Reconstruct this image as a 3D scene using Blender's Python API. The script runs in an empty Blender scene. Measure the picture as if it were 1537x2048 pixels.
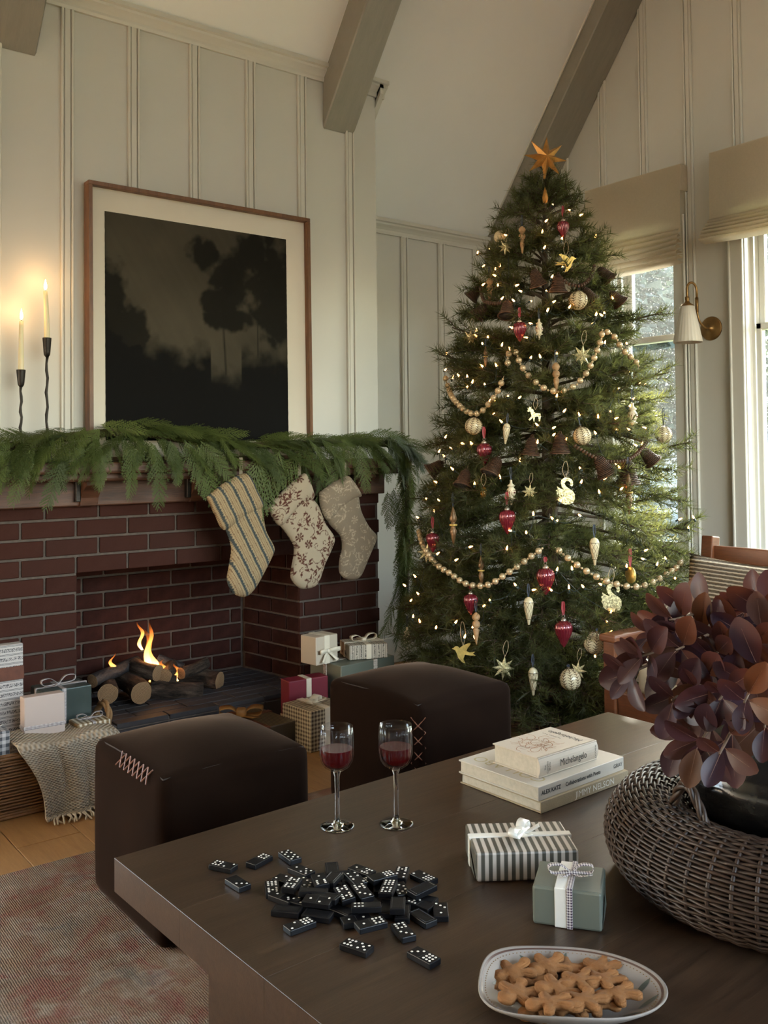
import bpy, bmesh, math, random
import numpy as np
from math import sin, cos, pi, radians, sqrt, atan2
from mathutils import Vector, Matrix, Euler, noise as mnoise

random.seed(7); RNG = np.random.default_rng(7)
scene = bpy.context.scene
COL = scene.collection

# ------------------------------------------------------------------ camera
F_PX, CX, PY = 1860.0, 768.5, 853.0
CAM = np.array([0.0, 0.0, 1.15])
YAW, PITCH, ROLL = radians(-37.9), radians(1.7), radians(-0.55)
_f = np.array([-sin(YAW)*cos(PITCH), cos(YAW)*cos(PITCH), sin(PITCH)])
_r = np.array([cos(YAW), sin(YAW), 0.0]); _u = np.cross(_r, _f)
CR = _r*cos(ROLL)+_u*sin(ROLL); CU = -_r*sin(ROLL)+_u*cos(ROLL); CF = _f
cam_d = bpy.data.cameras.new('camera'); cam = bpy.data.objects.new('camera', cam_d); COL.objects.link(cam)
cam_d.sensor_fit = 'AUTO'; cam_d.sensor_width = 36.0; cam_d.lens = F_PX*36/2048
cam_d.shift_y = -(1024-PY)/2048; cam_d.clip_start = 0.05; cam_d.clip_end = 200
M = Matrix.Identity(4)
for i in range(3):
    M[i][0] = CR[i]; M[i][1] = CU[i]; M[i][2] = -CF[i]; M[i][3] = CAM[i]
cam.matrix_world = M
scene.camera = cam
def ray(x, y): return CF + CR*(x-CX)/F_PX - CU*(y-PY)/F_PX
def at(x, y, ax, v):
    """photo measurement -> point in the room on the plane axis=v"""
    d = ray(x, y); return Vector(CAM + d*((v-CAM[ax])/d[ax]))

# ------------------------------------------------------------------ view, world, sun
vs = scene.view_settings
scene.display_settings.display_device = 'sRGB'
vs.view_transform = 'Standard'; vs.look = 'None'; vs.gamma = 1.0; vs.use_curve_mapping = False
vs.exposure = 0.44
cy = scene.cycles
cy.use_denoising = True
cy.max_bounces = 6; cy.diffuse_bounces = 4; cy.glossy_bounces = 3; cy.transmission_bounces = 6; cy.transparent_max_bounces = 10
cy.use_adaptive_sampling = True; cy.adaptive_threshold = 0.045
cy.sample_clamp_indirect = 4.0; cy.caustics_reflective = False; cy.caustics_refractive = False
w = bpy.data.worlds.new('world'); scene.world = w; w.use_nodes = True
wn = w.node_tree; bg = wn.nodes['Background']
sky = wn.nodes.new('ShaderNodeTexSky'); sky.sky_type = 'NISHITA'; sky.sun_disc = False
sky.sun_elevation = radians(36); sky.sun_rotation = radians(55); sky.air_density = 1.6; sky.dust_density = 3.0
hs = wn.nodes.new('ShaderNodeHueSaturation'); hs.inputs['Saturation'].default_value = 0.78
wn.links.new(sky.outputs[0], hs.inputs['Color']); wn.links.new(hs.outputs[0], bg.inputs['Color'])
bg.inputs['Strength'].default_value = 4.1
sun_d = bpy.data.lights.new('sun', 'SUN'); sun = bpy.data.objects.new('sun', sun_d); COL.objects.link(sun)
sun_d.energy = 32.0; sun_d.angle = radians(1.5); sun_d.color = (1.0, 0.90, 0.75)
SUNDIR = Vector((cos(radians(36))*cos(radians(32)), cos(radians(36))*sin(radians(32)), sin(radians(36))))
sun.rotation_euler = SUNDIR.to_track_quat('Z', 'Y').to_euler(); sun.location = (9, 7, 6)
def portal(name, loc, rot, sx, sy):
    d = bpy.data.lights.new(name, 'AREA'); d.shape = 'RECTANGLE'; d.size = sx; d.size_y = sy; d.cycles.is_portal = True
    o = bpy.data.objects.new(name, d); COL.objects.link(o); o.location = loc; o.rotation_euler = rot
XW, YB, YC, SL = 4.20, 4.06, 3.66, 1.3333          # gable wall, eave wall, chimney face, roof slope
def ceil_z(y): return 2.956 - SL*(y-YC)
YR = 0.9                                            # ridge
WINS = [(2.885, 3.30, 0.62, 2.30), (1.75, 2.50, 0.62, 2.30), (0.70, 1.45, 0.75, 2.30)]
for i, (a, b, c, d) in enumerate(WINS):
    portal('daylight_portal', (XW+0.16, (a+b)/2, (c+d)/2), (0, radians(90), 0), d-c, b-a)
REARWIN = (0.2, 4.0, 1.15, 2.45)                    # unseen window behind the camera, placed high for fill light
portal('daylight_portal', ((REARWIN[0]+REARWIN[1])/2, -2.38, (REARWIN[2]+REARWIN[3])/2), (radians(90), 0, 0), REARWIN[1]-REARWIN[0], REARWIN[3]-REARWIN[2])
ZRDG = ceil_z(YR); RS = (ZRDG-2.5)/(YR+2.36)        # rear roof slope; long unseen opening added to let in fill light
FILL_GAP = (0.6, 3.8, -1.75, -1.55)
_ym = (FILL_GAP[2]+FILL_GAP[3])/2
portal('daylight_portal', ((FILL_GAP[0]+FILL_GAP[1])/2, _ym-0.2, 2.5+(_ym+2.36)*RS+0.25), (math.atan(RS), 0, 0), FILL_GAP[1]-FILL_GAP[0], (FILL_GAP[3]-FILL_GAP[2])*sqrt(1+RS*RS))

# ------------------------------------------------------------------ helpers
def tag(o, label=None, cat=None, group=None, kind=None):
    if label: o['label'] = label
    if cat: o['category'] = cat
    if group: o['group'] = group
    if kind: o['kind'] = kind
    return o
def empty(name, loc=(0, 0, 0), rz=0, label=None, cat=None, group=None, kind=None):
    o = bpy.data.objects.new(name, None); COL.objects.link(o)
    o.location = loc; o.rotation_euler = (0, 0, rz); o.empty_display_size = 0.05
    return tag(o, label, cat, group, kind)
def link(name, me, mat=None, parent=None, loc=None, rot=None, scale=None):
    if mat is not None and not me.materials:
        for m_ in (mat if isinstance(mat, (list, tuple)) else [mat]): me.materials.append(m_)
    o = bpy.data.objects.new(name, me); COL.objects.link(o)
    if parent: o.parent = parent
    if loc is not None: o.location = loc
    if rot is not None:
        if isinstance(rot, Matrix): o.rotation_euler = rot.to_euler()
        else: o.rotation_euler = rot
    if scale is not None: o.scale = (scale,)*3 if isinstance(scale, (int, float)) else scale
    return o
class MB:
    def __init__(s): s.v = []; s.f = []; s.m = []; s.uv = None
    def add(s, vs_, fs, mi=0, M_=None):
        n = len(s.v)
        if M_ is not None: vs_ = [M_ @ Vector(p) for p in vs_]
        s.v.extend([tuple(p) for p in vs_]); s.f.extend([tuple(i+n for i in f) for f in fs]); s.m.extend([mi]*len(fs)); return s
    def box(s, x0, x1, y0, y1, z0, z1, mi=0, M_=None):
        return s.add([(x0,y0,z0),(x1,y0,z0),(x1,y1,z0),(x0,y1,z0),(x0,y0,z1),(x1,y0,z1),(x1,y1,z1),(x0,y1,z1)],
                     [(3,2,1,0),(4,5,6,7),(0,1,5,4),(1,2,6,5),(2,3,7,6),(3,0,4,7)], mi, M_)
    def rbox(s, x0, x1, y0, y1, z0, z1, r, seg=2, mi=0, M_=None):
        bm = bmesh.new(); bmesh.ops.create_cube(bm, size=1)
        for v in bm.verts: v.co = ((x0+x1)/2+v.co.x*(x1-x0), (y0+y1)/2+v.co.y*(y1-y0), (z0+z1)/2+v.co.z*(z1-z0))
        bmesh.ops.bevel(bm, geom=bm.edges[:], offset=r, segments=seg, profile=0.5, affect='EDGES')
        bm.verts.index_update()
        s.add([v.co.copy() for v in bm.verts], [[v.index for v in f.verts] for f in bm.faces], mi, M_); bm.free(); return s
    def tube(s, pts, rad, n=6, closed=False, cap=True, mi=0, M_=None):
        P = [Vector(p) for p in pts]; k = len(P)
        if not hasattr(rad, '__len__'): rad = [rad]*k
        vs_, fs = [], []; ref = None
        for i in range(k):
            a = P[i-1] if (i or closed) else P[0]; b = P[(i+1) % k] if (i < k-1 or closed) else P[-1]
            t = (b-a); t = t.normalized() if t.length > 1e-9 else Vector((0, 0, 1))
            if ref is None:
                ref = Vector((0, 0, 1)) if abs(t.z) < 0.9 else Vector((1, 0, 0))
            ref = (ref - t*ref.dot(t)); ref = ref.normalized() if ref.length > 1e-6 else t.orthogonal().normalized()
            q = t.cross(ref)
            for j in range(n):
                an = 2*pi*j/n; vs_.append(P[i] + (ref*cos(an)+q*sin(an))*rad[i])
        for i in range(k if closed else k-1):
            i2 = (i+1) % k
            for j in range(n):
                j2 = (j+1) % n; fs.append((i*n+j, i*n+j2, i2*n+j2, i2*n+j))
        if cap and not closed: fs.append(tuple(range(n-1, -1, -1))); fs.append(tuple((k-1)*n+j for j in range(n)))
        return s.add(vs_, fs, mi, M_)
    def lathe(s, prof, n=24, mi=0, M_=None, wob=None):
        vs_, fs = [], []; k = len(prof)
        for (r, z) in prof:
            for j in range(n):
                a = 2*pi*j/n; rr = r*(1+(wob(a) if wob else 0)); vs_.append((rr*cos(a), rr*sin(a), z))
        for i in range(k-1):
            for j in range(n):
                j2 = (j+1) % n; fs.append((i*n+j, i*n+j2, (i+1)*n+j2, (i+1)*n+j))
        if prof[0][0] > 1e-4: fs.append(tuple(range(n-1, -1, -1)))
        if prof[-1][0] > 1e-4: fs.append(tuple((k-1)*n+j for j in range(n)))
        return s.add(vs_, fs, mi, M_)
    def prism(s, out, y0, y1, mi=0, M_=None):
        """outline in XZ extruded along Y"""
        n = len(out); vs_ = [(x, y0, z) for x, z in out]+[(x, y1, z) for x, z in out]
        fs = [tuple(range(n)), tuple(range(2*n-1, n-1, -1))]+[(i, i+n, (i+1) % n+n, (i+1) % n) for i in range(n)]
        return s.add(vs_, fs, mi, M_)
    def grid(s, fn, nu, nv, mi=0, M_=None, closeu=False):
        vs_ = [fn(i/(nu if closeu else nu-1), j/(nv-1)) for i in range(nu) for j in range(nv)]
        fs = [(i*nv+j, ((i+1) % nu)*nv+j, ((i+1) % nu)*nv+j+1, i*nv+j+1) for i in range(nu if closeu else nu-1) for j in range(nv-1)]
        return s.add(vs_, fs, mi, M_)
    def sphere(s, c, r, nu=12, nv=8, mi=0, M_=None, sc=(1, 1, 1)):
        pr = [(max(sin(pi*i/nv), 0)*r, -cos(pi*i/nv)*r) for i in range(nv+1)]; pr[0] = (1e-5, -r); pr[-1] = (1e-5, r)
        M2 = Matrix.Translation(c) @ Matrix.Diagonal((*sc, 1))
        return s.lathe(pr, nu, mi, (M_ @ M2) if M_ is not None else M2)
    def mesh(s, name, smooth=False, fix=True, auto=None):
        me = bpy.data.meshes.new(name); me.from_pydata(s.v, [], s.f); me.update()
        if len(set(s.m)) > 1: me.polygons.foreach_set('material_index', s.m)
        if fix:
            bm = bmesh.new(); bm.from_mesh(me); bmesh.ops.remove_doubles(bm, verts=bm.verts, dist=1e-6); bmesh.ops.recalc_face_normals(bm, faces=bm.faces)
            if auto is not None:
                for e in bm.edges:
                    if len(e.link_faces) == 2 and e.calc_face_angle(0) > auto: e.smooth = False
            bm.to_mesh(me); bm.free()
        if smooth or auto is not None: me.polygons.foreach_set('use_smooth', [True]*len(me.polygons))
        return me
    def build(s, name, mat, parent=None, smooth=False, loc=None, rot=None, scale=None, fix=True, auto=None):
        return link(name, s.mesh(name, smooth, fix, auto), mat, parent, loc, rot, scale)
def TR(x, y, z): return Matrix.Translation((x, y, z))
def RZ(a): return Matrix.Rotation(a, 4, 'Z')
def RX(a): return Matrix.Rotation(a, 4, 'X')
def RY(a): return Matrix.Rotation(a, 4, 'Y')
def fbm(x, y, z=0.0, o=4):
    v = 0; a = 0.5
    for _ in range(o): v += a*mnoise.noise(Vector((x, y, z))); x *= 2; y *= 2; z *= 2; a *= 0.5
    return v
def copy_tree(o, parent=None):
    c = o.copy(); COL.objects.link(c); c.parent = parent
    for ch in list(o.children): copy_tree(ch, c)
    return c
def catmull(P, k=8):
    P = [Vector(p) for p in P]; out = []
    for i in range(len(P)-1):
        a = P[max(i-1, 0)]; b = P[i]; c = P[i+1]; d = P[min(i+2, len(P)-1)]
        for j in range(k):
            t = j/k; out.append(0.5*((2*b)+(c-a)*t+(2*a-5*b+4*c-d)*t*t+(3*b-a-3*c+d)*t**3))
    return out+[P[-1]]

# ------------------------------------------------------------------ materials
def S(*c):  # sRGB 0-255 -> linear rgba
    o = [((x/255)/12.92 if x/255 <= 0.04045 else ((x/255+0.055)/1.055)**2.4) for x in c]; return (*o, 1.0)
class NM:
    def __init__(s, name, rough=0.6, metal=0.0, spec=0.5):
        s.m = bpy.data.materials.new(name); s.m.use_nodes = True; s.t = s.m.node_tree; s.b = s.t.nodes['Principled BSDF']; s.o = s.t.nodes['Material Output']
        s.b.inputs['Roughness'].default_value = rough; s.b.inputs['Metallic'].default_value = metal; s.b.inputs['Specular IOR Level'].default_value = spec
    def n(s, ty, ins=None, **props):
        nd = s.t.nodes.new('ShaderNode'+ty)
        for k, v in props.items(): setattr(nd, k, v)
        for k, v in (ins or {}).items(): s.set(nd.inputs[k], v)
        return nd
    def set(s, sock, v):
        if isinstance(v, bpy.types.Node): v = v.outputs[0]
        if isinstance(v, bpy.types.NodeSocket): s.t.links.new(v, sock)
        else: sock.default_value = v
    def base(s, v): s.set(s.b.inputs['Base Color'], v); return s
    def math(s, op, a, b=None, clamp=False):
        nd = s.n('Math', operation=op, use_clamp=clamp); s.set(nd.inputs[0], a)
        if b is not None: s.set(nd.inputs[1], b)
        return nd.outputs[0]
    def mix(s, f, a, b):
        nd = s.n('Mix', data_type='RGBA'); s.set(nd.inputs[0], f); s.set(nd.inputs[6], a); s.set(nd.inputs[7], b); return nd.outputs[2]
    def coord(s, which='Object', scale=(1, 1, 1), rot=(0, 0, 0), loc=(0, 0, 0)):
        tc = s.n('TexCoord'); mp = s.n('Mapping', {'Scale': scale, 'Rotation': rot, 'Location': loc}); s.t.links.new(tc.outputs[which], mp.inputs[0]); return mp.outputs[0]
    def noise(s, vec, scale=5, detail=4, rough=0.55, dist=0.0):
        nd = s.n('TexNoise', {'Scale': scale, 'Detail': detail, 'Roughness': rough, 'Distortion': dist}); s.t.links.new(vec, nd.inputs['Vector']); return nd.outputs[0]
    def ramp(s, fac, stops):
        nd = s.n('ValToRGB'); cr = nd.color_ramp
        while len(cr.elements) < len(stops): cr.elements.new(0.5)
        for e, (p, c) in zip(cr.elements, stops): e.position = p; e.color = c
        s.set(nd.inputs[0], fac); return nd.outputs[0]
    def bump(s, h, strength=0.3, dist=0.01):
        nd = s.n('Bump', {'Strength': strength, 'Distance': dist, 'Height': h}); s.t.links.new(nd.outputs[0], s.b.inputs['Normal']); return s
    def sep(s, vec): nd = s.n('SeparateXYZ'); s.t.links.new(vec, nd.inputs[0]); return nd.outputs
def mat_plain(name, c, rough=0.6, metal=0.0, var=0.12, scale=8, spec=0.5, bump=0.0, bscale=60, coord='Object'):
    m = NM(name, rough, metal, spec); co = m.coord(coord)
    nz = m.noise(co, scale, 4)
    lo = tuple(x*(1-var) for x in c[:3])+(1,); hi = tuple(min(x*(1+var), 1) for x in c[:3])+(1,)
    m.base(m.ramp(nz, [(0.3, lo), (0.7, hi)]))
    if bump: m.bump(m.noise(co, bscale, 3), bump, 0.004)
    return m.m
def mat_emit(name, c, strength):
    m = NM(name); m.b.inputs['Base Color'].default_value = c; m.b.inputs['Emission Color'].default_value = c; m.b.inputs['Emission Strength'].default_value = strength
    co = m.coord(); return m.m
def mat_wood(name, dark, light, scale=(1, 12, 12), rough=0.5, bump=0.15, spec=0.4, nsc=4.0, coord='Object'):
    m = NM(name, rough, 0, spec); co = m.coord(coord, scale)
    a = m.noise(co, nsc, 6, 0.6, 0.6); b = m.noise(m.coord(coord, tuple(x*6 for x in scale)), nsc, 3, 0.6)
    f = m.math('ADD', m.math('MULTIPLY', a, 0.65), m.math('MULTIPLY', b, 0.35))
    m.base(m.ramp(f, [(0.32, dark), (0.68, light)]))
    m.bump(f, bump, 0.004); return m.m
def mat_vcol(name, rough=0.8, bump=0.0, bscale=200, spec=0.3):
    m = NM(name, rough, 0, spec); at_ = m.n('VertexColor', layer_name='Col'); co = m.coord(); nz = m.noise(co, 40, 3)
    m.base(m.mix(m.math('MULTIPLY', nz, 0.12), at_.outputs[0], (0.02, 0.02, 0.02, 1)))
    if bump: m.bump(m.noise(co, bscale, 2), bump, 0.002)
    return m.m
def set_vcol(me, fn):
    ca = me.color_attributes.new('Col', 'FLOAT_COLOR', 'POINT'); n = len(me.vertices)
    co = np.empty(n*3); me.vertices.foreach_get('co', co); c = fn(co.reshape(-1, 3))
    ca.data.foreach_set('color', np.c_[c, np.ones(n)].astype(np.float32).ravel())
# ================================================================== SETTING
m_wall = mat_plain('wall_paint', (0.575, 0.55, 0.495, 1), 0.55, var=0.03, scale=2)
m_trim = mat_plain('trim_paint', (0.595, 0.565, 0.50, 1), 0.45, var=0.02, scale=3)
m_ceil = mat_plain('ceiling_paint', (0.83, 0.815, 0.785, 1), 0.8, var=0.02, scale=2)
m_white = mat_plain('window_paint', (0.78, 0.76, 0.70, 1), 0.4, var=0.02, scale=3)
m_beam = mat_wood('beam_paint', (0.20, 0.18, 0.145, 1), (0.24, 0.215, 0.175, 1), (6, 1, 1), 0.42, 0.25, 0.5, 5)
m_floorw = mat_wood('oak_floor', (0.22, 0.105, 0.035, 1), (0.33, 0.175, 0.065, 1), (10, 1, 10), 0.42, 0.05, 0.5, 3)
m_dark = mat_plain('dark_gap', (0.03, 0.02, 0.012, 1), 0.8)

def struct(mb, name, mat, parent=None, **k):
    o = mb.build(name, mat, parent, **k)
    if parent is None: o['kind'] = 'structure'
    return o
# floor with planks where it shows
fl = struct(MB().box(-2.2, XW+0.15, -2.2, YB+0.2, -0.12, -0.012), 'floor', m_floorw)
pw = 0.19; x = -2.2; k = 0
while x < XW-0.01:
    x2 = min(x+pw, XW)
    cuts = [-2.2, -0.4+0.5*((k*7) % 3), 1.3+0.37*((k*5) % 4), 2.86+0.33*((k*3) % 4), YB]
    for a, b in zip(cuts, cuts[1:]):
        if b > 2.3: MB().rbox(x+0.0012, x2-0.0012, a+0.0012, b-0.0012, -0.014, 0.0, 0.0012, 1).build('plank', m_floorw, fl)
        else: pass
    x = x2; k += 1
fm = MB().box(-2.2, XW, -2.2, 2.9, -0.013, -0.003); fm.build('subfloor', m_floorw, fl)

# gable wall with windows (X = XW)
WT = 0.15
def gable_panels():
    mb = MB(); ys = sorted({-2.2, YB+0.2, *[q for w_ in WINS for q in w_[:2]]})
    for a, b in zip(ys, ys[1:]):
        op = [w_ for w_ in WINS if abs(w_[0]-a) < 1e-6]
        if op:
            mb.box(XW, XW+WT, a, b, -0.1, op[0][2]); mb.box(XW, XW+WT, a, b, op[0][3], 6.8)
        else: mb.box(XW, XW+WT, a, b, -0.1, 6.8)
    return mb
wall_r = struct(gable_panels(), 'wall_right', m_wall)
def batten(parent, mat, p0, axis, z0, z1, w_=0.052, t=0.014):
    """flat batten with a bead on both edges; p0 = centre on the wall; axis 'x' wall faces -Y, 'y' wall faces -X"""
    mb = MB()
    for (a, b, tt) in ((-w_/2, -w_/2+0.011, t), (-w_/2+0.013, w_/2-0.013, t*0.8), (w_/2-0.011, w_/2, t)):
        if axis == 'x': mb.rbox(p0[0]+a, p0[0]+b, p0[1]-tt, p0[1]+0.004, z0, z1, 0.003, 1)
        else: mb.rbox(p0[0]-tt, p0[0]+0.004, p0[1]+a, p0[1]+b, z0, z1, 0.003, 1)
    return mb.build('batten', mat, parent)
for i in range(12):
    y = 3.905 - 0.2785*i
    if y < 0.6: break
    z0 = 0.12
    for (a, b, c, d) in WINS:
        if a-0.08 < y < b+0.08: z0 = d+0.10
    batten(wall_r, m_trim, (XW, y), 'y', z0, min(ceil_z(y)-0.12, 5.5))
# eave wall behind tree and chimney breast
wall_b = struct(MB().box(2.80, XW, YB, YB+0.15, -0.1, 2.6), 'wall_back', m_wall)
for i in range(4): batten(wall_b, m_trim, (3.035+0.2775*i, YB), 'x', 0.14, 2.40)
wall_l = struct(MB().box(-2.35, -2.2, -2.2, YB+0.2, -0.1, 6.8), 'wall_left', m_wall)
rw = REARWIN; mbx = MB()
mbx.box(-2.2, rw[0], -2.35, -2.2, -0.1, 2.7).box(rw[1], XW, -2.35, -2.2, -0.1, 2.7).box(rw[0], rw[1], -2.35, -2.2, -0.1, rw[2]).box(rw[0], rw[1], -2.35, -2.2, rw[3], 2.7)
wall_f = struct(mbx, 'wall_front', m_wall)
CHX0, CHX1 = -0.2, 2.812
ch = struct(MB().box(CHX0, CHX1, YC, YC+0.40, 1.05, 3.10), 'wall_chimney', m_wall)
for i in range(8):
    bx = 2.6485-0.2771*i
    batten(ch, m_trim, (bx, YC), 'x', 1.10, 2.94)
# sloping ceiling
def slope_slab(y0, y1, t=0.12):
    z0, z1 = ceil_z(y0), ceil_z(y1)
    return MB().add([(-2.35, y0, z0), (XW+0.15, y0, z0), (XW+0.15, y1, z1), (-2.35, y1, z1),
                     (-2.35, y0, z0+t*1.6), (XW+0.15, y0, z0+t*1.6), (XW+0.15, y1, z1+t*1.6), (-2.35, y1, z1+t*1.6)],
                    [(3,2,1,0),(4,5,6,7),(0,1,5,4),(1,2,6,5),(2,3,7,6),(3,0,4,7)])
ce = struct(slope_slab(YB+0.02, YR), 'ceiling', m_ceil)
def rear_slab(x0, x1, y0, y1):
    z0, z1 = 2.5+(y0+2.36)*RS, 2.5+(y1+2.36)*RS
    return MB().add([(x0, y0, z0), (x1, y0, z0), (x1, y1, z1), (x0, y1, z1), (x0, y0, z0+0.2), (x1, y0, z0+0.2), (x1, y1, z1+0.2), (x0, y1, z1+0.2)], [(3,2,1,0),(4,5,6,7),(0,1,5,4),(1,2,6,5),(2,3,7,6),(3,0,4,7)])
for q in ((-2.35, XW+0.15, -2.36, FILL_GAP[2]), (-2.35, XW+0.15, FILL_GAP[3], YR), (-2.35, FILL_GAP[0], FILL_GAP[2], FILL_GAP[3]), (FILL_GAP[1], XW+0.15, FILL_GAP[2], FILL_GAP[3])): rear_slab(*q).build('ceiling_panel', m_ceil, ce)
# crown mouldings (profile swept along X)
def crown(name, xa, xb, y, z):
    prof = [(0, 0), (-0.012, 0.0), (-0.016, 0.012), (-0.016, 0.022), (-0.026, 0.034), (-0.04, 0.046), (-0.042, 0.056), (-0.055, 0.060), (-0.055, 0.078), (0.01, 0.078), (0.01, 0)]
    n = len(prof); mb = MB()
    mb.add([(xa, y+p, z+q) for p, q in prof]+[(xb, y+p, z+q) for p, q in prof],
           [tuple(range(n)), tuple(range(2*n-1, n-1, -1))]+[(i, (i+1) % n, (i+1) % n+n, i+n) for i in range(n)])
    return struct(mb, name, m_trim)
crown('trim_1', 1.14, 2.495, YC, 2.937)
crown('trim_2', 2.672, CHX1+0.05, YC, 2.937)
crown('trim_3', CHX1, 3.949, YB, 2.375)
crown('trim_6', CHX0, 0.965, YC, 2.937)
# crown return down the side of the chimney breast
mb = MB(); d = Vector((0, 0.4, -0.4*SL)); 
for (a, b, h0, h1) in ((0.0, 0.02, -0.075, -0.02), (0.0, 0.035, -0.045, -0.0), (0.0, 0.05, -0.02, 0.0)):
    p0 = [(CHX1+a, YC-0.045, 3.02+h0), (CHX1+b, YC-0.045, 3.02+h0), (CHX1+b, YC-0.045, 3.02+h1), (CHX1+a, YC-0.045, 3.02+h1)]
    mb.add(p0+[tuple(Vector(p)+Vector((0, 0.44, -0.44*SL))) for p in p0], [(0,1,2,3),(7,6,5,4),(0,4,5,1),(1,5,6,2),(2,6,7,3),(3,7,4,0)])
struct(mb, 'trim_4', m_trim)
# baseboards
struct(MB().rbox(CHX1, XW, YB-0.018, YB, 0, 0.14, 0.004, 1), 'baseboard_back', m_trim)
struct(MB().rbox(XW-0.018, XW, 2.5, YB, 0, 0.14, 0.004, 1), 'baseboard_right', m_trim)
# rafters: vertical depth measured under the ceiling
def beam(xa, xb, ytip, dv, name='ceiling_beam', top=YR):
    y1 = top+0.02; mb = MB()
    # tip cut vertically against the wall at ytip
    pts = []
    for xx in (xa, xb):
        pts += [(xx, ytip, ceil_z(ytip)+0.02), (xx, ytip, ceil_z(ytip)-dv), (xx, y1, ceil_z(y1)-dv), (xx, y1, ceil_z(y1)+0.02)]
    mb.add(pts, [(0,1,2,3),(7,6,5,4),(0,4,5,1),(1,5,6,2),(2,6,7,3),(3,7,4,0)])
    me = mb.mesh(name); bm = bmesh.new(); bm.from_mesh(me); bmesh.ops.bevel(bm, geom=bm.edges[:], offset=0.006, segments=1, affect='EDGES'); bm.to_mesh(me); bm.free()
    o = link(name, me, m_beam); o['kind'] = 'structure'; return o
for o, l in ((beam(0.962, 1.142, YC, 0.245), 'painted taupe ceiling beam cut off by the top left corner'),
             (beam(2.494, 2.674, YC, 0.245), 'painted taupe ceiling beam ending above the framed picture'),
             (beam(3.949, XW, YB, 0.155), 'dark taupe ceiling beam running down the gable wall behind the tree')):
    tag(o, l)
# thin pale bead where ceiling meets gable beam
mb = MB(); mb.tube([(3.944, YB-0.05, ceil_z(YB-0.05)-0.004), (3.944, YR, ceil_z(YR)-0.004)], 0.006, 5); struct(mb, 'trim_5', m_trim)

# windows -----------------------------------------------------------
def mat_glass_pane():
    m = NM('window_glass', 0.02); t = m.t
    tr = m.n('BsdfTransparent'); tr.inputs[0].default_value = (0.93, 0.96, 0.95, 1)
    gl = m.n('BsdfGlossy', {'Roughness': 0.03}); df = m.n('BsdfTranslucent'); df.inputs[0].default_value = (0.9, 0.92, 0.92, 1)
    co = m.coord('Object'); sp = m.noise(co, 130, 2, 0.6); f = m.math('MULTIPLY', m.math('GREATER_THAN', sp, 0.66), 0.10)
    f = m.math('ADD', f, 0.008)
    mx = m.n('MixShader'); t.links.new(f, mx.inputs[0]); t.links.new(tr.outputs[0], mx.inputs[1]); t.links.new(df.outputs[0], mx.inputs[2])
    fr = m.n('Fresnel', {'IOR': 1.3}); mx2 = m.n('MixShader'); t.links.new(fr.outputs[0], mx2.inputs[0]); t.links.new(mx.outputs[0], mx2.inputs[1]); t.links.new(gl.outputs[0], mx2.inputs[2])
    t.links.new(mx2.outputs[0], m.o.inputs[0]); return m.m
m_pane = mat_glass_pane()
def window(nm, a, b, c, d, rail, casing=True):
    w_ = empty(nm, (XW, (a+b)/2, c)); w_['kind'] = 'structure'
    L = lambda mb, name, mat: mb.build(name, mat, w_, loc=(-XW, -(a+b)/2, -c))
    g = XW+0.10                                                   # glass line
    mb = MB()                                                     # reveal lining
    mb.box(XW-0.002, XW+WT+0.01, a, a+0.008, c, d).box(XW-0.002, XW+WT+0.01, b-0.008, b, c, d).box(XW-0.002, XW+WT+0.01, a, b, d-0.008, d).box(XW-0.03, XW+WT+0.01, a, b, c, c+0.012)
    L(mb, 'jamb', m_white)
    if casing:
        for (ya, yb, za, zb) in ((a-0.07, a+0.004, c-0.09, d+0.08), (b-0.004, b+0.07, c-0.09, d+0.08), (a, b, d-0.004, d+0.08), (a, b, c-0.09, c+0.0)):
            L(MB().rbox(XW-0.022, XW, ya, yb, za, zb, 0.003, 1).rbox(XW-0.03, XW, ya if yb < (a+b)/2 else yb-0.012, ya+0.012 if yb < (a+b)/2 else yb, za, zb, 0.003, 1), 'casing', m_trim)
        L(MB().rbox(XW-0.05, XW+0.05, a-0.09, b+0.09, c-0.02, c+0.012, 0.006, 2), 'window_sill', m_trim)
    def sash(z0, z1, gx):
        s = 0.032
        f = L(MB().rbox(gx-0.018, gx+0.018, a+0.008, a+0.008+s, z0, z1, 0.004, 1).rbox(gx-0.018, gx+0.018, b-0.008-s, b-0.008, z0, z1, 0.004, 1)
              .rbox(gx-0.018, gx+0.018, a+0.01, b-0.01, z1-s, z1, 0.004, 1).rbox(gx-0.018, gx+0.018, a+0.01, b-0.01, z0, z0+s, 0.004, 1), 'sash', m_white)
        MB().box(gx-0.003, gx+0.003, a+0.03, b-0.03, z0+0.02, z1-0.02).build('pane', m_pane, f)
    sash(c+0.012, rail+0.016, g); sash(rail-0.016, d-0.008, g+0.037)
    mb = MB(); mb.box(XW+0.05, XW+0.062, a+0.008, a+0.024, c, d).box(XW+0.05, XW+0.062, b-0.024, b-0.008, c, d); L(mb, 'stop_bead', m_white)
    return w_
window('window_1', *WINS[0], 1.765); window('window_2', *WINS[1], 1.765); window('window_3', *WINS[2], 2.0, True)
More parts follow.
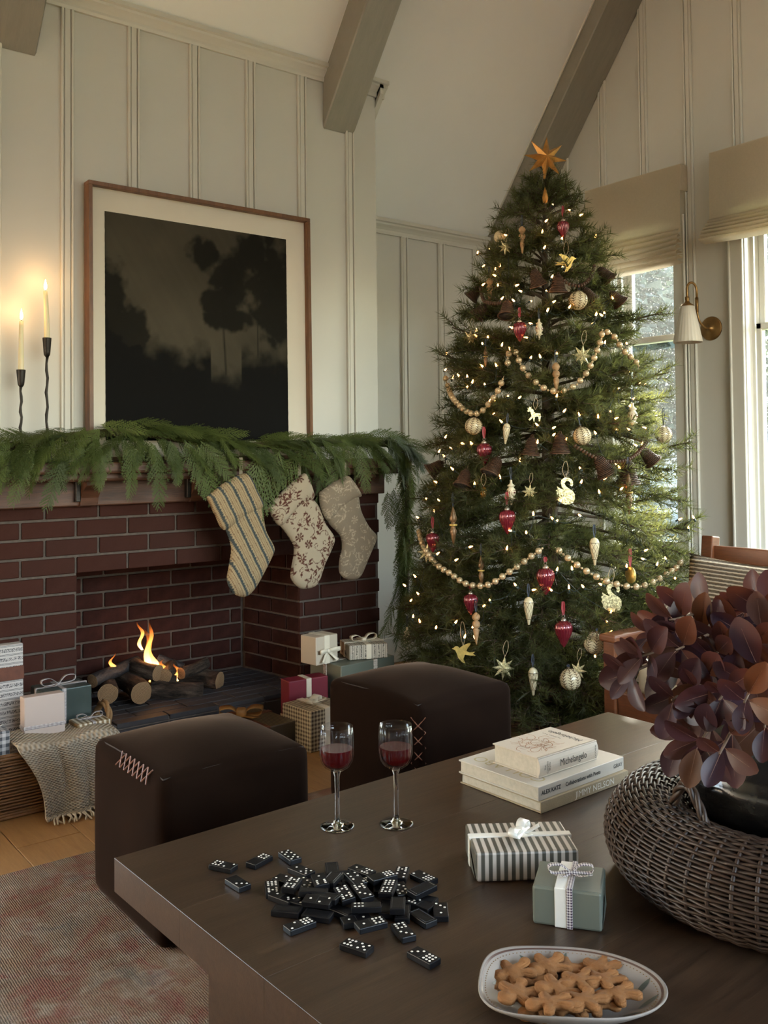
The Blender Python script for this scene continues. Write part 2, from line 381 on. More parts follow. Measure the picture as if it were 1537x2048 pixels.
# ================================================================== FIREPLACE
def mat_brick():
    m = NM('brick', 0.8, 0, 0.10); oi = m.n('ObjectInfo'); co = m.coord('Object'); nz = m.noise(co, 18, 5); n2 = m.noise(co, 150, 3)
    b = m.ramp(oi.outputs['Random'], [(0.0, (0.034, 0.0115, 0.008, 1)), (0.5, (0.043, 0.0145, 0.010, 1)), (1.0, (0.039, 0.016, 0.012, 1))])
    f = m.math('ADD', m.math('MULTIPLY', nz, 0.7), m.math('MULTIPLY', n2, 0.3))
    m.base(m.mix(m.ramp(f, [(0.35, (0, 0, 0, 1)), (0.75, (1, 1, 1, 1))]), b, (0.048, 0.018, 0.0135, 1))); m.bump(f, 0.25, 0.004); return m.m
m_brick = mat_brick()
m_mortar = mat_plain('mortar', (0.095, 0.072, 0.058, 1), 0.9, var=0.2, scale=60, bump=0.4, bscale=220)
m_brick_fbox = mat_plain('firebox_brick', (0.030, 0.0105, 0.008, 1), 0.85, var=0.35, scale=16, bump=0.25, bscale=150, spec=0.1)  # darker brick and mortar colours for the firebox
m_mortar_fbox = mat_plain('firebox_mortar', (0.075, 0.055, 0.043, 1), 0.9, var=0.2, scale=60)
def mat_slate():
    m = NM('hearth_brick', 0.6, 0, 0.25); oi = m.n('ObjectInfo'); co = m.coord('Object'); nz = m.noise(co, 30, 5)
    b = m.ramp(oi.outputs['Random'], [(0.0, (0.026, 0.023, 0.025, 1)), (1.0, (0.045, 0.040, 0.040, 1))])
    m.base(m.mix(m.math('MULTIPLY', nz, 0.5), b, (0.065, 0.056, 0.054, 1))); m.bump(nz, 0.2, 0.003); return m.m
m_slate = mat_slate()
BL, BH, J = 0.2135, 0.0725, 0.010
ZM, ZH = 0.957, 0.1045                          # mantel bottom, hearth top
OX0, OX1, OZ = 1.304, 2.345, 0.6845             # opening
FBY, FX1 = 4.10, 2.287                          # firebox back, its right corner
fp = empty('brick_fireplace', (1.8, YC, 0), label='dark red brick fireplace with raised grey hearth and open firebox', cat='fireplace')
OFF = (-1.8, -YC, 0)
def fbuild(mb, name, mat, parent=fp, **k): return mb.build(name, mat, parent, loc=OFF if parent is fp else None, **k)
mo = MB(); DEP = 0.009
mo.box(CHX0, OX0, YC+DEP, YC+0.38, -0.02, ZM).box(OX1+DEP*0.5, CHX1-0.003, YC+DEP, YC+0.38, -0.02, ZM).box(OX0, OX1, YC+DEP, YC+0.30, OZ+DEP, ZM)
mo.box(OX0-0.2, CHX1-DEP, FBY+DEP, FBY+0.14, -0.02, ZM)
mo.box(CHX0, CHX1-0.01, YC+0.06, YC+0.3, ZM-0.01, 1.048)
mo.add([(OX1+0.002, YC+0.03, 0), (OX1+0.2, YC+0.03, 0), (OX1+0.2, FBY+DEP, 0), (FX1+DEP, FBY+DEP, 0), (OX1+0.002, YC+0.03, ZM-0.02), (OX1+0.2, YC+0.03, ZM-0.02), (OX1+0.2, FBY+DEP, ZM-0.02), (FX1+DEP, FBY+DEP, ZM-0.02)],
       [(3,2,1,0),(4,5,6,7),(0,1,5,4),(1,2,6,5),(2,3,7,6),(3,0,4,7)])
mo.box(OX0+0.0, OX1, YC+0.3, FBY+0.12, ZM-0.04, ZM)
fbuild(mo, 'mortar', m_mortar)
_bc = {}
def brick_mesh(l, h, d=0.03):
    key = (round(l, 3), round(h, 3), d)
    if key not in _bc:
        _bc[key] = MB().rbox(-l/2, l/2, -d/2, d/2, -h/2, h/2, 0.0025, 1).mesh('brick'); _bc[key].materials.append(m_brick)
    return _bc[key]
rb = random.Random(3)
def brick_row(x0, x1, z0, z1, phase, frame, parent, holes=()):
    """frame: maps (s, depth, z) to world"""
    n0 = math.floor((x0-phase)/(BL))-1
    for k in range(n0, n0+40):
        a = max(phase+k*BL+J/2, x0); b = min(phase+(k+1)*BL-J/2, x1)
        segs = [(a, b)]
        for (h0, h1) in holes:
            ns = []
            for (p, q) in segs:
                if q <= h0 or p >= h1: ns.append((p, q))
                else:
                    if p < h0-0.012: ns.append((p, h0))
                    if q > h1+0.012: ns.append((h1, q))
            segs = ns
        for (p, q) in segs:
            if q-p < 0.012: continue
            loc, rz = frame((p+q)/2, (z0+z1)/2)
            o = link('brick', brick_mesh(q-p, z1-z0), None, parent, loc=tuple(Vector(loc)+Vector(OFF)+Vector((0, rb.uniform(-0.0012, 0.0012), 0))), rot=(rb.uniform(-.004, .004), 0, rz))
rows = [(ZM-0.0527+J/2, ZM)] + [(ZM-0.0527-BH*(i+1)+J/2, ZM-0.0527-BH*i-J/2) for i in range(12)]
ff = lambda s, z: ((s, YC+0.015, z), 0)
for i, (z0, z1) in enumerate(rows):
    if z1 < 0.02: break
    phase = 1.179 if i % 2 == 0 else 1.0875
    phase += 0.0
    holes = [(OX0-0.0, OX1+0.0)] if z1 < OZ+0.01 else []
    brick_row(0.55, CHX1, max(z0, 0.0), z1, phase, ff, fp, holes)
fbx = MB().box(OX0-0.05, FX1+0.01, FBY-0.001+DEP, FBY+DEP+0.01, ZH-0.02, 0.95)
firebox = fbuild(fbx, 'firebox', m_mortar_fbox)
fb = lambda s, z: ((s+0, FBY+0.015, z), 0)
ang = atan2(FBY-YC, FX1-OX1)
def fj(s, z):
    t = s/sqrt((FBY-YC)**2+(FX1-OX1)**2); return ((OX1+(FX1-OX1)*t+0.0145*sin(ang), YC+(FBY-YC)*t-0.0145*cos(ang)+0.0, z), ang)
_sc = {}
def fbox_mesh(l, h):
    k = (round(l, 3), round(h, 3))
    if k not in _sc: _sc[k] = brick_mesh(l, h).copy(); _sc[k].materials.clear(); _sc[k].materials.append(m_brick_fbox)
    return _sc[k]
def brick_row2(x0, x1, z0, z1, phase, frame):
    n0 = math.floor((x0-phase)/(BL))-1
    for k in range(n0, n0+14):
        a = max(phase+k*BL+J/2, x0); b = min(phase+(k+1)*BL-J/2, x1)
        if b-a < 0.012: continue
        loc, rz = frame((a+b)/2, (z0+z1)/2)
        o = link('brick', fbox_mesh(b-a, z1-z0), None, firebox, loc=loc, rot=(0, 0, rz))
for i, (z0, z1) in enumerate(rows):
    if z1 < ZH: break
    if z0 > OZ+0.1: continue
    brick_row2(OX0-0.02, FX1-0.006, max(z0, ZH), z1, 1.27 if i % 2 else 1.37, fb)
    brick_row2(0.012, 0.432, max(z0, ZH), z1, 0.0 if i % 2 else 0.1, fj)
# hearth: raised slab paved with slate-grey brick
HY0 = 3.535
hearth = fbuild(MB().box(0.55, 2.80, HY0+0.008, YC+0.012, 0, ZH-0.006).box(OX0-0.02, OX1+0.02, YC, FBY+0.01, 0, ZH-0.006), 'hearth', m_mortar)
hb = {}
def hbrick(x0, x1, y0, y1, z0, z1):
    key = (round(x1-x0, 3), round(y1-y0, 3), round(z1-z0, 3))
    if key not in hb:
        l, d, h = key; hb[key] = MB().rbox(-l/2, l/2, -d/2, d/2, -h/2, h/2, 0.002, 1).mesh('hearth_brick'); hb[key].materials.append(m_slate)
    link('hearth_brick', hb[key], None, hearth, loc=((x0+x1)/2, (y0+y1)/2, (z0+z1)/2+rb.uniform(-.0008, .0008)))
yy = HY0; r = 0
while yy < FBY-0.01:
    y2 = min(yy+0.066, FBY); xa, xb = (0.75, 2.80) if y2 < YC+0.02 else (OX0, OX1-(yy+0.03-YC)*0.13)
    off = 0.11 if r % 2 else 0.0; xx = xa-off
    while xx < xb:
        a, b = max(xx, xa)+0.003, min(xx+0.222, xb)-0.003
        if b-a > 0.015: hbrick(a, b, yy+0.003, y2-0.003, ZH-0.02, ZH)
        xx += 0.222
    yy = y2; r += 1
xx = 0.75
while xx < 2.79: hbrick(xx+0.003, min(xx+0.222, 2.80)-0.003, HY0, HY0+0.012, 0.0, ZH-0.026); xx += 0.222
# mantel ------------------------------------------------------------
m_mantel = mat_wood('mantel_wood', (0.040, 0.016, 0.009, 1), (0.125, 0.052, 0.028, 1), (1, 14, 14), 0.5, 0.3, 0.4, 3)
m_iron = mat_plain('black_iron', (0.02, 0.016, 0.013, 1), 0.45, 0.6, bump=0.3, bscale=90)
mt = empty('mantel_shelf', (1.8, YC, ZM), label='dark brown rustic wooden mantel beam and shelf over the brick fireplace', cat='mantel')
O2 = (-1.8, -YC, -ZM)
MB().rbox(0.55, CHX1+0.004, YC-0.045, YC+0.10, ZM, 1.062, 0.005, 2).build('frieze', m_mantel, mt, loc=O2)
sh = [(0, 0), (0.006, -0.012), (0.006, -0.026), (-0.012, -0.045), (-0.03, -0.06), (-0.05, -0.066)]
YS = YC-0.20
MB().rbox(0.55, CHX1+0.055, YS, YC+0.0, 1.085, 1.130, 0.012, 3).build('shelf_board', m_mantel, mt, loc=O2)
MB().rbox(0.55, CHX1+0.03, YS+0.03, YC, 1.056, 1.088, 0.012, 3).build('moulding', m_mantel, mt, loc=O2)
for cxp in (1.33, 1.80, 2.27, 2.66):
    out = [(0, 0.06), (-0.13, 0.06), (-0.135, 0.04), (-0.10, 0.022), (-0.07, -0.01), (-0.062, -0.04), (-0.045, -0.045), (0, -0.045)]
    mb = MB(); n = len(out)
    mb.add([(cxp-0.035, YC+a+0.0, 1.0+z) for a, z in out]+[(cxp+0.035, YC+a, 1.0+z) for a, z in out], [tuple(range(n)), tuple(range(2*n-1, n-1, -1))]+[(i, (i+1) % n, (i+1) % n+n, i+n) for i in range(n)])
    mb.build('corbel', m_mantel, mt, loc=O2)
    MB().rbox(cxp-0.055, cxp-0.035, YC-0.07, YC-0.03, 0.975, 1.06, 0.003, 1).build('bracket', m_iron, mt, loc=O2)
# logs and flames ----------------------------------------------------
def mat_bark():
    m = NM('log_bark', 0.9, 0, 0.2); co = m.coord('Object', (1, 1, 0.25)); a = m.noise(co, 45, 6, 0.65); 
    m.base(m.ramp(a, [(0.35, (0.012, 0.008, 0.006, 1)), (0.55, (0.06, 0.04, 0.028, 1)), (0.75, (0.14, 0.10, 0.075, 1))])); m.bump(a, 1.0, 0.02); return m.m
def mat_logend():
    m = NM('log_end', 0.85, 0, 0.2); co = m.coord('Object'); w_ = m.n('TexWave', {'Scale': 60.0, 'Distortion': 3.0, 'Detail': 3.0}, wave_type='RINGS', rings_direction='Z'); m.t.links.new(co, w_.inputs[0])
    m.base(m.ramp(w_.outputs[0], [(0.2, (0.16, 0.09, 0.045, 1)), (0.8, (0.30, 0.175, 0.09, 1))])); m.bump(w_.outputs[0], 0.4, 0.004); return m.m
m_bark, m_lend = mat_bark(), mat_logend()
m_char = mat_plain('charred_bark', (0.018, 0.017, 0.018, 1), 0.6, var=0.6, scale=60, bump=1.0, bscale=90)
def log(p0, p1, r, label, bark=None, seed=0):
    p0, p1 = Vector(p0), Vector(p1); L = (p1-p0).length; rot = (p1-p0).to_track_quat('Z', 'Y').to_euler()
    root = empty('fire_log', p0, label=label, cat='log', group='split logs stacked in the firebox'); root.rotation_euler = rot
    nn, kk = 20, 16; R = random.Random(seed); bend = R.uniform(-.02, .02)
    def fn(u, v):
        a = 2*pi*u; t = v; rr = r*(0.94+0.11*fbm(cos(a)*1.5+seed, sin(a)*1.5, t*L*14, 3)+0.15*fbm(cos(a)*4+seed, sin(a)*4, t*L*9, 2)+0.05*abs(2*t-1))
        return (rr*cos(a)+bend*sin(pi*t), rr*sin(a), t*L)
    mb = MB().grid(fn, nn, kk, closeu=True); mb.build('bark', bark or m_bark, root, smooth=True)
    for v, s in ((0.0, -1), (1.0, 1)):
        e = MB(); ring = [fn(i/nn, v) for i in range(nn)]; c = Vector((0, 0, v*L+s*0.004))
        e.add([Vector(p)*1 for p in ring]+[c], [((i, (i+1) % nn, nn) if s > 0 else ((i+1) % nn, i, nn)) for i in range(nn)]); e.build('cut_end', m_lend, root, smooth=True)
Z = ZH
def A(x, y, Y): p = at(x, y, 1, Y); return (p.x, p.y, p.z)
log(A(283, 1386, 3.74), A(230, 1350, 4.02), 0.047, 'thick log in front lying end-on with pale sawn face toward the room', seed=1)
log(A(404, 1385, 3.76), A(300, 1378, 3.84), 0.044, 'short knotty log lying sideways along the front of the fire', seed=2)
log(A(440, 1362, 3.80), A(360, 1352, 3.97), 0.043, 'log at the right of the fire with its sawn end turned outward', seed=3)
log(A(216, 1388, 3.78), A(205, 1362, 4.02), 0.042, 'log low at the left of the fire, half hidden in shadow', seed=4)
log(A(185, 1362, 3.86), A(275, 1325, 3.95), 0.030, 'charred black glittering log leaning at the left of the fire', m_char, seed=5)
log(A(316, 1346, 3.80), A(268, 1332, 3.92), 0.036, 'log resting on top in the middle, under the tall flame', seed=6)
log(A(330, 1352, 3.80), A(343, 1330, 3.98), 0.030, 'round-ended log pointing outward at the centre of the pile', seed=7)
log(A(362, 1347, 3.84), A(412, 1326, 3.90), 0.027, 'thin branching log leaning at the upper right of the pile', seed=8)
log(A(315, 1318, 4.0), A(365, 1338, 3.94), 0.026, 'dark log lying across the back of the pile', m_char, seed=9)
log(A(352, 1364, 3.86), A(300, 1362, 3.9), 0.032, 'log inside the pile above the ember glow', seed=10)
def mat_flame():
    m = NM('flame'); t = m.t; co = m.coord('Generated'); z = m.sep(co)[2]
    col = m.ramp(z, [(0.0, (1.0, 0.62, 0.22, 1)), (0.35, (1.0, 0.42, 0.09, 1)), (0.8, (1.0, 0.22, 0.03, 1))])
    em = m.n('Emission', {'Color': col}); nz = m.noise(m.coord('Object', (1, 1, 0.3)), 26, 3)
    st = m.math('MULTIPLY', m.math('POWER', m.math('SUBTRACT', 1.05, z), 1.5), 7.0); t.links.new(st, em.inputs['Strength'])
    tr = m.n('BsdfTransparent'); lw = m.n('LayerWeight', {'Blend': 0.35}); fac = m.math('SUBTRACT', 1.0, lw.outputs['Facing'])
    fac = m.math('MULTIPLY', fac, m.ramp(nz, [(0.3, (0.25, 0.25, 0.25, 1)), (0.6, (1, 1, 1, 1))])); fac = m.math('MULTIPLY', fac, m.ramp(z, [(0.0, (0.9,)*3+(1,)), (0.55, (0.75,)*3+(1,)), (1.0, (0.1,)*3+(1,))]), True)
    mx = m.n('MixShader'); t.links.new(fac, mx.inputs[0]); t.links.new(tr.outputs[0], mx.inputs[1]); t.links.new(em.outputs[0], mx.inputs[2]); t.links.new(mx.outputs[0], m.o.inputs[0]); return m.m
m_flame = mat_flame()
fire = empty('log_fire', A(305, 1350, 3.86), label='orange flames burning among the logs in the firebox', cat='fire')
def flame(cx, cz, Y, h, wd, lean, seed):
    p = at(cx, cz, 1, Y); R = random.Random(seed); mb = MB()
    def fn(u, v):
        a = 2*pi*u; rr = wd*(1-v)**0.75*(0.35+0.65*min(1, v*5))*(1+0.25*sin(7*v+seed)); off = lean*v*v+0.010*sin(9*v+seed)
        return (rr*cos(a)+off, rr*0.6*sin(a), h*v)
    mb.grid(fn, 12, 18, closeu=True); mb.build('flame', m_flame, fire, smooth=True, loc=tuple(p-Vector(fire.location)))
flame(303, 1345, 3.88, 0.20, 0.034, -0.035, 1); flame(297, 1335, 3.87, 0.21, 0.020, 0.012, 2); flame(283, 1300, 3.88, 0.13, 0.014, -0.012, 9); flame(355, 1362, 3.86, 0.085, 0.016, -0.01, 3); flame(320, 1352, 3.87, 0.075, 0.022, 0.02, 4)
flame(345, 1362, 3.87, 0.06, 0.02, -0.02, 5); flame(224, 1345, 3.90, 0.085, 0.014, 0.006, 6); flame(308, 1366, 3.85, 0.03, 0.025, 0, 7)
m_ember = mat_emit('ember_glow', (1.0, 0.55, 0.2, 1), 5.0)
MB().sphere((0, 0, 0), 0.018, 10, 6, sc=(1.4, 0.8, 0.6)).build('ember', m_ember, fire, smooth=True, loc=tuple(at(310, 1358, 1, 3.87)-Vector(fire.location)))
def plight(name, loc, e, col, r=0.03):
    d = bpy.data.lights.new(name, 'POINT'); d.energy = e; d.color = col; d.shadow_soft_size = r
    o = bpy.data.objects.new(name, d); COL.objects.link(o); o.location = loc; return o
pl_ = plight('fire_light', at(310, 1320, 1, 3.84), 1.3, (1.0, 0.42, 0.13), 0.05)

# ================================================================== ON THE MANTEL
ZT = 1.130
m_wax = NM('candle_wax', 0.45); m_wax.base(S(226, 214, 176)); m_wax.b.inputs['Subsurface Weight'].default_value = 0.3; m_wax.b.inputs['Subsurface Radius'].default_value = (0.02, 0.012, 0.006); m_wax.coord(); m_wax = m_wax.m
m_cflame = mat_emit('candle_flame', (1.0, 0.66, 0.30, 1), 22.0)
m_wick = mat_plain('wick', (0.01, 0.008, 0.006, 1), 0.9)
def candle(px, pyt, pyb, pyc, lab, lab2, seed):
    b = at(px, pyb, 1, 3.57); t = at(px, pyt, 1, 3.57); cu = at(px, pyc, 1, 3.57); x_, y_ = b.x, 3.57
    hd = empty('candlestick', (x_, y_, ZT), label=lab, cat='candlestick', group='iron candlesticks on the mantel')
    hz = b.z-ZT; cz = cu.z-ZT
    MB().lathe([(0.045, 0), (0.045, 0.006), (0.012, 0.012), (0.006, 0.02)], 20).build('foot', m_iron, hd, smooth=True)
    pts = [(0.0025*sin(i*1.7+seed), 0.002*cos(i*2.1), 0.015+(cz-0.015)*i/14) for i in range(15)]
    MB().tube(pts, [0.0052+0.0008*sin(i*2.3) for i in range(15)], 8).build('stem', m_iron, hd, smooth=True)
    MB().lathe([(0.006, cz-0.004), (0.011, cz+0.004), (0.0125, cz+0.014), (0.0165, hz+0.006), (0.0165, hz+0.010), (0.0125, hz+0.010), (0.0125, hz-0.012)], 20).build('cup', m_iron, hd, smooth=True)
    cd = empty('taper_candle', (x_, y_, b.z-0.01), label=lab2, cat='candle', group='lit taper candles')
    L = t.z-b.z+0.01; lean = -0.006 if seed == 2 else 0.001
    pts = [(lean*(i/8)**2, 0, L*i/8) for i in range(9)]
    MB().tube(pts, [0.0112-0.0035*(i/8) for i in range(9)], 14).build('wax', m_wax, cd, smooth=True)
    MB().tube([(lean, 0, L), (lean+0.001, 0, L+0.010)], 0.0012, 5).build('wick', m_wick, cd)
    MB().lathe([(1e-5, L+0.004), (0.0045, L+0.010), (0.0062, L+0.017), (0.0050, L+0.027), (0.0022, L+0.038), (1e-5, L+0.047)], 12, M_=TR(lean, 0, 0)).build('flame', m_cflame, cd, smooth=True)
    plight('candle_light', (x_+lean, y_-0.001, b.z+L+0.05), 0.30, (1.0, 0.55, 0.22), 0.012)
candle(42, 642, 745, 772, 'shorter black iron candlestick at the left end of the mantel', 'lit ivory taper candle in the shorter candlestick', 1)
candle(94, 583, 681, 712, 'taller black iron candlestick beside the picture frame', 'lit ivory taper candle in the taller candlestick', 2)
# framed picture
PX0, PX1, PZ0, PZ1 = 1.328, 2.378, ZT+0.002, 2.250
pic = empty('framed_picture', ((PX0+PX1)/2, YC-0.075, PZ0), label='large dark landscape print in a walnut frame with wide cream mat', cat='picture')
PWd, PHt = PX1-PX0, PZ1-PZ0
lean = -0.018/PHt
pic.rotation_euler = (-0.012, 0, 0)
m_walnut = mat_wood('walnut_frame', (0.075, 0.030, 0.013, 1), (0.19, 0.085, 0.035, 1), (9, 9, 1.2), 0.42, 0.12, 0.4, 4)
fw, fd = 0.017, 0.052
for nm_, a in (('frame_rail', (-PWd/2, PWd/2, 0, fd, PHt-fw, PHt)), ('frame_rail', (-PWd/2, PWd/2, 0, fd, 0, fw)), ('frame_rail', (-PWd/2, -PWd/2+fw, 0, fd, fw, PHt-fw)), ('frame_rail', (PWd/2-fw, PWd/2, 0, fd, fw, PHt-fw))):
    MB().rbox(*a, 0.0015, 1).build(nm_, m_walnut, pic)
m_mat = mat_plain('mat_board', (0.66, 0.60, 0.50, 1), 0.8, var=0.03, scale=3)
MB().box(-PWd/2+fw, PWd/2-fw, 0.030, 0.040, fw, PHt-fw).build('mat_board', m_mat, pic)
ax0, ax1, az0, az1 = 1.404-(PX0+PX1)/2, 2.262-(PX0+PX1)/2, 1.215-PZ0, 2.142-PZ0
nu, nv = 150, 160
me = MB().grid(lambda u, v: (ax0+(ax1-ax0)*u+(0.0015*fbm(0, v*40) if u in (0, 1) else 0), 0.0292, az0+(az1-az0)*v+(0.0015*fbm(u*40, 3) if v in (0, 1) else 0)), nu, nv).mesh('print', fix=False)
def art(co):
    u = (co[:, 0]-ax0)/(ax1-ax0); v = (co[:, 2]-az0)/(az1-az0); out = np.zeros((len(co), 3))
    sky_ = np.array([0.070, 0.060, 0.042]); dk = np.array([0.0050, 0.0044, 0.0034])
    for i in range(len(co)):
        a, b = u[i], v[i]
        n1 = fbm(a*3, b*3, 1, 4); n2 = fbm(a*14, b*14, 5, 3)
        s = 0.85+0.35*n1+0.12*fbm(a*30+b*20, b*3, 2, 2)-0.35*max(0, a-0.45)-0.5*max(0, b-0.85)
        hz_ = 0.46+0.06*fbm(a*6, 0, 9, 3)+0.20*max(0, 0.22-a)*4+(-0.10 if 0.55 < a < 0.72 else 0)*1.0
        tree = 0
        for (tx, tz, rx, rz_) in ((0.52, 0.86, 0.12, 0.10), (0.66, 0.78, 0.17, 0.14), (0.60, 0.66, 0.13, 0.07), (0.66, 0.57, 0.15, 0.06), (0.93, 0.75, 0.17, 0.30), (0.80, 0.90, 0.12, 0.12), (0.02, 0.55, 0.10, 0.28), (0.10, 0.48, 0.12, 0.16)):
            q = 1-((a-tx)/rx)**2-((b-tz)/rz_)**2+1.1*n2+0.6*n1
            tree = max(tree, min(1, max(0, q*2.2)))
        trunk = max(0, 1-abs(a-(0.60+0.06*(0.85-b)))/0.009) if 0.3 < b < 0.85 else 0
        trunk = max(trunk, max(0, 1-abs(a-0.82)/0.006) if 0.4 < b < 0.8 else 0)
        gr = min(1, max(0, (hz_-b+0.10*n2)*9))
        k_ = max(tree*0.88, trunk*0.85, gr)
        out[i] = sky_*s*(1-k_)+dk*k_
    return np.clip(out, 0.004, 1)
set_vcol(me, art); me.materials.append(mat_vcol('landscape_print', 0.7, spec=0.06)); link('print', me, None, pic)
# ================================================================== RUG, OTTOMANS, TABLE
def mat_rug():
    m = NM('rug_pile', 0.95, 0, 0.1); co = m.coord('Object')
    a = m.noise(co, 3.2, 5, 0.6, 0.8); b = m.noise(co, 9, 4, 0.6, 0.5); c = m.noise(co, 22, 3)
    col = m.ramp(a, [(0.30, (0.075, 0.042, 0.026, 1)), (0.43, (0.145, 0.085, 0.052, 1)), (0.50, (0.125, 0.030, 0.024, 1)), (0.57, (0.15, 0.10, 0.068, 1)), (0.70, (0.075, 0.066, 0.056, 1))])
    col2 = m.ramp(b, [(0.35, (0.12, 0.030, 0.024, 1)), (0.47, (0.13, 0.085, 0.055, 1)), (0.56, (0.21, 0.165, 0.13, 1)), (0.68, (0.075, 0.075, 0.072, 1))])
    mx = m.mix(m.ramp(c, [(0.40, (0.1,)*3+(1,)), (0.6, (0.75,)*3+(1,))]), col, col2)
    x, y, z = m.sep(co); 
    thr = m.n('TexWave', {'Scale': 62.0, 'Distortion': 3.0, 'Detail': 3.0, 'Detail Scale': 4.0}, wave_type='BANDS', bands_direction='X'); m.t.links.new(co, thr.inputs[0])
    th2 = m.noise(m.coord('Object', (10, 140, 1)), 6, 3)
    wear = m.math('MULTIPLY', m.math('MULTIPLY', thr.outputs[0], th2), m.ramp(m.noise(co, 5, 3), [(0.35, (0.35,)*3+(1,)), (0.65, (1.0,)*3+(1,))]))
    m.base(m.mix(wear, mx, (0.30, 0.235, 0.175, 1))); m.bump(m.math('ADD', thr.outputs[0], m.math('MULTIPLY', th2, 0.8)), 0.6, 0.006); return m.m
RX0, RX1, RY0, RY1 = -0.9, 2.95, -0.6, 2.68
rug = MB().rbox(-(RX1-RX0)/2, (RX1-RX0)/2, -(RY1-RY0)/2, (RY1-RY0)/2, 0.0005, 0.010, 0.003, 1).build('rug', mat_rug(), loc=((RX0+RX1)/2, (RY0+RY1)/2, 0), rot=(0, 0, -0.018))
tag(rug, 'worn red brown and grey patterned rug under the coffee table', 'rug')
ZR = 0.0105
def mat_velvet():
    m = NM('velvet', 0.95, 0, 0.03); co = m.coord('Object'); a = m.noise(co, 5, 4); 
    m.base(m.ramp(a, [(0.3, (0.0065, 0.0030, 0.0018, 1)), (0.7, (0.011, 0.0055, 0.0034, 1))])); m.bump(m.noise(co, 400, 2), 0.1, 0.001)
    m.b.inputs['Sheen Weight'].default_value = 0.12; m.b.inputs['Sheen Roughness'].default_value = 0.32; m.b.inputs['Sheen Tint'].default_value = (0.66, 0.44, 0.31, 1); return m.m
m_velvet = mat_velvet()
m_lace = mat_plain('leather_lace', (0.15, 0.055, 0.030, 1), 0.5)
m_seam = mat_plain('seam', (0.02, 0.012, 0.009, 1), 0.9)
def ottoman(loc, rz, sx, sy, h, label, stitch):
    o = empty('ottoman', loc, rz, label, 'ottoman', 'brown velvet cube ottomans')
    bm = bmesh.new(); bmesh.ops.create_cube(bm, size=1)
    for v in bm.verts: v.co = (v.co.x*sx, v.co.y*sy, (v.co.z+0.5)*h)
    bmesh.ops.bevel(bm, geom=bm.edges[:], offset=0.035, segments=4, profile=0.6, affect='EDGES')
    bmesh.ops.subdivide_edges(bm, edges=[e for e in bm.edges if e.calc_length() > 0.1], cuts=11, use_grid_fill=True)
    for v in bm.verts:
        x, y, z = v.co; bu = max(0, 1-(2*x/sx)**2)*max(0, 1-(2*y/sy)**2)
        if z > h*0.8: v.co.z += 0.030*bu-0.010*(1-bu)+0.004*fbm(x*6, y*6, 1)
        t = max(0, 1-(2*z/h-1)**2); 
        if abs(x) > sx*0.4: v.co.x += 0.010*t*math.copysign(1, x)*max(0, 1-(2*y/sy)**2)
        if abs(y) > sy*0.4: v.co.y += 0.010*t*math.copysign(1, y)*max(0, 1-(2*x/sx)**2)
    me = bpy.data.meshes.new('cover'); bm.to_mesh(me); bm.free(); me.polygons.foreach_set('use_smooth', [True]*len(me.polygons))
    link('cover', me, m_velvet, o)
    # piped seam round the top edge
    pts = []; 
    for k in range(48):
        a = 2*pi*k/48; c, s = cos(a), sin(a); q = max(abs(c), abs(s)); e = 0.93
        px = sx/2*e*math.copysign(min(1, abs(c)/q*1.0), c); py = sy/2*e*math.copysign(min(1, abs(s)/q), s)
        bu = max(0, 1-(2*px/sx)**2)*max(0, 1-(2*py/sy)**2); pts.append((px, py, h-0.0065+0.03*bu-0.01*(1-bu)))
    MB().tube(pts, 0.0022, 4, closed=True).build('seam', m_seam, o)
    mb = MB()
    for (p, q) in stitch: mb.tube([p, q], 0.0017, 5)
    mb.build('lacing', m_lace, o)
    return o
S1 = 0.415
st = []
n = 7
for i in range(n):       # crossed lacing along the top edge of the left side, near half
    y0 = -S1/2+0.055+i*0.026; y1 = y0+0.026
    a, b = (-S1/2+0.012, 0.402), (-S1/2-0.003, 0.372)
    st += [((a[0]-0.003, y0, a[1]), (b[0]-0.006, y1, b[1])), ((b[0]-0.006, y0, b[1]), (a[0]-0.003, y1, a[1]))]
ottoman((0.905+S1/2+0.008, 2.235, ZR), 0.0, S1, 0.425, 0.405, 'dark brown velvet ottoman nearest the camera, laced along its top edge', st)
st = []
S2 = 0.42
for i in range(6):       # lacing down the near upright corner
    z0 = 0.355-i*0.045; z1 = z0-0.045; k = 0.006
    p = lambda side, z: ((-S2/2+0.030, -0.225-0.001, z) if side else (-S2/2-0.001, -0.225+0.030, z))
    c = lambda z: (-S2/2+0.006, -0.225+0.006, z)
    st += [(p(0, z0), c((z0+z1)/2)), (c((z0+z1)/2), p(1, z1)), (p(1, z0), c((z0+z1)/2)), (c((z0+z1)/2), p(0, z1))]
ottoman((1.777+S2/2-0.01, 2.13+0.235, ZR), radians(2.2), S2, 0.45, 0.405, 'dark brown velvet ottoman by the tree, laced down its upright corner', st)
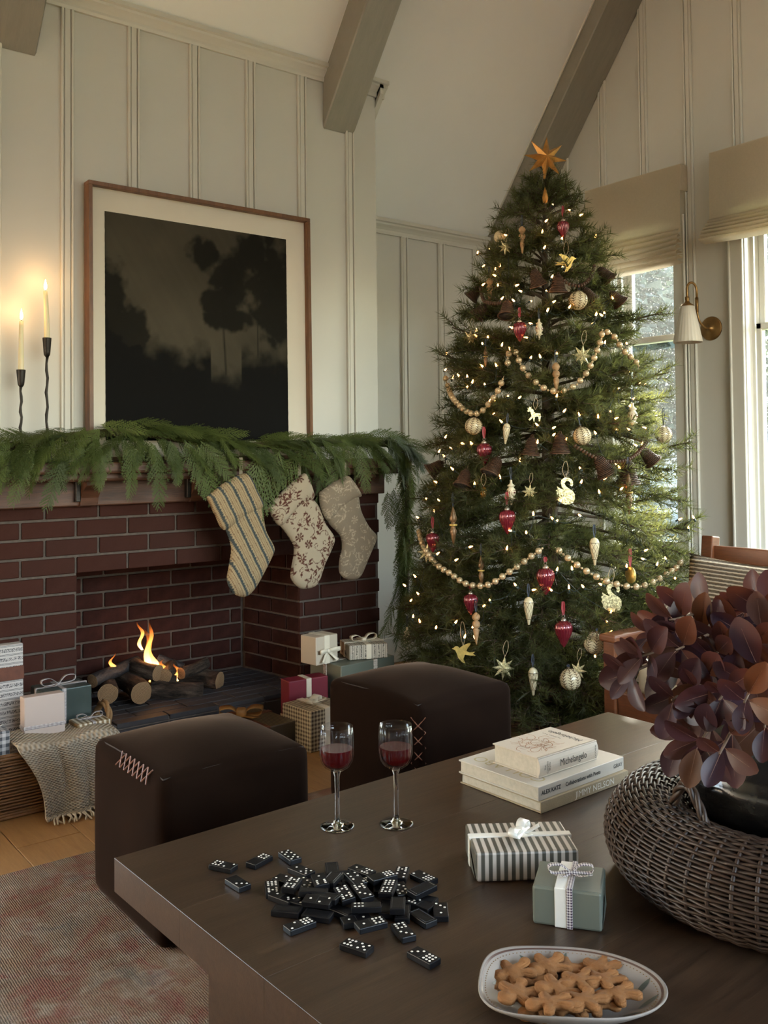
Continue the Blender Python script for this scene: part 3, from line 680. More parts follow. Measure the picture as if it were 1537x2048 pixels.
# coffee table
m_table = mat_wood('table_oak', (0.018, 0.0090, 0.0048, 1), (0.048, 0.026, 0.0140, 1), (1.2, 16, 16), 0.34, 0.10, 0.5, 4)
TZ, TT = 0.40, 0.062
tbl = empty('coffee_table', (1.44, 1.07, ZR), radians(1.5), 'low dark brown wooden coffee table with a thick plank top', 'table')
TX, TY = 0.745, 0.655
bw = 2*TY/5
for i in range(5):
    MB().rbox(-TX, TX, -TY+i*bw+0.0001, -TY+(i+1)*bw-0.0001, TZ-TT-ZR, TZ-ZR, 0.0003, 1).build('top_plank', m_table, tbl)
for sx in (-1, 1):
    MB().rbox(sx*(TX-0.13)-0.045, sx*(TX-0.13)+0.045, -TY+0.16, TY-0.20, 0, TZ-TT-ZR, 0.004, 1).build('leg', m_table, tbl)
MB().rbox(-TX+0.13, TX-0.13, -0.045, 0.045, 0.05, 0.13, 0.004, 1).build('stretcher', m_table, tbl)
def T(x, y, z=TZ): return at(x, y, 2, z)

# ------------------------------------------------------------------ wine glasses
def mat_glass(name, thin):
    m = NM(name, 0.0)
    if not thin:
        m.b.inputs['Transmission Weight'].default_value = 1.0; m.b.inputs['IOR'].default_value = 1.45; m.base((0.97, 0.98, 0.98, 1)); m.coord(); return m.m
    t = m.t; tr = m.n('BsdfTransparent'); tr.inputs[0].default_value = (0.95, 0.96, 0.96, 1); gl = m.n('BsdfGlossy', {'Roughness': 0.02}); lw = m.n('LayerWeight', {'Blend': 0.28}); m.coord()
    f = m.math('ADD', m.math('MULTIPLY', m.math('POWER', lw.outputs['Facing'], 2.2), 0.70), 0.025, True); mx = m.n('MixShader'); t.links.new(f, mx.inputs[0]); t.links.new(tr.outputs[0], mx.inputs[1]); t.links.new(gl.outputs[0], mx.inputs[2]); t.links.new(mx.outputs[0], m.o.inputs[0]); return m.m
m_glass = mat_glass('clear_glass', False); m_bowl = mat_glass('thin_ribbed_glass', True)
def mat_wine():
    m = NM('red_wine', 0.08, 0, 0.25); m.b.inputs['Transmission Weight'].default_value = 0.15; m.b.inputs['IOR'].default_value = 1.33; m.base((0.062, 0.0016, 0.0022, 1)); m.coord(); return m.m
m_wine = mat_wine()
def wineglass(px, py, label):
    p = T(px, py); g = empty('wine_glass', p+Vector((0, 0, 0.0004)), 0.3, label, 'wine glass', 'two stemmed glasses of red wine'); H = 0.200; R = 0.034
    rib = lambda a: 0.030*cos(22*a)
    out = [(0.006, 0.112), (0.016, 0.1135), (0.0255, 0.120), (0.0315, 0.130), (R, 0.143), (R, 0.160), (R-0.0003, 0.18), (R-0.0008, H)]
    inn = [(R-0.0018, H), (R-0.0016, 0.18), (R-0.0016, 0.160), (R-0.0018, 0.144), (0.0298, 0.132), (0.024, 0.1225), (0.015, 0.1165), (1e-5, 0.1150)]
    mb = MB(); n = 176
    prof = out+inn; vs_, fs = [], []
    for k, (r, z) in enumerate(prof):
        for j in range(n):
            a = 2*pi*j/n; w_ = rib(a) if (k < len(out) and 0.125 < z < 0.197) else 0; vs_.append((r*(1+w_)*cos(a), r*(1+w_)*sin(a), z))
    for i in range(len(prof)-1):
        for j in range(n): j2 = (j+1) % n; fs.append((i*n+j, i*n+j2, (i+1)*n+j2, (i+1)*n+j))
    mb.add(vs_, fs); mb.add([(0, 0, 0.112)], [])
    mb.lathe([(1e-5, 0.1118), (0.006, 0.112)], n)
    mb.build('bowl', m_bowl, g, smooth=True)
    MB().lathe([(1e-5, 0.0), (0.033, 0.0), (0.0345, 0.001), (0.033, 0.0022), (0.020, 0.0035), (0.009, 0.006), (0.0075, 0.010), (0.0055, 0.013), (0.0047, 0.02), (0.0043, 0.06), (0.0050, 0.10), (0.0078, 0.108), (0.0075, 0.1115), (1e-5, 0.1116)], 40).build('stem', m_glass, g, smooth=True)
    zl = 0.156; MB().lathe([(1e-5, 0.1154), (0.0152, 0.1169), (0.0242, 0.1229), (0.0300, 0.1324), (R-0.0020, 0.1444), (R-0.0018, zl-0.001), (R-0.0019, zl), (1e-5, zl)], 64).build('wine', m_wine, g, smooth=False, auto=0.6)
wineglass(675, 1653, 'ribbed wine glass of red wine nearer the ottoman on the left')
wineglass(793, 1648, 'ribbed wine glass of red wine nearer the books on the right')

# ------------------------------------------------------------------ text helper
_txt = bpy.data.curves.new('lettering_src', 'FONT')
def text_mesh(body, size, sx=1.0, bold=0.0, shear=0.0, space=1.0):
    c = bpy.data.curves.new('lettering', 'FONT'); c.body = body; c.size = size; c.align_x = 'CENTER'; c.align_y = 'CENTER'; c.offset = bold; c.shear = shear; c.space_character = space; c.resolution_u = 3
    o = bpy.data.objects.new('t', c); COL.objects.link(o); dg = bpy.context.evaluated_depsgraph_get(); me = bpy.data.meshes.new_from_object(o.evaluated_get(dg))
    bpy.data.objects.remove(o); bpy.data.curves.remove(c)
    for v in me.vertices: v.co.x *= sx
    me.name = 'lettering'; return me
m_ink = mat_plain('black_ink', (0.012, 0.012, 0.012, 1), 0.6); m_inkw = mat_plain('white_ink', (0.78, 0.75, 0.66, 1), 0.5); m_inks = mat_plain('sepia_ink', (0.34, 0.17, 0.09, 1), 0.7); m_inky = mat_plain('faded_gold_ink', (0.42, 0.35, 0.19, 1), 0.7)
# ------------------------------------------------------------------ books
m_page = mat_plain('pages', (0.48, 0.42, 0.33, 1), 0.85, var=0.10, scale=90)
def book(loc, rz, lx, ly, h, mcov, label, round_=False):
    """spine on -Y side, length lx along X"""
    b = empty('book', loc, rz, label, 'book', 'stack of art books on the coffee table'); t = 0.003
    MB().rbox(-lx/2, lx/2, -ly/2, ly/2, 0, t, 0.0008, 1).build('back_cover', mcov, b)
    MB().rbox(-lx/2, lx/2, -ly/2, ly/2, h-t, h, 0.0008, 1).build('front_cover', mcov, b)
    MB().box(-lx/2+0.004, lx/2-0.004, -ly/2+0.003, ly/2-0.004, t, h-t).build('pages', m_page, b)
    if round_:
        mb = MB(); out = [(-ly/2+0.002-0.006*sin(pi*i/8), h*i/8) for i in range(9)]+[(-ly/2+0.004, h), (-ly/2+0.004, 0)]; nn = len(out)
        mb.add([(-lx/2, y, z) for y, z in out]+[(lx/2, y, z) for y, z in out], [tuple(range(nn)), tuple(range(2*nn-1, nn-1, -1))]+[(i, (i+1) % nn, (i+1) % nn+nn, i+nn) for i in range(nn)]); sp = mb.build('spine', mcov, b)
    else: sp = MB().rbox(-lx/2, lx/2, -ly/2-0.0012, -ly/2+0.002, 0, h, 0.0008, 1).build('spine', mcov, b)
    return b, sp
m_cov1 = mat_plain('tan_cloth_cover', (0.34, 0.265, 0.165, 1), 0.8, var=0.06, scale=30, bump=0.2, bscale=400)
m_cov2 = mat_plain('white_cover', (0.52, 0.47, 0.40, 1), 0.45, var=0.06, scale=6)
m_cov3 = mat_plain('ivory_cover', (0.54, 0.46, 0.37, 1), 0.5, var=0.04, scale=6)
pA, pB, pC = T(1082, 1628), T(1257, 1566), T(918, 1572)          # lowest book: near corner, right, far left
LX1 = 0.298; LY1 = 0.240; rzb = radians(1.5)
cb = pA + Vector((cos(rzb)*LX1/2-sin(rzb)*LY1/2, sin(rzb)*LX1/2+cos(rzb)*LY1/2, 0))
b1, s1 = book((cb.x, cb.y, TZ+0.0004), rzb, LX1, LY1, 0.024, m_cov1, 'tan clothbound book at the bottom of the stack')
def spine_text(sp, body, size, x, h, ly, mat_, dy=-0.0018, sx=1.0, bold=0.0, rot=0.0, space=1.0):
    me = text_mesh(body, size, sx, bold, space=space); me.materials.append(mat_); link('lettering', me, None, sp, loc=(x, -ly/2+dy, h), rot=(radians(90), rot, 0))
spine_text(s1, 'JIMMY NELSON', 0.019, 0.03, 0.012, LY1, m_inkw, sx=1.05)
b2, s2 = book((cb.x-0.004, cb.y+0.004, TZ+0.0248), rzb+0.012, LX1-0.002, LY1-0.005, 0.029, m_cov2, 'white art book in the middle of the stack')
spine_text(s2, 'ALEX KATZ', 0.0120, -0.108, 0.0145, LY1-0.005, m_ink, bold=0.0004)
spine_text(s2, 'Collaborations with Poets', 0.0115, 0.0, 0.0145, LY1-0.005, m_ink, bold=0.0003)
spine_text(s2, 'GRAY', 0.0125, 0.125, 0.0145, LY1-0.005, m_ink)
me = text_mesh('COLLABO', 0.045, 1.0); me.materials.append(m_inky); link('lettering', me, None, b2.children[1], loc=(-0.108, 0.0, 0.0293), rot=(0, 0, radians(90)))
LX3, LY3, H3 = 0.196, 0.137, 0.043
b3, s3 = book((1.486+LX3/2, 1.386+LY3/2, TZ+0.0542), rzb-0.01, LX3, LY3, H3, m_cov3, 'thick ivory book with a sepia sketch on top of the stack', True)
spine_text(s3, 'Michelangelo', 0.0215, 0.012, 0.0205, LY3, m_ink, dy=-0.0046, sx=0.80)
spine_text(s3, 'The\nComplete\nWorks', 0.0072, -0.074, 0.0205, LY3, m_ink, dy=-0.0046, rot=radians(-90), sx=0.9)
spine_text(s3, 'TASCHEN', 0.0068, 0.088, 0.0205, LY3, m_ink, dy=-0.0046, rot=radians(-90))
fc = b3.children[1]
me = text_mesh('Michelangelo', 0.026, 0.85); me.materials.append(m_ink); link('lettering', me, None, fc, loc=(0.068, 0.0, H3+0.0003), rot=(0, 0, radians(90)), scale=0.86)
me = text_mesh('The Complete Works', 0.007, 0.9); me.materials.append(m_ink); link('lettering', me, None, fc, loc=(0.046, 0.02, H3+0.0003), rot=(0, 0, radians(90)))
mb = MB(); R = random.Random(5)
for k in range(34):      # loose generic sepia pen strokes
    cx_, cy_ = R.gauss(-0.028, 0.024), R.gauss(0.0, 0.022); a0 = R.uniform(0, 6.28); rr = R.uniform(0.006, 0.024)
    pts = [(cx_+rr*cos(a0+t*0.35)*(1+0.03*t), cy_+rr*sin(a0+t*0.35), H3+0.0003) for t in range(9)]
    pts = [p for p in pts if abs(p[0]) < LX3/2-0.006 and abs(p[1]) < LY3/2-0.006]
    for p, q in zip(pts, pts[1:]):
        d = Vector(q)-Vector(p); nrm = Vector((-d.y, d.x, 0)).normalized()*0.0007; mb.add([Vector(p)-nrm, Vector(q)-nrm, Vector(q)+nrm, Vector(p)+nrm], [(0, 1, 2, 3)])
mb.build('sketch_print', m_inks, fc, fix=False)

# ------------------------------------------------------------------ wrapped gifts: generic builder
def mat_stripe(name, cols, period, axis=0, rough=0.45, fine=None, widths=None):
    """cols: list of (start, colour) inside one period"""
    m = NM(name, rough); co = m.coord('Object'); x = m.sep(co)[axis]
    f = m.math('FRACT', m.math('DIVIDE', x, period)); nd = m.n('ValToRGB'); nd.color_ramp.interpolation = 'CONSTANT'; cr = nd.color_ramp
    while len(cr.elements) < len(cols): cr.elements.new(0.5)
    for e, (p, c) in zip(cr.elements, cols): e.position = p; e.color = c
    m.set(nd.inputs[0], f); m.base(nd.outputs[0]); m.bump(m.noise(co, 14, 3), 0.12, 0.01); return m.m
def mat_gingham(name, base, dark, period, rough=0.6):
    m = NM(name, rough); co = m.coord('Object'); x, y, z = m.sep(co)
    geo = m.n('NewGeometry'); tc = m.n('TexCoord'); nx, ny, nz = m.sep(tc.outputs['Normal'])
    def st(v): return m.math('GREATER_THAN', m.math('FRACT', m.math('DIVIDE', v, period)), 0.5)
    ax_ = m.math('GREATER_THAN', m.math('ABSOLUTE', nx), 0.6); az_ = m.math('GREATER_THAN', m.math('ABSOLUTE', nz), 0.6)
    # u: x unless the face looks along x (then y); v: z unless the face looks along z (then y)
    u = m.math('ADD', m.math('MULTIPLY', st(x), m.math('SUBTRACT', 1.0, ax_)), m.math('MULTIPLY', st(y), ax_))
    v = m.math('ADD', m.math('MULTIPLY', st(z), m.math('SUBTRACT', 1.0, az_)), m.math('MULTIPLY', st(y), az_))
    f = m.math('MULTIPLY', m.math('ADD', u, v), 0.5)
    mid = tuple((a+b)/2 for a, b in zip(base, dark)); m.base(m.ramp(f, [(0.0, base), (0.5, mid), (1.0, dark)])); return m.m
def mat_print(name, base, ink, period, rough=0.5, axis=2):
    """rows of small scroll print between thin rules"""
    m = NM(name, rough); co = m.coord('Object'); x, y, z = m.sep(co); v = (x, y, z)[axis]
    f = m.math('FRACT', m.math('DIVIDE', v, period)); band = m.math('LESS_THAN', m.math('ABSOLUTE', m.math('SUBTRACT', f, 0.35)), 0.20)
    sq = m.noise(co, 420, 2, 0.5, 0.6); b1_ = m.math('MULTIPLY', band, m.math('GREATER_THAN', sq, 0.50))
    r1 = m.math('LESS_THAN', m.math('ABSOLUTE', m.math('SUBTRACT', f, 0.78)), 0.025); r2 = m.math('LESS_THAN', m.math('ABSOLUTE', m.math('SUBTRACT', f, 0.90)), 0.025)
    a = m.math('MINIMUM', m.math('ADD', m.math('ADD', b1_, r1), r2), 1.0); m.base(m.mix(a, base, ink)); return m.m
m_satin = mat_plain('cream_satin_ribbon', (0.70, 0.62, 0.48, 1), 0.28, var=0.05, scale=20, spec=0.6)
m_satinw = mat_plain('white_satin_ribbon', (0.78, 0.74, 0.66, 1), 0.25, var=0.05, scale=20, spec=0.6)
m_brownr = mat_plain('brown_velvet_ribbon', (0.10, 0.028, 0.012, 1), 0.7, var=0.2, scale=40)
m_ochre = mat_plain('ochre_ribbon', (0.22, 0.095, 0.018, 1), 0.6, var=0.2, scale=40)
m_gingr = mat_gingham('plum_gingham_ribbon', (0.66, 0.60, 0.56, 1), (0.035, 0.012, 0.035, 1), 0.0042)
m_lacer = mat_print('trim_ribbon', (0.62, 0.55, 0.46, 1), (0.05, 0.03, 0.02, 1), 0.010)
def strip(mb, pts, wdir, w_):
    """flat ribbon of width w_ along a path (double layered, thin)"""
    P = catmull(pts, 6); wd = Vector(wdir).normalized()*w_/2; n0 = len(P); vs_ = []
    for i, p in enumerate(P):
        a = P[max(i-1, 0)]; b = P[min(i+1, n0-1)]; t = (b-a).normalized(); nn = t.cross(wd).normalized()*0.0005
        vs_ += [p-wd-nn, p+wd-nn, p+wd+nn, p-wd+nn]
    fs = []
    for i in range(n0-1):
        for j in range(4): j2 = (j+1) % 4; fs.append((i*4+j, i*4+j2, i*4+4+j2, i*4+4+j))
    fs += [(0, 1, 2, 3), (n0*4-1, n0*4-2, n0*4-3, n0*4-4)]
    mb.add(vs_, fs)
def bow(w_, size, tails=(1, 1), rise=1.0):
    mb = MB()
    for s in (-1, 1):
        strip(mb, [(0, 0, 0.004), (s*size*0.45, 0.06*size, 0.42*size*rise), (s*size*0.98, 0.02*size, 0.40*size*rise), (s*size*0.85, -0.05*size, 0.12*size), (0, 0, 0.006)], (0.1*s, 1, 0.1), w_)
    for s, k in zip((-1, 1), tails):
        if k: strip(mb, [(0, 0, 0.005), (s*size*0.35*k, -0.35*size, 0.10*size), (s*size*0.75*k, -0.80*size, 0.012)], (1, 0.45*s, 0.0), w_*0.9)
    mb.rbox(-w_*0.45, w_*0.45, -w_*0.5, w_*0.5, 0.0, w_*0.75, w_*0.2, 2)
    return mb
def gift(loc, rz, sx, sy, sz, paper, label, band=None, bandm=None, bandw=0.015, bowm=None, bowsize=0.05, bowloc=None, bowrot=(0, 0, 0), group='wrapped presents', bands='x', rot=None, name='gift_box', bx=0.0, by=0.0, tails=(1, 1), roww=None, bandz=0.3):
    g = empty(name, loc, rz, label, 'gift', group)
    if rot is not None: g.rotation_euler = rot
    me = MB().rbox(-sx/2, sx/2, -sy/2, sy/2, 0, sz, min(0.004, sz*0.08), 2).mesh('wrapping')
    for v in me.vertices:
        v.co += Vector((fbm(v.co.y*9, v.co.z*9, sx*50), fbm(v.co.x*9, v.co.z*9, 3), 0))*0.003
    link('wrapping', me, paper, g)
    # folded paper flaps on the ends
    for s in (-1, 1):
        fl_ = MB(); fl_.add([(s*(sx/2+0.0012), -sy/2+0.006, 0.003), (s*(sx/2+0.0012), sy/2-0.006, 0.003), (s*(sx/2+0.0022), 0.006, sz*0.62), (s*(sx/2+0.0022), -0.006, sz*0.62)], [(0, 1, 2, 3)])
        fl_.build('end_flap', paper, g, fix=False)
    if bandm:
        e = 0.0018; mb = MB()
        if 'x' in bands: mb.rbox(bx-bandw/2, bx+bandw/2, -sy/2-e, sy/2+e, -0.0 if rot is None else -e, sz+e, 0.0012, 1)
        if 'y' in bands: mb.rbox(-sx/2-e-0.0015, sx/2+e+0.0015, by-bandw/2, by+bandw/2, 0.0, sz+e+0.0004, 0.0012, 1)
        if 'z' in bands: mb.rbox(-sx/2-e, sx/2+e, -sy/2-e, sy/2+e, sz*bandz-bandw/2, sz*bandz+bandw/2, 0.0012, 1)
        mb.build('ribbon', bandm, g)
    if bowm:
        bl = bowloc or (bx, by, sz+0.0015)
        bow(roww or bandw, bowsize, tails).build('bow', bowm, g, smooth=True, loc=bl, rot=bowrot, fix=True)
    return g
# table gifts
m_wrap_str = mat_stripe('grey_striped_paper', [(0.0, (0.060, 0.055, 0.042, 1)), (0.42, (0.30, 0.26, 0.21, 1)), (0.47, (0.46, 0.40, 0.34, 1)), (0.90, (0.30, 0.26, 0.21, 1)), (0.95, (0.060, 0.055, 0.042, 1))], 0.0135)
a = T(953, 1766); b = T(1163, 1738)
rz_ = atan2(b.y-a.y, b.x-a.x); Ls = (b-a).length
Ls = 0.182; W2 = 0.132; rz_ = radians(-35)
cg = a + Vector((cos(rz_)*Ls/2-sin(rz_)*W2/2, sin(rz_)*Ls/2+cos(rz_)*W2/2, 0))
gift((cg.x, cg.y, TZ+0.0006), rz_, Ls, W2, 0.051, m_wrap_str, 'grey and cream striped gift box with white satin bow on the coffee table', bandm=m_satinw, bandw=0.017, bowm=m_satinw, bowsize=0.036, bands='y', by=0.005, bowrot=(0, 0, radians(60)), group='gifts on the coffee table', bx=0.0)
m_sage = mat_plain('sage_green_paper', (0.115, 0.125, 0.100, 1), 0.38, var=0.06, scale=5, bump=0.12, bscale=16)
a = T(1066, 1848); Lg, Wg, rg = 0.108, 0.098, radians(-55)
cg = a + Vector((cos(rg)*Lg/2-sin(rg)*Wg/2, sin(rg)*Lg/2+cos(rg)*Wg/2, 0))
g = gift((cg.x, cg.y, TZ+0.0006), rg, Lg, Wg, 0.060, m_sage, 'small sage green gift with white band and plum gingham bow', bandm=m_satinw, bandw=0.022, bands='x', bx=-0.008, bowm=m_gingr, bowsize=0.036, bowloc=(0.002, 0.0, 0.0625), bowrot=(0, 0, radians(15)), group='gifts on the coffee table', roww=0.0085)
MB().rbox(0.0, 0.009, -Wg/2-0.0035, Wg/2+0.0035, 0.0, 0.060+0.0035, 0.001, 1).build('gingham_ribbon', m_gingr, g)

# ------------------------------------------------------------------ dominoes
m_dom = mat_plain('black_domino', (0.0045, 0.0042, 0.0050, 1), 0.38, var=0.3, scale=60, spec=0.22)
m_pip = mat_plain('ivory_pip', (0.72, 0.66, 0.58, 1), 0.5)
DL, DW, DH = 0.048, 0.024, 0.0095
dom_me = MB().rbox(-DL/2, DL/2, -DW/2, DW/2, 0, DH, 0.0012, 2).mesh('domino'); dom_me.materials.append(m_dom)
PIPS = {0: [], 1: [(0, 0)], 2: [(-1, -1), (1, 1)], 3: [(-1, -1), (0, 0), (1, 1)], 4: [(-1, -1), (1, 1), (-1, 1), (1, -1)], 5: [(-1, -1), (1, 1), (-1, 1), (1, -1), (0, 0)],
        6: [(-1, -1), (0, -1), (1, -1), (-1, 1), (0, 1), (1, 1)], 7: [(-1, -1), (0, -1), (1, -1), (-1, 1), (0, 1), (1, 1), (0, 0)], 8: [(-1, -1), (0, -1), (1, -1), (-1, 1), (0, 1), (1, 1), (-1, 0), (1, 0)], 9: [(i, j) for i in (-1, 0, 1) for j in (-1, 0, 1)]}
_pm = {}
def pip_mesh(l, r):
    if (l, r) not in _pm:
        mb = MB()
        for side, n_ in ((-1, l), (1, r)):
            for (i, j) in PIPS[n_]:
                mb.lathe([(0.0020, DH-0.0002), (0.0021, DH+0.00025), (0.0012, DH+0.0005), (1e-5, DH+0.0005)], 10, M_=TR(side*DL/4+i*0.0062, j*0.0066, 0))
        _pm[(l, r)] = mb.mesh('pips'); _pm[(l, r)].materials.append(m_pip)
    return _pm[(l, r)]
groove = MB().box(-0.0005, 0.0005, -DW/2+0.001, DW/2-0.001, DH-0.0002, DH+0.00015).mesh('groove'); groove.materials.append(m_ink)
groove_b = MB().tube([(-DL/2+0.004, -DW/2+0.003, DH), (DL/2-0.004, -DW/2+0.003, DH), (DL/2-0.004, DW/2-0.003, DH), (-DL/2+0.004, DW/2-0.003, DH)], 0.0004, 4, closed=True).mesh('rim'); groove_b.materials.append(m_dom)
NUMW = ['blank', 'one', 'two', 'three', 'four', 'five', 'six', 'seven', 'eight', 'nine']
# (px, py, photo angle of long axis in degrees, level, left pips, right pips or None for face down, label)
DOMS = [
 (447, 1728, 12, 0, 8, 2, 'eight-two domino farthest left on the table'),
 (476, 1762, 32, 0, 0, 3, 'blank-three domino below the farthest left one'),
 (519, 1717, -28, 0, 0, 8, 'blank-eight domino lying apart beyond the pile, second of three'),
 (580, 1709, 35, 0, 5, 5, 'double-five domino lying apart at the far edge of the spread'),
 (603, 1738, 22, 0, 1, 5, 'one-five domino at the far left edge of the pile'),
 (545, 1773, 82, 0, 9, 7, 'nine-seven domino standing upright to view at the left of the pile'),
 (584, 1767, -55, 1, 8, 7, 'eight-seven domino lying on top at the left of the pile'),
 (566, 1791, 20, 0, 1, 1, 'double-one domino half under the left of the pile'),
 (574, 1757, 15, 0, 2, 6, 'mostly covered domino at the far left of the pile'),
 (612, 1765, 35, 0, 4, 5, 'spotted domino tucked behind the tilted left tiles'),
 (641, 1760, 68, 1, 1, 6, 'one-six domino resting tilted near the middle of the pile'),
 (665, 1756, -50, 1, None, None, 'face-down domino with a scratched back beyond the middle'),
 (665, 1735, 80, 0, None, None, 'face-down domino upright to view at the far edge of the pile'),
 (693, 1752, 70, 0, None, None, 'face-down domino mostly hidden behind the four-two tile'),
 (627, 1782, 0, 1, None, None, 'face-down domino lying level across the middle left of the pile'),
 (600, 1800, 15, 0, 3, 4, 'domino peeking out from under the middle left of the pile'),
 (636, 1800, 8, 1, 1, 2, 'one-two domino leaning in front of the middle left'),
 (652, 1792, 12, 1, None, None, 'face-down domino behind the leaning one-two tile'),
 (574, 1817, 6, 0, None, None, 'face-down domino at the near left of the pile'),
 (636, 1826, 8, 0, None, None, 'face-down domino in front of the pile with a rimmed back'),
 (600, 1846, -20, 0, 2, 9, 'two-nine domino in front of the pile at the left'),
 (724, 1738, 20, 0, 1, 7, 'one-seven domino at the far middle of the pile'),
 (711, 1757, 45, 1, 4, 2, 'four-two domino lying over the far middle tiles'),
 (743, 1757, -15, 0, 9, 9, 'double-nine domino at the far right middle of the pile'),
 (765, 1752, -15, 1, 0, 9, 'nine-spotted domino half hidden behind the double nine'),
 (690, 1786, 55, 1, 7, 7, 'double-seven domino in the middle of the pile'),
 (725, 1782, 48, 1, 7, 3, 'seven-three domino right of the double seven'),
 (684, 1778, 20, 0, None, None, 'face-down domino buried under the centre of the pile'),
 (803, 1744, -72, 0, 4, 7, 'four-seven domino upright to view at the far right'),
 (848, 1751, 25, 0, 2, 9, 'two-nine domino at the far right end of the pile'),
 (777, 1774, -65, 1, 8, 9, 'eight-nine domino on top at the right of the pile'),
 (802, 1776, 60, 0, 3, 5, 'domino showing few pips under the top right tile'),
 (760, 1770, 80, 0, None, None, 'face-down domino under the eight-nine tile'),
 (845, 1777, -22, 1, None, None, 'face-down domino sticking out at the right of the pile'),
 (846, 1795, 12, 0, None, None, 'face-down domino under the one sticking out at the right'),
 (841, 1805, 20, 0, 7, 0, 'seven-blank domino at the near right of the pile'),
 (733, 1812, -2, 1, 6, 0, 'six-blank domino in the near middle of the pile'),
 (685, 1818, 22, 0, None, None, 'face-down domino left of the six-blank tile'),
 (775, 1812, -80, 0, None, None, 'face-down domino standing behind the near right cluster'),
 (796, 1808, -86, 1, None, None, 'face-down domino with shiny scratched back at the near right'),
 (806, 1822, -84, 0, None, None, 'face-down domino under the shiny scratched one'),
 (845, 1831, 32, 0, None, None, 'face-down domino at the near right edge of the pile'),
 (882, 1818, 85, 0, 3, 1, 'three-one domino farthest right on the table'),
 (713, 1836, -10, 0, 1, 1, 'domino partly under the one-eight tile'),
 (742, 1846, -14, 1, 1, 8, 'one-eight domino at the front of the pile'),
 (807, 1858, 50, 0, 8, 3, 'eight-three domino in front of the pile at the right'),
 (714, 1889, 18, 0, 7, 5, 'seven-five domino lying apart nearest the camera, left of two'),
 (848, 1909, 28, 0, 3, 9, 'three-nine domino lying apart nearest the camera, right of two'),
 (742, 1800, 30, 0, None, None, 'face-down domino buried under the near middle of the pile'),
]
for (px, py, ang_, lev, l, r_, lab) in DOMS:
    z = TZ+0.0004+lev*(DH+0.0004); p = at(px, py, 2, z+DH)
    q = at(px+10*cos(radians(ang_)), py+10*sin(radians(ang_)), 2, z+DH); rz = atan2(q.y-p.y, q.x-p.x)
    o = link('domino', dom_me, None, None, loc=(p.x, p.y, z), rot=(RNG.uniform(-.12, .12) if lev else 0, RNG.uniform(-.06, .06) if lev else 0, rz)); tag(o, lab, 'domino', 'black dominoes scattered on the table')
    if lev: o.location.z += 0.002
    if l is not None:
        link('pips', pip_mesh(l, r_), None, o); link('groove', groove, None, o)
    else: link('rim', groove_b, None, o)

# ------------------------------------------------------------------ plate of gingerbread cookies
pc = T(1133, 1966); pl_a = T(950, 1950); 
PA, PB = 0.122, 0.095
PRZ = radians(-44)
pl0 = T(950, 1945); pl1 = T(1317, 1965)
plate = empty('platter', (0, 0, TZ+0.0004), PRZ, 'wavy-edged cream ceramic platter with brown rim and painted leaves', 'plate')
plate.location = (0.985, 0.871, TZ+0.0004)
def rim_w(a): return 1+0.025*cos(2*a)+0.045*cos(3*a+0.6)+0.02*cos(5*a)
prof = [(0.0, 0.003), (0.55, 0.003), (0.72, 0.009), (0.90, 0.021), (0.985, 0.027), (1.0, 0.029), (1.01, 0.027), (0.99, 0.0235), (0.9, 0.016), (0.72, 0.004), (0.60, 0.0), (0.0, 0.0)]
def plate_mesh(prof, n=96):
    mb = MB(); vs_, fs = [], []
    for (s, z) in prof:
        for j in range(n):
            a = 2*pi*j/n; k_ = s*(1+(rim_w(a)-1)*s**3); vs_.append((PA*k_*cos(a), PB*k_*sin(a), z+0.004*s**4*sin(3*a)))
    for i in range(len(prof)-1):
        for j in range(n): j2 = (j+1) % n; fs.append((i*n+j, i*n+j2, (i+1)*n+j2, (i+1)*n+j))
    return mb.add(vs_, fs)
m_cer = mat_plain('cream_glaze', (0.24, 0.205, 0.175, 1), 0.45, var=0.04, scale=8, spec=0.25)
m_brim = mat_plain('brown_glaze', (0.075, 0.04, 0.03, 1), 0.3); m_green = mat_plain('leaf_glaze', (0.060, 0.068, 0.052, 1), 0.35); m_dots = mat_plain('ochre_glaze', (0.20, 0.10, 0.03, 1), 0.4)
plate_mesh(prof).build('dish', m_cer, plate, smooth=True)
def ptz(s): 
    P = [(0.0, .003), (.55, .003), (.72, .009), (.90, .021), (.985, .027), (1.0, .029)]
    for (a, b), (c, d) in zip(P, P[1:]):
        if s <= c: return b+(d-b)*(s-a)/(c-a)
    return .029
def pp(s, a, dz=0.0004): k_ = s*(1+(rim_w(a)-1)*s**3); return (PA*k_*cos(a), PB*k_*sin(a), ptz(s)+0.004*s**4*sin(3*a)+dz)
mb = MB(); n = 120
for j in range(n):
    a0, a1 = 2*pi*j/n, 2*pi*(j+1)/n; mb.add([pp(0.955, a0), pp(0.955, a1), pp(0.975, a1), pp(0.975, a0)], [(0, 1, 2, 3)])
mb.build('rim_line', m_brim, plate, fix=False)
mb = MB()
for j in range(110):
    c = Vector(pp(0.925, 2*pi*j/110)); mb.sphere(c, 0.0011, 6, 4, sc=(1, 1, 0.4))
mb.build('rim_dots', m_dots, plate)
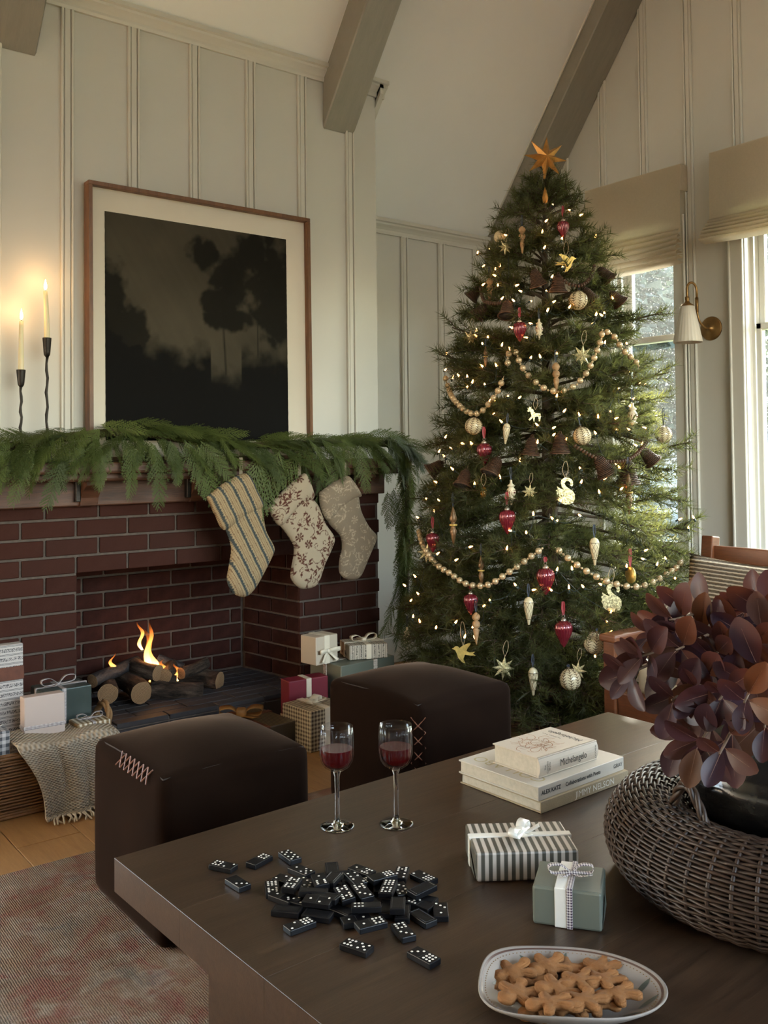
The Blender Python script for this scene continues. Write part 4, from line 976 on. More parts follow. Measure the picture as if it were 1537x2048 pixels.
for (s, a, L, tw) in ((0.80, 0.15, 0.030, 0.5), (0.82, -0.25, 0.032, 0.9), (0.80, -0.6, 0.026, 0.2), (0.80, 1.0, 0.028, 1.2), (0.80, 1.55, 0.026, -0.4), (0.80, 2.1, 0.024, .6), (0.8, -1.4, .024, 0.7), (0.8, -2.2, .024, -.3), (0.8, 3.0, .024, .9)):
    c = Vector(pp(s, a)); dx = Vector((cos(a+tw), sin(a+tw), 0)); dy = Vector((-dx.y, dx.x, 0)); k = 8
    up = [c+dx*L*(i/k-0.5)+dy*0.004*sin(pi*i/k) for i in range(k+1)]; dn = [c+dx*L*(i/k-0.5)-dy*0.004*sin(pi*i/k) for i in range(k+1)]
    def fit(p):
        a_ = atan2(p.y/PB, p.x/PA); s_ = sqrt((p.x/PA)**2+(p.y/PB)**2); return pp(min(s_, 0.95), a_, 0.0007)
    mb = MB(); mb.add([fit(p) for p in up]+[fit(p) for p in dn], [(i, i+1, k+2+i, k+1+i) for i in range(k)])
    mb.build('leaf_motif', m_green, plate, fix=False)
def cookie_outline():
    def arc(cx, cy, r, a0, a1, n): return [(cx+r*cos(radians(a0+(a1-a0)*i/n)), cy+r*sin(radians(a0+(a1-a0)*i/n))) for i in range(n+1)]
    R_ = arc(0, 0.0205, 0.0108, 90, -38, 8) + [(0.0090, 0.0110)] + arc(0.0178, 0.0060, 0.0066, 75, -95, 6) + [(0.0108, -0.0030), (0.0118, -0.0100)] + arc(0.0108, -0.0190, 0.0074, 25, -160, 7) + [(0.0020, -0.0125)]
    return R_+[(-x, y) for x, y in reversed(R_)][:-1]
co_ = cookie_outline()
m_cookie = mat_plain('gingerbread', (0.20, 0.078, 0.017, 1), 0.85, var=0.16, scale=40, bump=0.5, bscale=160)
def cookie_mesh():
    bm = bmesh.new(); vs_ = [bm.verts.new((x, y, 0)) for x, y in co_]; f = bm.faces.new(vs_); r = bmesh.ops.extrude_face_region(bm, geom=[f])
    for v in r['geom']:
        if isinstance(v, bmesh.types.BMVert): v.co.z += 0.0072
    bmesh.ops.recalc_face_normals(bm, faces=bm.faces)
    top = [e for e in bm.edges if all(abs(v.co.z-0.0072) < 1e-6 for v in e.verts)]
    bmesh.ops.bevel(bm, geom=top, offset=0.0020, segments=3, affect='EDGES'); bmesh.ops.triangulate(bm, faces=[f for f in bm.faces if len(f.verts) > 4])
    me = bpy.data.meshes.new('gingerbread_man'); bm.to_mesh(me); bm.free(); me.polygons.foreach_set('use_smooth', [True]*len(me.polygons)); me.materials.append(m_cookie); return me
ck = cookie_mesh()
COOK = [(1010, 1962, 140, 0, 'gingerbread man lying at the far left edge of the platter'), (1030, 1940, 125, 1, 'gingerbread man leaning at the upper left of the platter'), (1036, 1980, 150, 2, 'gingerbread man on top at the left of the platter'),
        (1100, 1928, 130, 1, 'gingerbread man at the far side of the platter with legs toward the camera'), (1118, 1972, 120, 2, 'gingerbread man across the middle of the platter'), (1104, 2002, 110, 3, 'cracked gingerbread man in the near middle of the platter'),
        (1160, 1957, 135, 2, 'gingerbread man in the centre right of the platter'), (1172, 1996, 150, 3, 'gingerbread man on top nearest the camera'), (1203, 1930, 140, 1, 'gingerbread man at the far right of the platter'),
        (1210, 1956, 130, 2, 'gingerbread man right of centre, lying over another'), (1237, 1983, 125, 2, 'gingerbread man at the near right of the platter'), (1085, 2010, 130, 1, 'gingerbread man half hidden at the near left under others'),
        (1195, 1998, 115, 1, 'gingerbread man half hidden at the near right under others'), (1140, 1935, 100, 0, 'gingerbread man mostly hidden at the far middle'), (1078, 1955, 60, 0, 'gingerbread man at the bottom of the pile on the left'), (1140, 2008, 80, 1, 'gingerbread man at the bottom of the pile at the near side'), (1255, 1960, 90, 0, 'gingerbread man under the stack at the right edge')]
for i, (px, py, an, lev, lab) in enumerate(COOK):
    z = TZ+0.0085+lev*0.0076; p = at(px, py, 2, z+0.006)
    o = link('gingerbread_man', ck, None, None, loc=(p.x, p.y, z), rot=(RNG.uniform(-.16, .16), RNG.uniform(-.16, .16), radians(an+10-68)), scale=1.10); tag(o, lab, 'cookie', 'gingerbread men on the platter')

# ------------------------------------------------------------------ wicker
def mat_wicker(name, dark, light, rough=0.38):
    m = NM(name, rough, 0, 0.3); co = m.coord('Object'); a = m.noise(co, 35, 4); b = m.noise(co, 260, 2)
    m.base(m.ramp(m.math('ADD', m.math('MULTIPLY', a, 0.6), m.math('MULTIPLY', b, 0.4)), [(0.35, dark), (0.68, light)])); return m.m
m_wick_d = mat_wicker('dark_wicker', (0.017, 0.009, 0.0055, 1), (0.046, 0.025, 0.015, 1), 0.48)
m_wick_l = mat_wicker('honey_wicker', (0.095, 0.040, 0.013, 1), (0.20, 0.095, 0.035, 1), 0.45)
m_wick_t = mat_wicker('chestnut_wicker', (0.045, 0.018, 0.010, 1), (0.12, 0.055, 0.028, 1), 0.45)
def weave(path, nst, prof, rad, amp, stake_r, mat_, parent, sub=3, names=('weavers', 'stakes')):
    """path(t, o): plan position for t in 0..1 pushed out by o; prof: list of (out, z); stakes at nst places"""
    mb = MB(); N_ = nst*sub
    for k, (o_, z_, nx, nz) in enumerate(prof):
        pts = []
        for i in range(N_):
            ph = (i/sub)*pi+(k % 2)*pi; w_ = amp*cos(ph); p = path(i/N_, o_+w_*nx); pts.append((p[0], p[1], z_+w_*nz))
        mb.tube(pts, rad, 4, closed=True)
    W_ = mb.build(names[0], mat_, parent, smooth=True, fix=False); W_['kind'] = 'stuff'
    mb = MB()
    for i in range(nst):
        mb.tube([(*path(i/nst, o_)[:2], z_) for (o_, z_, nx, nz) in prof[::2]], stake_r, 5)
    K_ = mb.build(names[1], mat_, parent, smooth=True, fix=False); K_['kind'] = 'stuff'
def rope(pts, r, mat_, parent, name='handle', strands=3, twist=1.0):
    P = catmull(pts, 10); mb = MB(); tot = 0
    for s in range(strands):
        out = []; ref = Vector((0, 0, 1)); acc = 0
        for i, p in enumerate(P):
            a = P[max(i-1, 0)]; b = P[min(i+1, len(P)-1)]; t = (b-a).normalized(); e1 = t.cross(Vector((0.3, 0.9, 0.2))).normalized(); e2 = t.cross(e1)
            acc += (p-P[i-1]).length if i else 0; an = acc/r*0.55*twist+2*pi*s/strands; out.append(p+(e1*cos(an)+e2*sin(an))*r*0.55)
        mb.tube(out, r*0.62, 6)
    return mb.build(name, mat_, parent, smooth=True, fix=False)
# big round tray basket: ring-shaped woven body
BC = Vector((1.552, 0.857, TZ)); BR, Br, Bb = 0.233, 0.079, 0.0745
tray = empty('wicker_tray', (BC.x, BC.y, TZ+0.0006), 0, 'large round dark wicker tray basket with rolled rim and twisted handles', 'basket')
circ = lambda t, o: (o*cos(2*pi*t), o*sin(2*pi*t))
prof = []
nk = 62
for k in range(nk):
    a = radians(-72) + radians(290)*k/(nk-1)
    prof.append((BR+Br*cos(a), Bb+Bb*sin(a)+0.001, cos(a), sin(a)))
weave(circ, 54, prof, 0.0030, 0.0026, 0.0036, m_wick_d, tray, sub=3)
mb = MB(); mb.lathe([(BR+Br*0.945*cos(radians(-72)+radians(290)*k/16), Bb+0.001+Bb*0.945*sin(radians(-72)+radians(290)*k/16)) for k in range(17)], 48); mb.build('lining', mat_plain('wicker_core', (0.012, 0.007, 0.005, 1), 0.9), tray, smooth=True)
JZ = 0.074
mb = MB()
for k in range(24):
    r = 0.165-0.0066*k; mb.tube([((r+0.0*i)*cos(2*pi*i/60), r*sin(2*pi*i/60), JZ-0.006+0.0016*cos(i*pi/2+k*pi)) for i in range(60)], 0.0034, 4, closed=True)
o = mb.build('woven_seat', m_wick_d, tray, smooth=True, fix=False); o['kind'] = 'stuff'
for s in (1, -1):
    a0 = radians(161) if s > 0 else radians(-19)
    pts = []
    for i in range(9):
        t = i/8; aa = a0-0.22+0.44*t; rr = BR-0.02; pts.append((rr*cos(aa), rr*sin(aa), 0.138+0.058*sin(pi*t)))
    rope(pts, 0.0075, m_wick_d, tray, 'handle')
# ------------------------------------------------------------------ dark glazed jar with smoke-bush foliage
def mat_jar():
    m = NM('dark_glaze', 0.10, 0, 0.4); co = m.coord('Object'); a = m.noise(co, 9, 6, 0.65, 0.6); z = m.sep(co)[2]
    c = m.ramp(a, [(0.36, (0.004, 0.0035, 0.0035, 1)), (0.55, (0.010, 0.009, 0.008, 1)), (0.72, (0.035, 0.031, 0.024, 1))])
    m.base(c); m.set(m.b.inputs['Roughness'], m.ramp(a, [(0.3, (0.08,)*3+(1,)), (0.8, (0.3,)*3+(1,))])); m.bump(a, 0.15, 0.01); return m.m
JB = Vector((1.562, 0.872, TZ+JZ))
jar = empty('jar', JB, 0, 'dark glossy glazed pottery jar standing in the wicker tray', 'vase')
k = 1.0
MB().lathe([(1e-5, 0.0), (0.108, 0.0), (0.113, 0.006), (0.119, 0.022)], 48).build('foot', mat_plain('raw_clay_foot', (0.10, 0.06, 0.04, 1), 0.8), jar, smooth=True)
MB().lathe([(0.118, 0.020), (0.136, 0.036), (0.162, 0.070), (0.174, 0.100), (0.176, 0.112), (0.1735, 0.122), (0.170, 0.126), (0.1695, 0.136), (0.165, 0.142), (0.156, 0.158), (0.136, 0.178), (0.110, 0.193), (0.098, 0.200), (0.098, 0.212), (0.090, 0.212), (0.090, 0.195), (0.0001, 0.185)], 64).build('body', mat_jar(), jar, smooth=True)
m_stem = mat_plain('plant_stem', (0.10, 0.055, 0.03, 1), 0.7)
def mat_leaf():
    m = NM('purple_leaf', 0.45, 0, 0.3); oi = m.n('ObjectInfo'); co = m.coord('Object'); a = m.noise(co, 14, 3); 
    c = m.ramp(oi.outputs['Random'], [(0.0, (0.016, 0.007, 0.014, 1)), (0.50, (0.028, 0.010, 0.016, 1)), (0.74, (0.045, 0.015, 0.013, 1)), (0.90, (0.075, 0.030, 0.012, 1)), (1.0, (0.034, 0.018, 0.036, 1))])
    m.base(m.mix(m.math('MULTIPLY', a, 0.4), c, (0.02, 0.010, 0.015, 1))); 
    tr = m.n('BsdfTranslucent'); m.set(tr.inputs[0], m.mix(0.5, c, (0.55, 0.13, 0.03, 1))); mx = m.n('MixShader', {0: 0.12}); m.t.links.new(m.b.outputs[0], mx.inputs[1]); m.t.links.new(tr.outputs[0], mx.inputs[2]); m.t.links.new(mx.outputs[0], m.o.inputs[0]); return m.m
m_leaf = mat_leaf(); m_rib = mat_plain('leaf_midrib', (0.17, 0.075, 0.05, 1), 0.6)
leaf_meshes = []
for v_ in range(5):
    R = random.Random(v_); wd = R.uniform(0.46, 0.58); curl = R.uniform(-0.25, 0.45); cup = R.uniform(0.12, 0.5); n_, m_ = 11, 7; tw = R.uniform(-.5, .5)
    def fn(u, v, wd=wd, curl=curl, cup=cup, tw=tw):
        s = v*2-1; hw = wd*0.5*max(0.0, sin(pi*(0.02+0.965*u)**1.25))**0.62; y = s*hw
        z = -curl*u*u*0.5+cup*abs(s)**1.5*hw*0.9+tw*y*u*0.5+0.02*sin(9*u+3*s)*hw
        return (0.10+0.90*u, y, z)
    me = MB().grid(fn, n_, m_).add([], []).mesh('leaf', smooth=True, fix=False)
    mb2 = MB(); mb2.tube([(0, 0, 0)]+[tuple(Vector(fn(u, 0.5))+Vector((0, 0, -0.004))) for u in (0, 0.25, 0.5, 0.75, 0.95)], [0.012, 0.012, 0.011, 0.009, 0.006, 0.003], 4)
    bm = bmesh.new(); bm.from_mesh(me); me2 = mb2.mesh('x'); n0 = len(bm.faces); bm.from_mesh(me2); bm.faces.ensure_lookup_table()
    for f in bm.faces[n0:]: f.material_index = 1
    bm.to_mesh(me); bm.free(); me.materials.append(m_leaf); me.materials.append(m_rib); me.polygons.foreach_set('use_smooth', [True]*len(me.polygons)); leaf_meshes.append(me)
plant = empty('smoke_bush_branches', (JB.x, JB.y, JB.z+0.20), 0, 'bouquet of purple and bronze broad-leaved branches in the dark jar', 'plant')
Rp = random.Random(21)
# branch tips measured from the photograph (px, py, distance along Y)
tips = [(1300, 1272, 1.10), (1340, 1240, 1.05), (1285, 1312, 1.04), (1352, 1300, 1.0), (1250, 1350, 1.06), (1425, 1312, 0.98), (1392, 1375, 0.95), (1440, 1400, 0.90), (1345, 1400, 0.98), (1490, 1222, 1.05), (1535, 1238, 0.98), (1500, 1295, 0.95), (1565, 1290, 1.0), (1395, 1492, 0.92), (1440, 1508, 0.88), (1490, 1405, 0.86), (1530, 1455, 0.86), (1362, 1475, 0.98), (1320, 1345, 1.15), (1460, 1345, 1.12), (1600, 1380, 1.0), (1540, 1360, 1.1)]
tips3 = [at(px, py, 1, Y-0.17)-Vector(plant.location) for px, py, Y in tips]+[Vector(q) for q in ((0.20, -0.10, 0.05), (0.26, 0.04, 0.03), (0.14, -0.20, 0.0), (0.24, -0.16, -0.05), (0.20, 0.16, 0.10))]
for ti, tip in enumerate(tips3):
    tip = Vector(tip); mid = Vector((tip.x*0.45, tip.y*0.45, tip.z*0.62+0.06)); root = Vector((Rp.uniform(-.03, .03), Rp.uniform(-.03, .03), -0.02))
    P = catmull([root, mid, tip], 7); MB().tube(P, [0.0042-0.0026*i/len(P) for i in range(len(P))], 5).build('branch', m_stem, plant, smooth=True)
    nl = 11
    for j in range(nl):
        t = 0.60+0.40*(j/(nl-1))**0.8; i0 = min(int(t*(len(P)-1)), len(P)-2); p = P[i0]; d = (P[i0+1]-P[i0]).normalized()
        a = j*2.4+Rp.uniform(-.3, .3); e1 = d.orthogonal().normalized(); e2 = d.cross(e1); side = e1*cos(a)+e2*sin(a)
        out = (d*(0.15+0.55*(j/nl))+side*(1.2-0.55*(j/nl))+Vector((0, 0, -0.10))).normalized()
        up = (d-out*d.dot(out)); up = up.normalized() if up.length > .05 else Vector((0, 0, 1)); yv = up.cross(out).normalized(); zv = out.cross(yv)
        Mx = Matrix((out, yv, zv)).transposed()
        sz = Rp.uniform(0.052, 0.080)*(1.0 if j < nl-2 else 0.8)
        link('leaf', leaf_meshes[Rp.randrange(5)], None, plant, loc=P[i0].lerp(P[i0+1], Rp.random()), rot=Mx.to_euler(), scale=sz)
# ================================================================== CHRISTMAS TREE
TC = Vector((3.10, 2.80, 0.0))
_zs = [0.02, 0.10, 0.28, 0.505, 0.836, 1.167, 1.5, 1.83, 2.096, 2.25, 2.36, 2.42]
_rs = [0.40, 0.54, 0.635, 0.645, 0.585, 0.49, 0.425, 0.325, 0.225, 0.145, 0.075, 0.02]
def TRad(z): return float(np.interp(z, _zs, _rs))
def on_tree(px, py, k=0.93):
    """where the line of sight meets the foliage surface"""
    d = ray(px, py); best = None
    prev = None
    for i in range(260):
        t = 2.9+1.6*i/260; p = CAM+d*t; rr = sqrt((p[0]-TC.x)**2+(p[1]-TC.y)**2); z = p[2]; R_ = TRad(z)*k
        if best is None or rr/max(R_, .02) < best[0]: best = (rr/max(R_, .02), Vector(p))
        if rr < R_: return Vector(p)
    return best[1]
def mat_needle():
    m = NM('pine_needles', 0.5, 0, 0.35); oi = m.n('ObjectInfo'); co = m.coord('Object'); a = m.noise(co, 10, 2)
    c = m.ramp(oi.outputs['Random'], [(0.0, (0.016, 0.025, 0.009, 1)), (0.5, (0.025, 0.036, 0.012, 1)), (1.0, (0.042, 0.050, 0.017, 1))])
    m.base(m.mix(m.math('MULTIPLY', a, 0.6), c, (0.036, 0.040, 0.015, 1)))
    tr = m.n('BsdfTranslucent'); m.set(tr.inputs[0], (0.26, 0.27, 0.075, 1)); mx = m.n('MixShader', {0: 0.36}); m.t.links.new(m.b.outputs[0], mx.inputs[1]); m.t.links.new(tr.outputs[0], mx.inputs[2]); m.t.links.new(mx.outputs[0], m.o.inputs[0]); return m.m
m_needle = mat_needle(); m_twig = mat_plain('pine_bark', (0.065, 0.040, 0.022, 1), 0.9)
tree = empty('christmas_tree', (TC.x, TC.y, 0), 0, 'tall decorated pine Christmas tree between the fireplace and the window', 'tree')
MB().tube([(0, 0, 0.03), (0.005, 0, 1.0), (0, 0.004, 1.9), (0, 0, 2.40)], [0.045, 0.034, 0.016, 0.004], 10).build('trunk', m_twig, tree, smooth=True)
rt = np.random.default_rng(11)
def needles(P0, D, n_per, L, V, Fc, wid=0.0015):
    """tufts of needles along twig segments: P0 base points (k,3), D unit directions (k,3), vectorised"""
    k = len(P0)*n_per; base = np.repeat(P0, n_per, 0); d = np.repeat(D, n_per, 0)
    rnd = rt.normal(size=(k, 3)); rnd -= d*(rnd*d).sum(1)[:, None]; rnd /= np.linalg.norm(rnd, axis=1)[:, None]+1e-9
    nd = d*rt.uniform(0.45, 0.95, (k, 1))+rnd*rt.uniform(0.55, 0.95, (k, 1)); nd[:, 2] += 0.05; nd /= np.linalg.norm(nd, axis=1)[:, None]
    ln = L*rt.uniform(0.7, 1.15, (k, 1)); side = np.cross(nd, rt.normal(size=(k, 3))); side /= np.linalg.norm(side, axis=1)[:, None]+1e-9
    V.append(np.stack([base-side*wid, base+side*wid, base+nd*ln], 1).reshape(-1, 3)); Fc[0] += k
def bough(p0, p1, droop, L_need, twn, dens, name='bough'):
    p0, p1 = np.array(p0), np.array(p1); ax = p1-p0; Lb = np.linalg.norm(ax); axu = ax/Lb; V = []; Fc = [0]; wood = MB()
    mid = lambda t: p0+ax*t+np.array([0, 0, -droop*t*t+0.25*droop*t])
    wood.tube([mid(t) for t in np.linspace(0, 1, 6)], [0.007*(1-0.75*t)+0.001 for t in np.linspace(0, 1, 6)], 4)
    sidev = np.cross(axu, [0, 0, 1.0]); sidev /= np.linalg.norm(sidev)+1e-9; upv = np.cross(sidev, axu)
    segs_p, segs_d = [], []
    def twig(a, d, l):
        k_ = max(2, int(l/0.013)); tt = np.linspace(0.06, 1, k_)
        pts = a[None]+d[None]*(l*tt)[:, None]; pts[:, 2] -= 0.12*l*tt**2
        segs_p.append(pts); segs_d.append(np.repeat(d[None], k_, 0)); wood.tube([a, a+d*l*0.5-[0, 0, 0.03*l], a+d*l-[0, 0, 0.12*l]], [0.0026, 0.002, 0.001], 3, cap=False)
    e = mid(1.0)-mid(0.9); twig(mid(0.45), (mid(1.0)-mid(0.45))/np.linalg.norm(mid(1.0)-mid(0.45)), np.linalg.norm(mid(1.0)-mid(0.45)))
    for i in range(twn):
        t = 0.40+0.58*(i+0.5)/twn; s = 1 if i % 2 else -1; an = rt.uniform(0.45, 0.95)
        d = axu*cos(an)+sidev*s*sin(an)*0.9+upv*rt.uniform(-0.25, 0.55); d /= np.linalg.norm(d); twig(mid(t), d, rt.uniform(0.09, 0.17)*(1.15-0.5*t)*min(1, Lb/0.3+0.35))
    needles(np.concatenate(segs_p), np.concatenate(segs_d), dens, L_need, V, Fc)
    nv = np.concatenate(V); nf = Fc[0]
    wv = np.array(wood.v); wf = wood.f
    me = bpy.data.meshes.new(name); n0 = len(nv)
    fl_ = [(3*i, 3*i+1, 3*i+2) for i in range(nf)]+[tuple(j+n0 for j in f) for f in wf]
    me.from_pydata(np.concatenate([nv, wv]).tolist(), [], fl_); me.materials.append(m_needle); me.materials.append(m_twig)
    me.polygons.foreach_set('material_index', [0]*nf+[1]*len(wf)); me.update(); return link(name, me, None, tree)
nb = 0; zlev = 0.13; tri = 0
camdir = np.array([-TC.x, -TC.y]); camdir /= np.linalg.norm(camdir)
while zlev < 2.36:
    R_ = TRad(zlev); cnt = max(5, int(26*R_/0.65+3)); ph = rt.uniform(0, 6.28)
    for i in range(cnt):
        a = ph+2*pi*i/cnt+rt.uniform(-.12, .12); dv = np.array([cos(a), sin(a)]); facing = dv@camdir
        if facing < -0.45 and rt.random() < 0.70: continue
        lat = dv[0]*0.789-dv[1]*0.614
        if lat > 0.25 and 0.25 < zlev < 1.45 and rt.random() < 0.38: continue
        L = R_*rt.uniform(0.86, 1.06); zt = zlev+rt.uniform(-.05, .05); zb = zt+(0.05 if zlev < 1.2 else -0.06)
        top = zlev > 2.05
        r0 = 0.02 if facing > -0.2 else 0.05
        bough((r0*dv[0], r0*dv[1], zb), (L*dv[0], L*dv[1], zt), 0.05*R_/0.6+0.01, 0.050 if not top else 0.042, max(4, int(15*min(1, L/0.45))), 9 if facing > -0.3 else 6); nb += 1
    zlev += 0.118 if zlev < 1.9 else 0.085
# a few long branches that break the outline in the photograph
for (px, py, L) in ((1325, 632, 0.30), (1385, 890, 0.34), (1355, 990, 0.25), (1392, 1050, 0.2), (1338, 752, 0.26), (878, 715, 0.22), (905, 662, 0.2), (1325, 800, 0.2)):
    d = ray(px, py); t = 4.06; tip = Vector(CAM+d*t)-TC; rr = sqrt(tip.x**2+tip.y**2); root = Vector((tip.x*max(0, rr-L-0.1)/rr, tip.y*max(0, rr-L-0.1)/rr, tip.z-0.06))
    bough(root, tip, -0.02, 0.048, 5, 8)
# leader
bough((0, 0, 2.16), (0.004, 0.0, 2.35), 0.0, 0.040, 12, 9)
for i in range(8):
    a = i*pi/4; bough((0, 0, 2.21), (0.10*cos(a), 0.10*sin(a), 2.29), 0.0, 0.040, 6, 9)

# basket collars under the tree
tb = empty('tree_basket', (TC.x, TC.y, 0), 0, 'dark wicker basket collar round the foot of the Christmas tree', 'basket')
prof = [(0.30-0.05*k/21, 0.015+0.0125*k, 1, 0) for k in range(22)]
weave(lambda t, o: (o*cos(2*pi*t), o*sin(2*pi*t)), 44, prof, 0.0062, 0.005, 0.0055, m_wick_t, tb)
MB().lathe([(0.288, 0.012), (0.24, 0.28)], 40).build('lining', mat_plain('basket_core', (0.015, 0.008, 0.005, 1), 0.9), tb, smooth=True)
mb = MB()
for i in range(12):
    a = 2*pi*i/12; 
    for s in (-1, 1):
        p = lambda q, z: ((0.308-0.05*z/0.27)*cos(a+q), (0.308-0.05*z/0.27)*sin(a+q), z)
        mb.tube([p(-0.12*s, 0.10), p(0, 0.15), p(0.12*s, 0.20)], 0.004, 4)
mb.build('cross_ties', m_wick_t, tb)
sb = empty('storage_basket', (3.43, 2.52, 0), radians(20), 'low dark wicker basket half hidden behind the chair', 'basket')
def rectpath(sx, sy, r):
    def fn(t, o):
        a = 2*pi*t; c, s = cos(a), sin(a); e = 0.22
        return ((sx+o)*math.copysign(abs(c)**e, c), (sy+o)*math.copysign(abs(s)**e, s))
    return fn
weave(rectpath(0.17, 0.12, 0), 52, [(0.0+0.02*k/18, 0.01+0.0115*k, 1, 0) for k in range(19)], 0.0056, 0.0045, 0.005, m_wick_t, sb)

# ------------------------------------------------------------------ star topper
def mat_gold(name, c, rough, var=0.3, sc=30, metal=0.85): return mat_plain(name, c, rough, metal, var, sc, bump=0.25, bscale=120)
m_gold_a = mat_gold('antique_gold', (0.42, 0.20, 0.045, 1), 0.42, metal=0.6)
m_gold_l = mat_gold('leaf_gold', (0.60, 0.42, 0.12, 1), 0.38, metal=0.6)
m_glit = mat_gold('glitter_gold', (0.60, 0.49, 0.27, 1), 0.30, 0.8, 160, 0.5)
def star_mesh(n, R_, r_, th):
    mb = MB(); pts = []
    for i in range(2*n):
        a = pi/2+pi*i/n; rr = R_ if i % 2 == 0 else r_; pts.append((rr*cos(a), 0, rr*sin(a)))
    k = 2*n; mb.add(pts+[(0, -th, 0), (0, th, 0)], [(i, (i+1) % k, k) for i in range(k)]+[((i+1) % k, i, k+1) for i in range(k)]); return mb
FACE = YAW
def pos(px, py, t=None, k=0.97):
    p = on_tree(px, py, k); return p
sp = CAM+ray(1092, 316)*4.07
st_ = star_mesh(8, 0.100, 0.040, 0.028).build('tree_star', m_gold_a, loc=sp, rot=(radians(-6), radians(6), FACE+0.12)); 
for v in st_.data.vertices:
    a = atan2(v.co.z, v.co.x)
tag(st_, 'antique gold eight-pointed star topping the Christmas tree', 'star')
MB().lathe([(0.005, -0.095), (0.006, -0.08), (0.005, -0.02), (1e-5, 0.0)], 10).build('stalk', m_gold_a, st_, smooth=True)

# ------------------------------------------------------------------ ornaments
m_thread = mat_plain('gold_thread', (0.45, 0.34, 0.20, 1), 0.6); m_redr = mat_plain('red_velvet_ribbon', (0.22, 0.008, 0.012, 1), 0.6); m_blur = mat_plain('navy_ribbon', (0.02, 0.025, 0.04, 1), 0.6)
def mat_burg():
    m = NM('burgundy_glass', 0.12, 0.35, 0.6); m.base((0.16, 0.012, 0.022, 1)); m.coord(); m.b.inputs['Coat Weight'].default_value = 0.6; return m.m
m_burg = mat_burg(); m_capm = mat_plain('silver_cap', (0.55, 0.50, 0.42, 1), 0.3, 0.9)
m_cream = mat_plain('cream_lacquer', (0.62, 0.52, 0.33, 1), 0.25, var=0.05, scale=20, spec=0.6)
m_vine = mat_plain('bronze_paint', (0.085, 0.048, 0.018, 1), 0.5)
m_woodf = mat_wood('carved_wood', (0.22, 0.11, 0.045, 1), (0.50, 0.31, 0.15, 1), (1, 1, 10), 0.5, 0.3, 0.4, 40)
m_bronze = mat_gold('bronze_wood', (0.16, 0.085, 0.035, 1), 0.4, metal=0.4)
m_wickbell = mat_wicker('wicker_bell', (0.040, 0.018, 0.009, 1), (0.105, 0.050, 0.025, 1), 0.5)
m_amber = mat_plain('amber_glass', (0.22, 0.095, 0.012, 1), 0.2, 0.2, var=0.5, scale=60, bump=0.4, bscale=120)
_orn = {}
def cached(key, fn):
    if key not in _orn: _orn[key] = fn()
    return _orn[key]
def hang(o, kind, L, w_=0.004, dx=0.0, top=0.0):
    if kind == 'thread':
        me = cached(('thread', L), lambda: MB().tube(catmull([(0.0, 0, 0), (-0.010, 0, L*0.45), (-0.004, 0, L*0.95), (0.006, 0, L), (0.010, 0, L*0.5), (0, 0, 0)], 4), 0.0009, 4).mesh('thread'))
        return link('thread', me, m_thread, o, loc=(0, 0, top))
    mat_ = m_redr if kind == 'red' else m_blur
    def mk():
        mb = MB(); strip(mb, [(0, 0, 0), (-0.004, 0, L*0.5), (-0.002, 0, L)], (1, 0.3, 0), w_); strip(mb, [(0, 0.002, 0), (0.004, 0.002, L*0.5), (0.002, 0.002, L)], (1, -0.3, 0), w_); return mb.mesh('ribbon')
    return link('ribbon', cached((kind, L, w_), mk), mat_, o, loc=(0, 0, top))
def place(name, me, mat_, px, py, label, group, cat='ornament', rot=(0, 0, 0), scale=1.0, k=0.97, up=0.0):
    p = on_tree(px, py, k); d = Vector(CAM)-p; d.normalize(); p = p+d*0.012
    o = link(name, me, mat_, None, loc=p, rot=(rot[0], rot[1], FACE+rot[2]), scale=scale); return tag(o, label, cat, group)
# pleated burgundy glass drops -------------------------------------
def drop_mesh():
    prof = [(1e-4, -0.050), (0.004, -0.046), (0.010, -0.036), (0.020, -0.016), (0.028, 0.002), (0.032, 0.018), (0.031, 0.030), (0.025, 0.041), (0.014, 0.047), (0.009, 0.048)]
    return MB().lathe(prof, 72, wob=lambda a: 0.05*cos(18*a)).mesh('glass_drop', smooth=True)
cap_me = MB().lathe([(0.0095, 0.047), (0.0115, 0.049), (0.010, 0.054), (0.006, 0.057), (0.004, 0.060), (1e-5, 0.060)], 16).mesh('cap', smooth=True); cap_me.materials.append(m_capm)
ring_me = MB().tube([(0.005*cos(2*pi*i/12), 0, 0.065+0.005*sin(2*pi*i/12)) for i in range(12)], 0.0008, 4, closed=True).mesh('ring'); ring_me.materials.append(m_capm)
dm = drop_mesh()
for (px, py, s, L, lab) in [(1127, 460, 0.80, 0.06, 'near the top of the tree'), (1040, 664, 0.85, 0.05, 'beside the upper bead garland'), (969, 909, 0.95, 0.05, 'at the left, above a wicker bell'), (1015, 1044, 0.98, 0.05, 'below the cream finial at mid tree'), (866, 1085, 0.85, 0.06, 'at the far left edge of the tree'), (1092, 1163, 1.05, 0.02, 'at the centre of the lower tree, under the garland'), (942, 1209, 0.85, 0.02, 'in deep shade low on the left of the tree'), (1128, 1268, 1.02, 0.05, 'hanging by a long red ribbon low on the tree')]:
    o = place('glass_drop_ornament', dm, m_burg, px, py, 'pleated burgundy glass drop ornament '+lab, 'burgundy glass drops', scale=s)
    link('cap', cap_me, None, o); link('ring', ring_me, None, o); hang(o, 'red', L, 0.007, top=0.068)
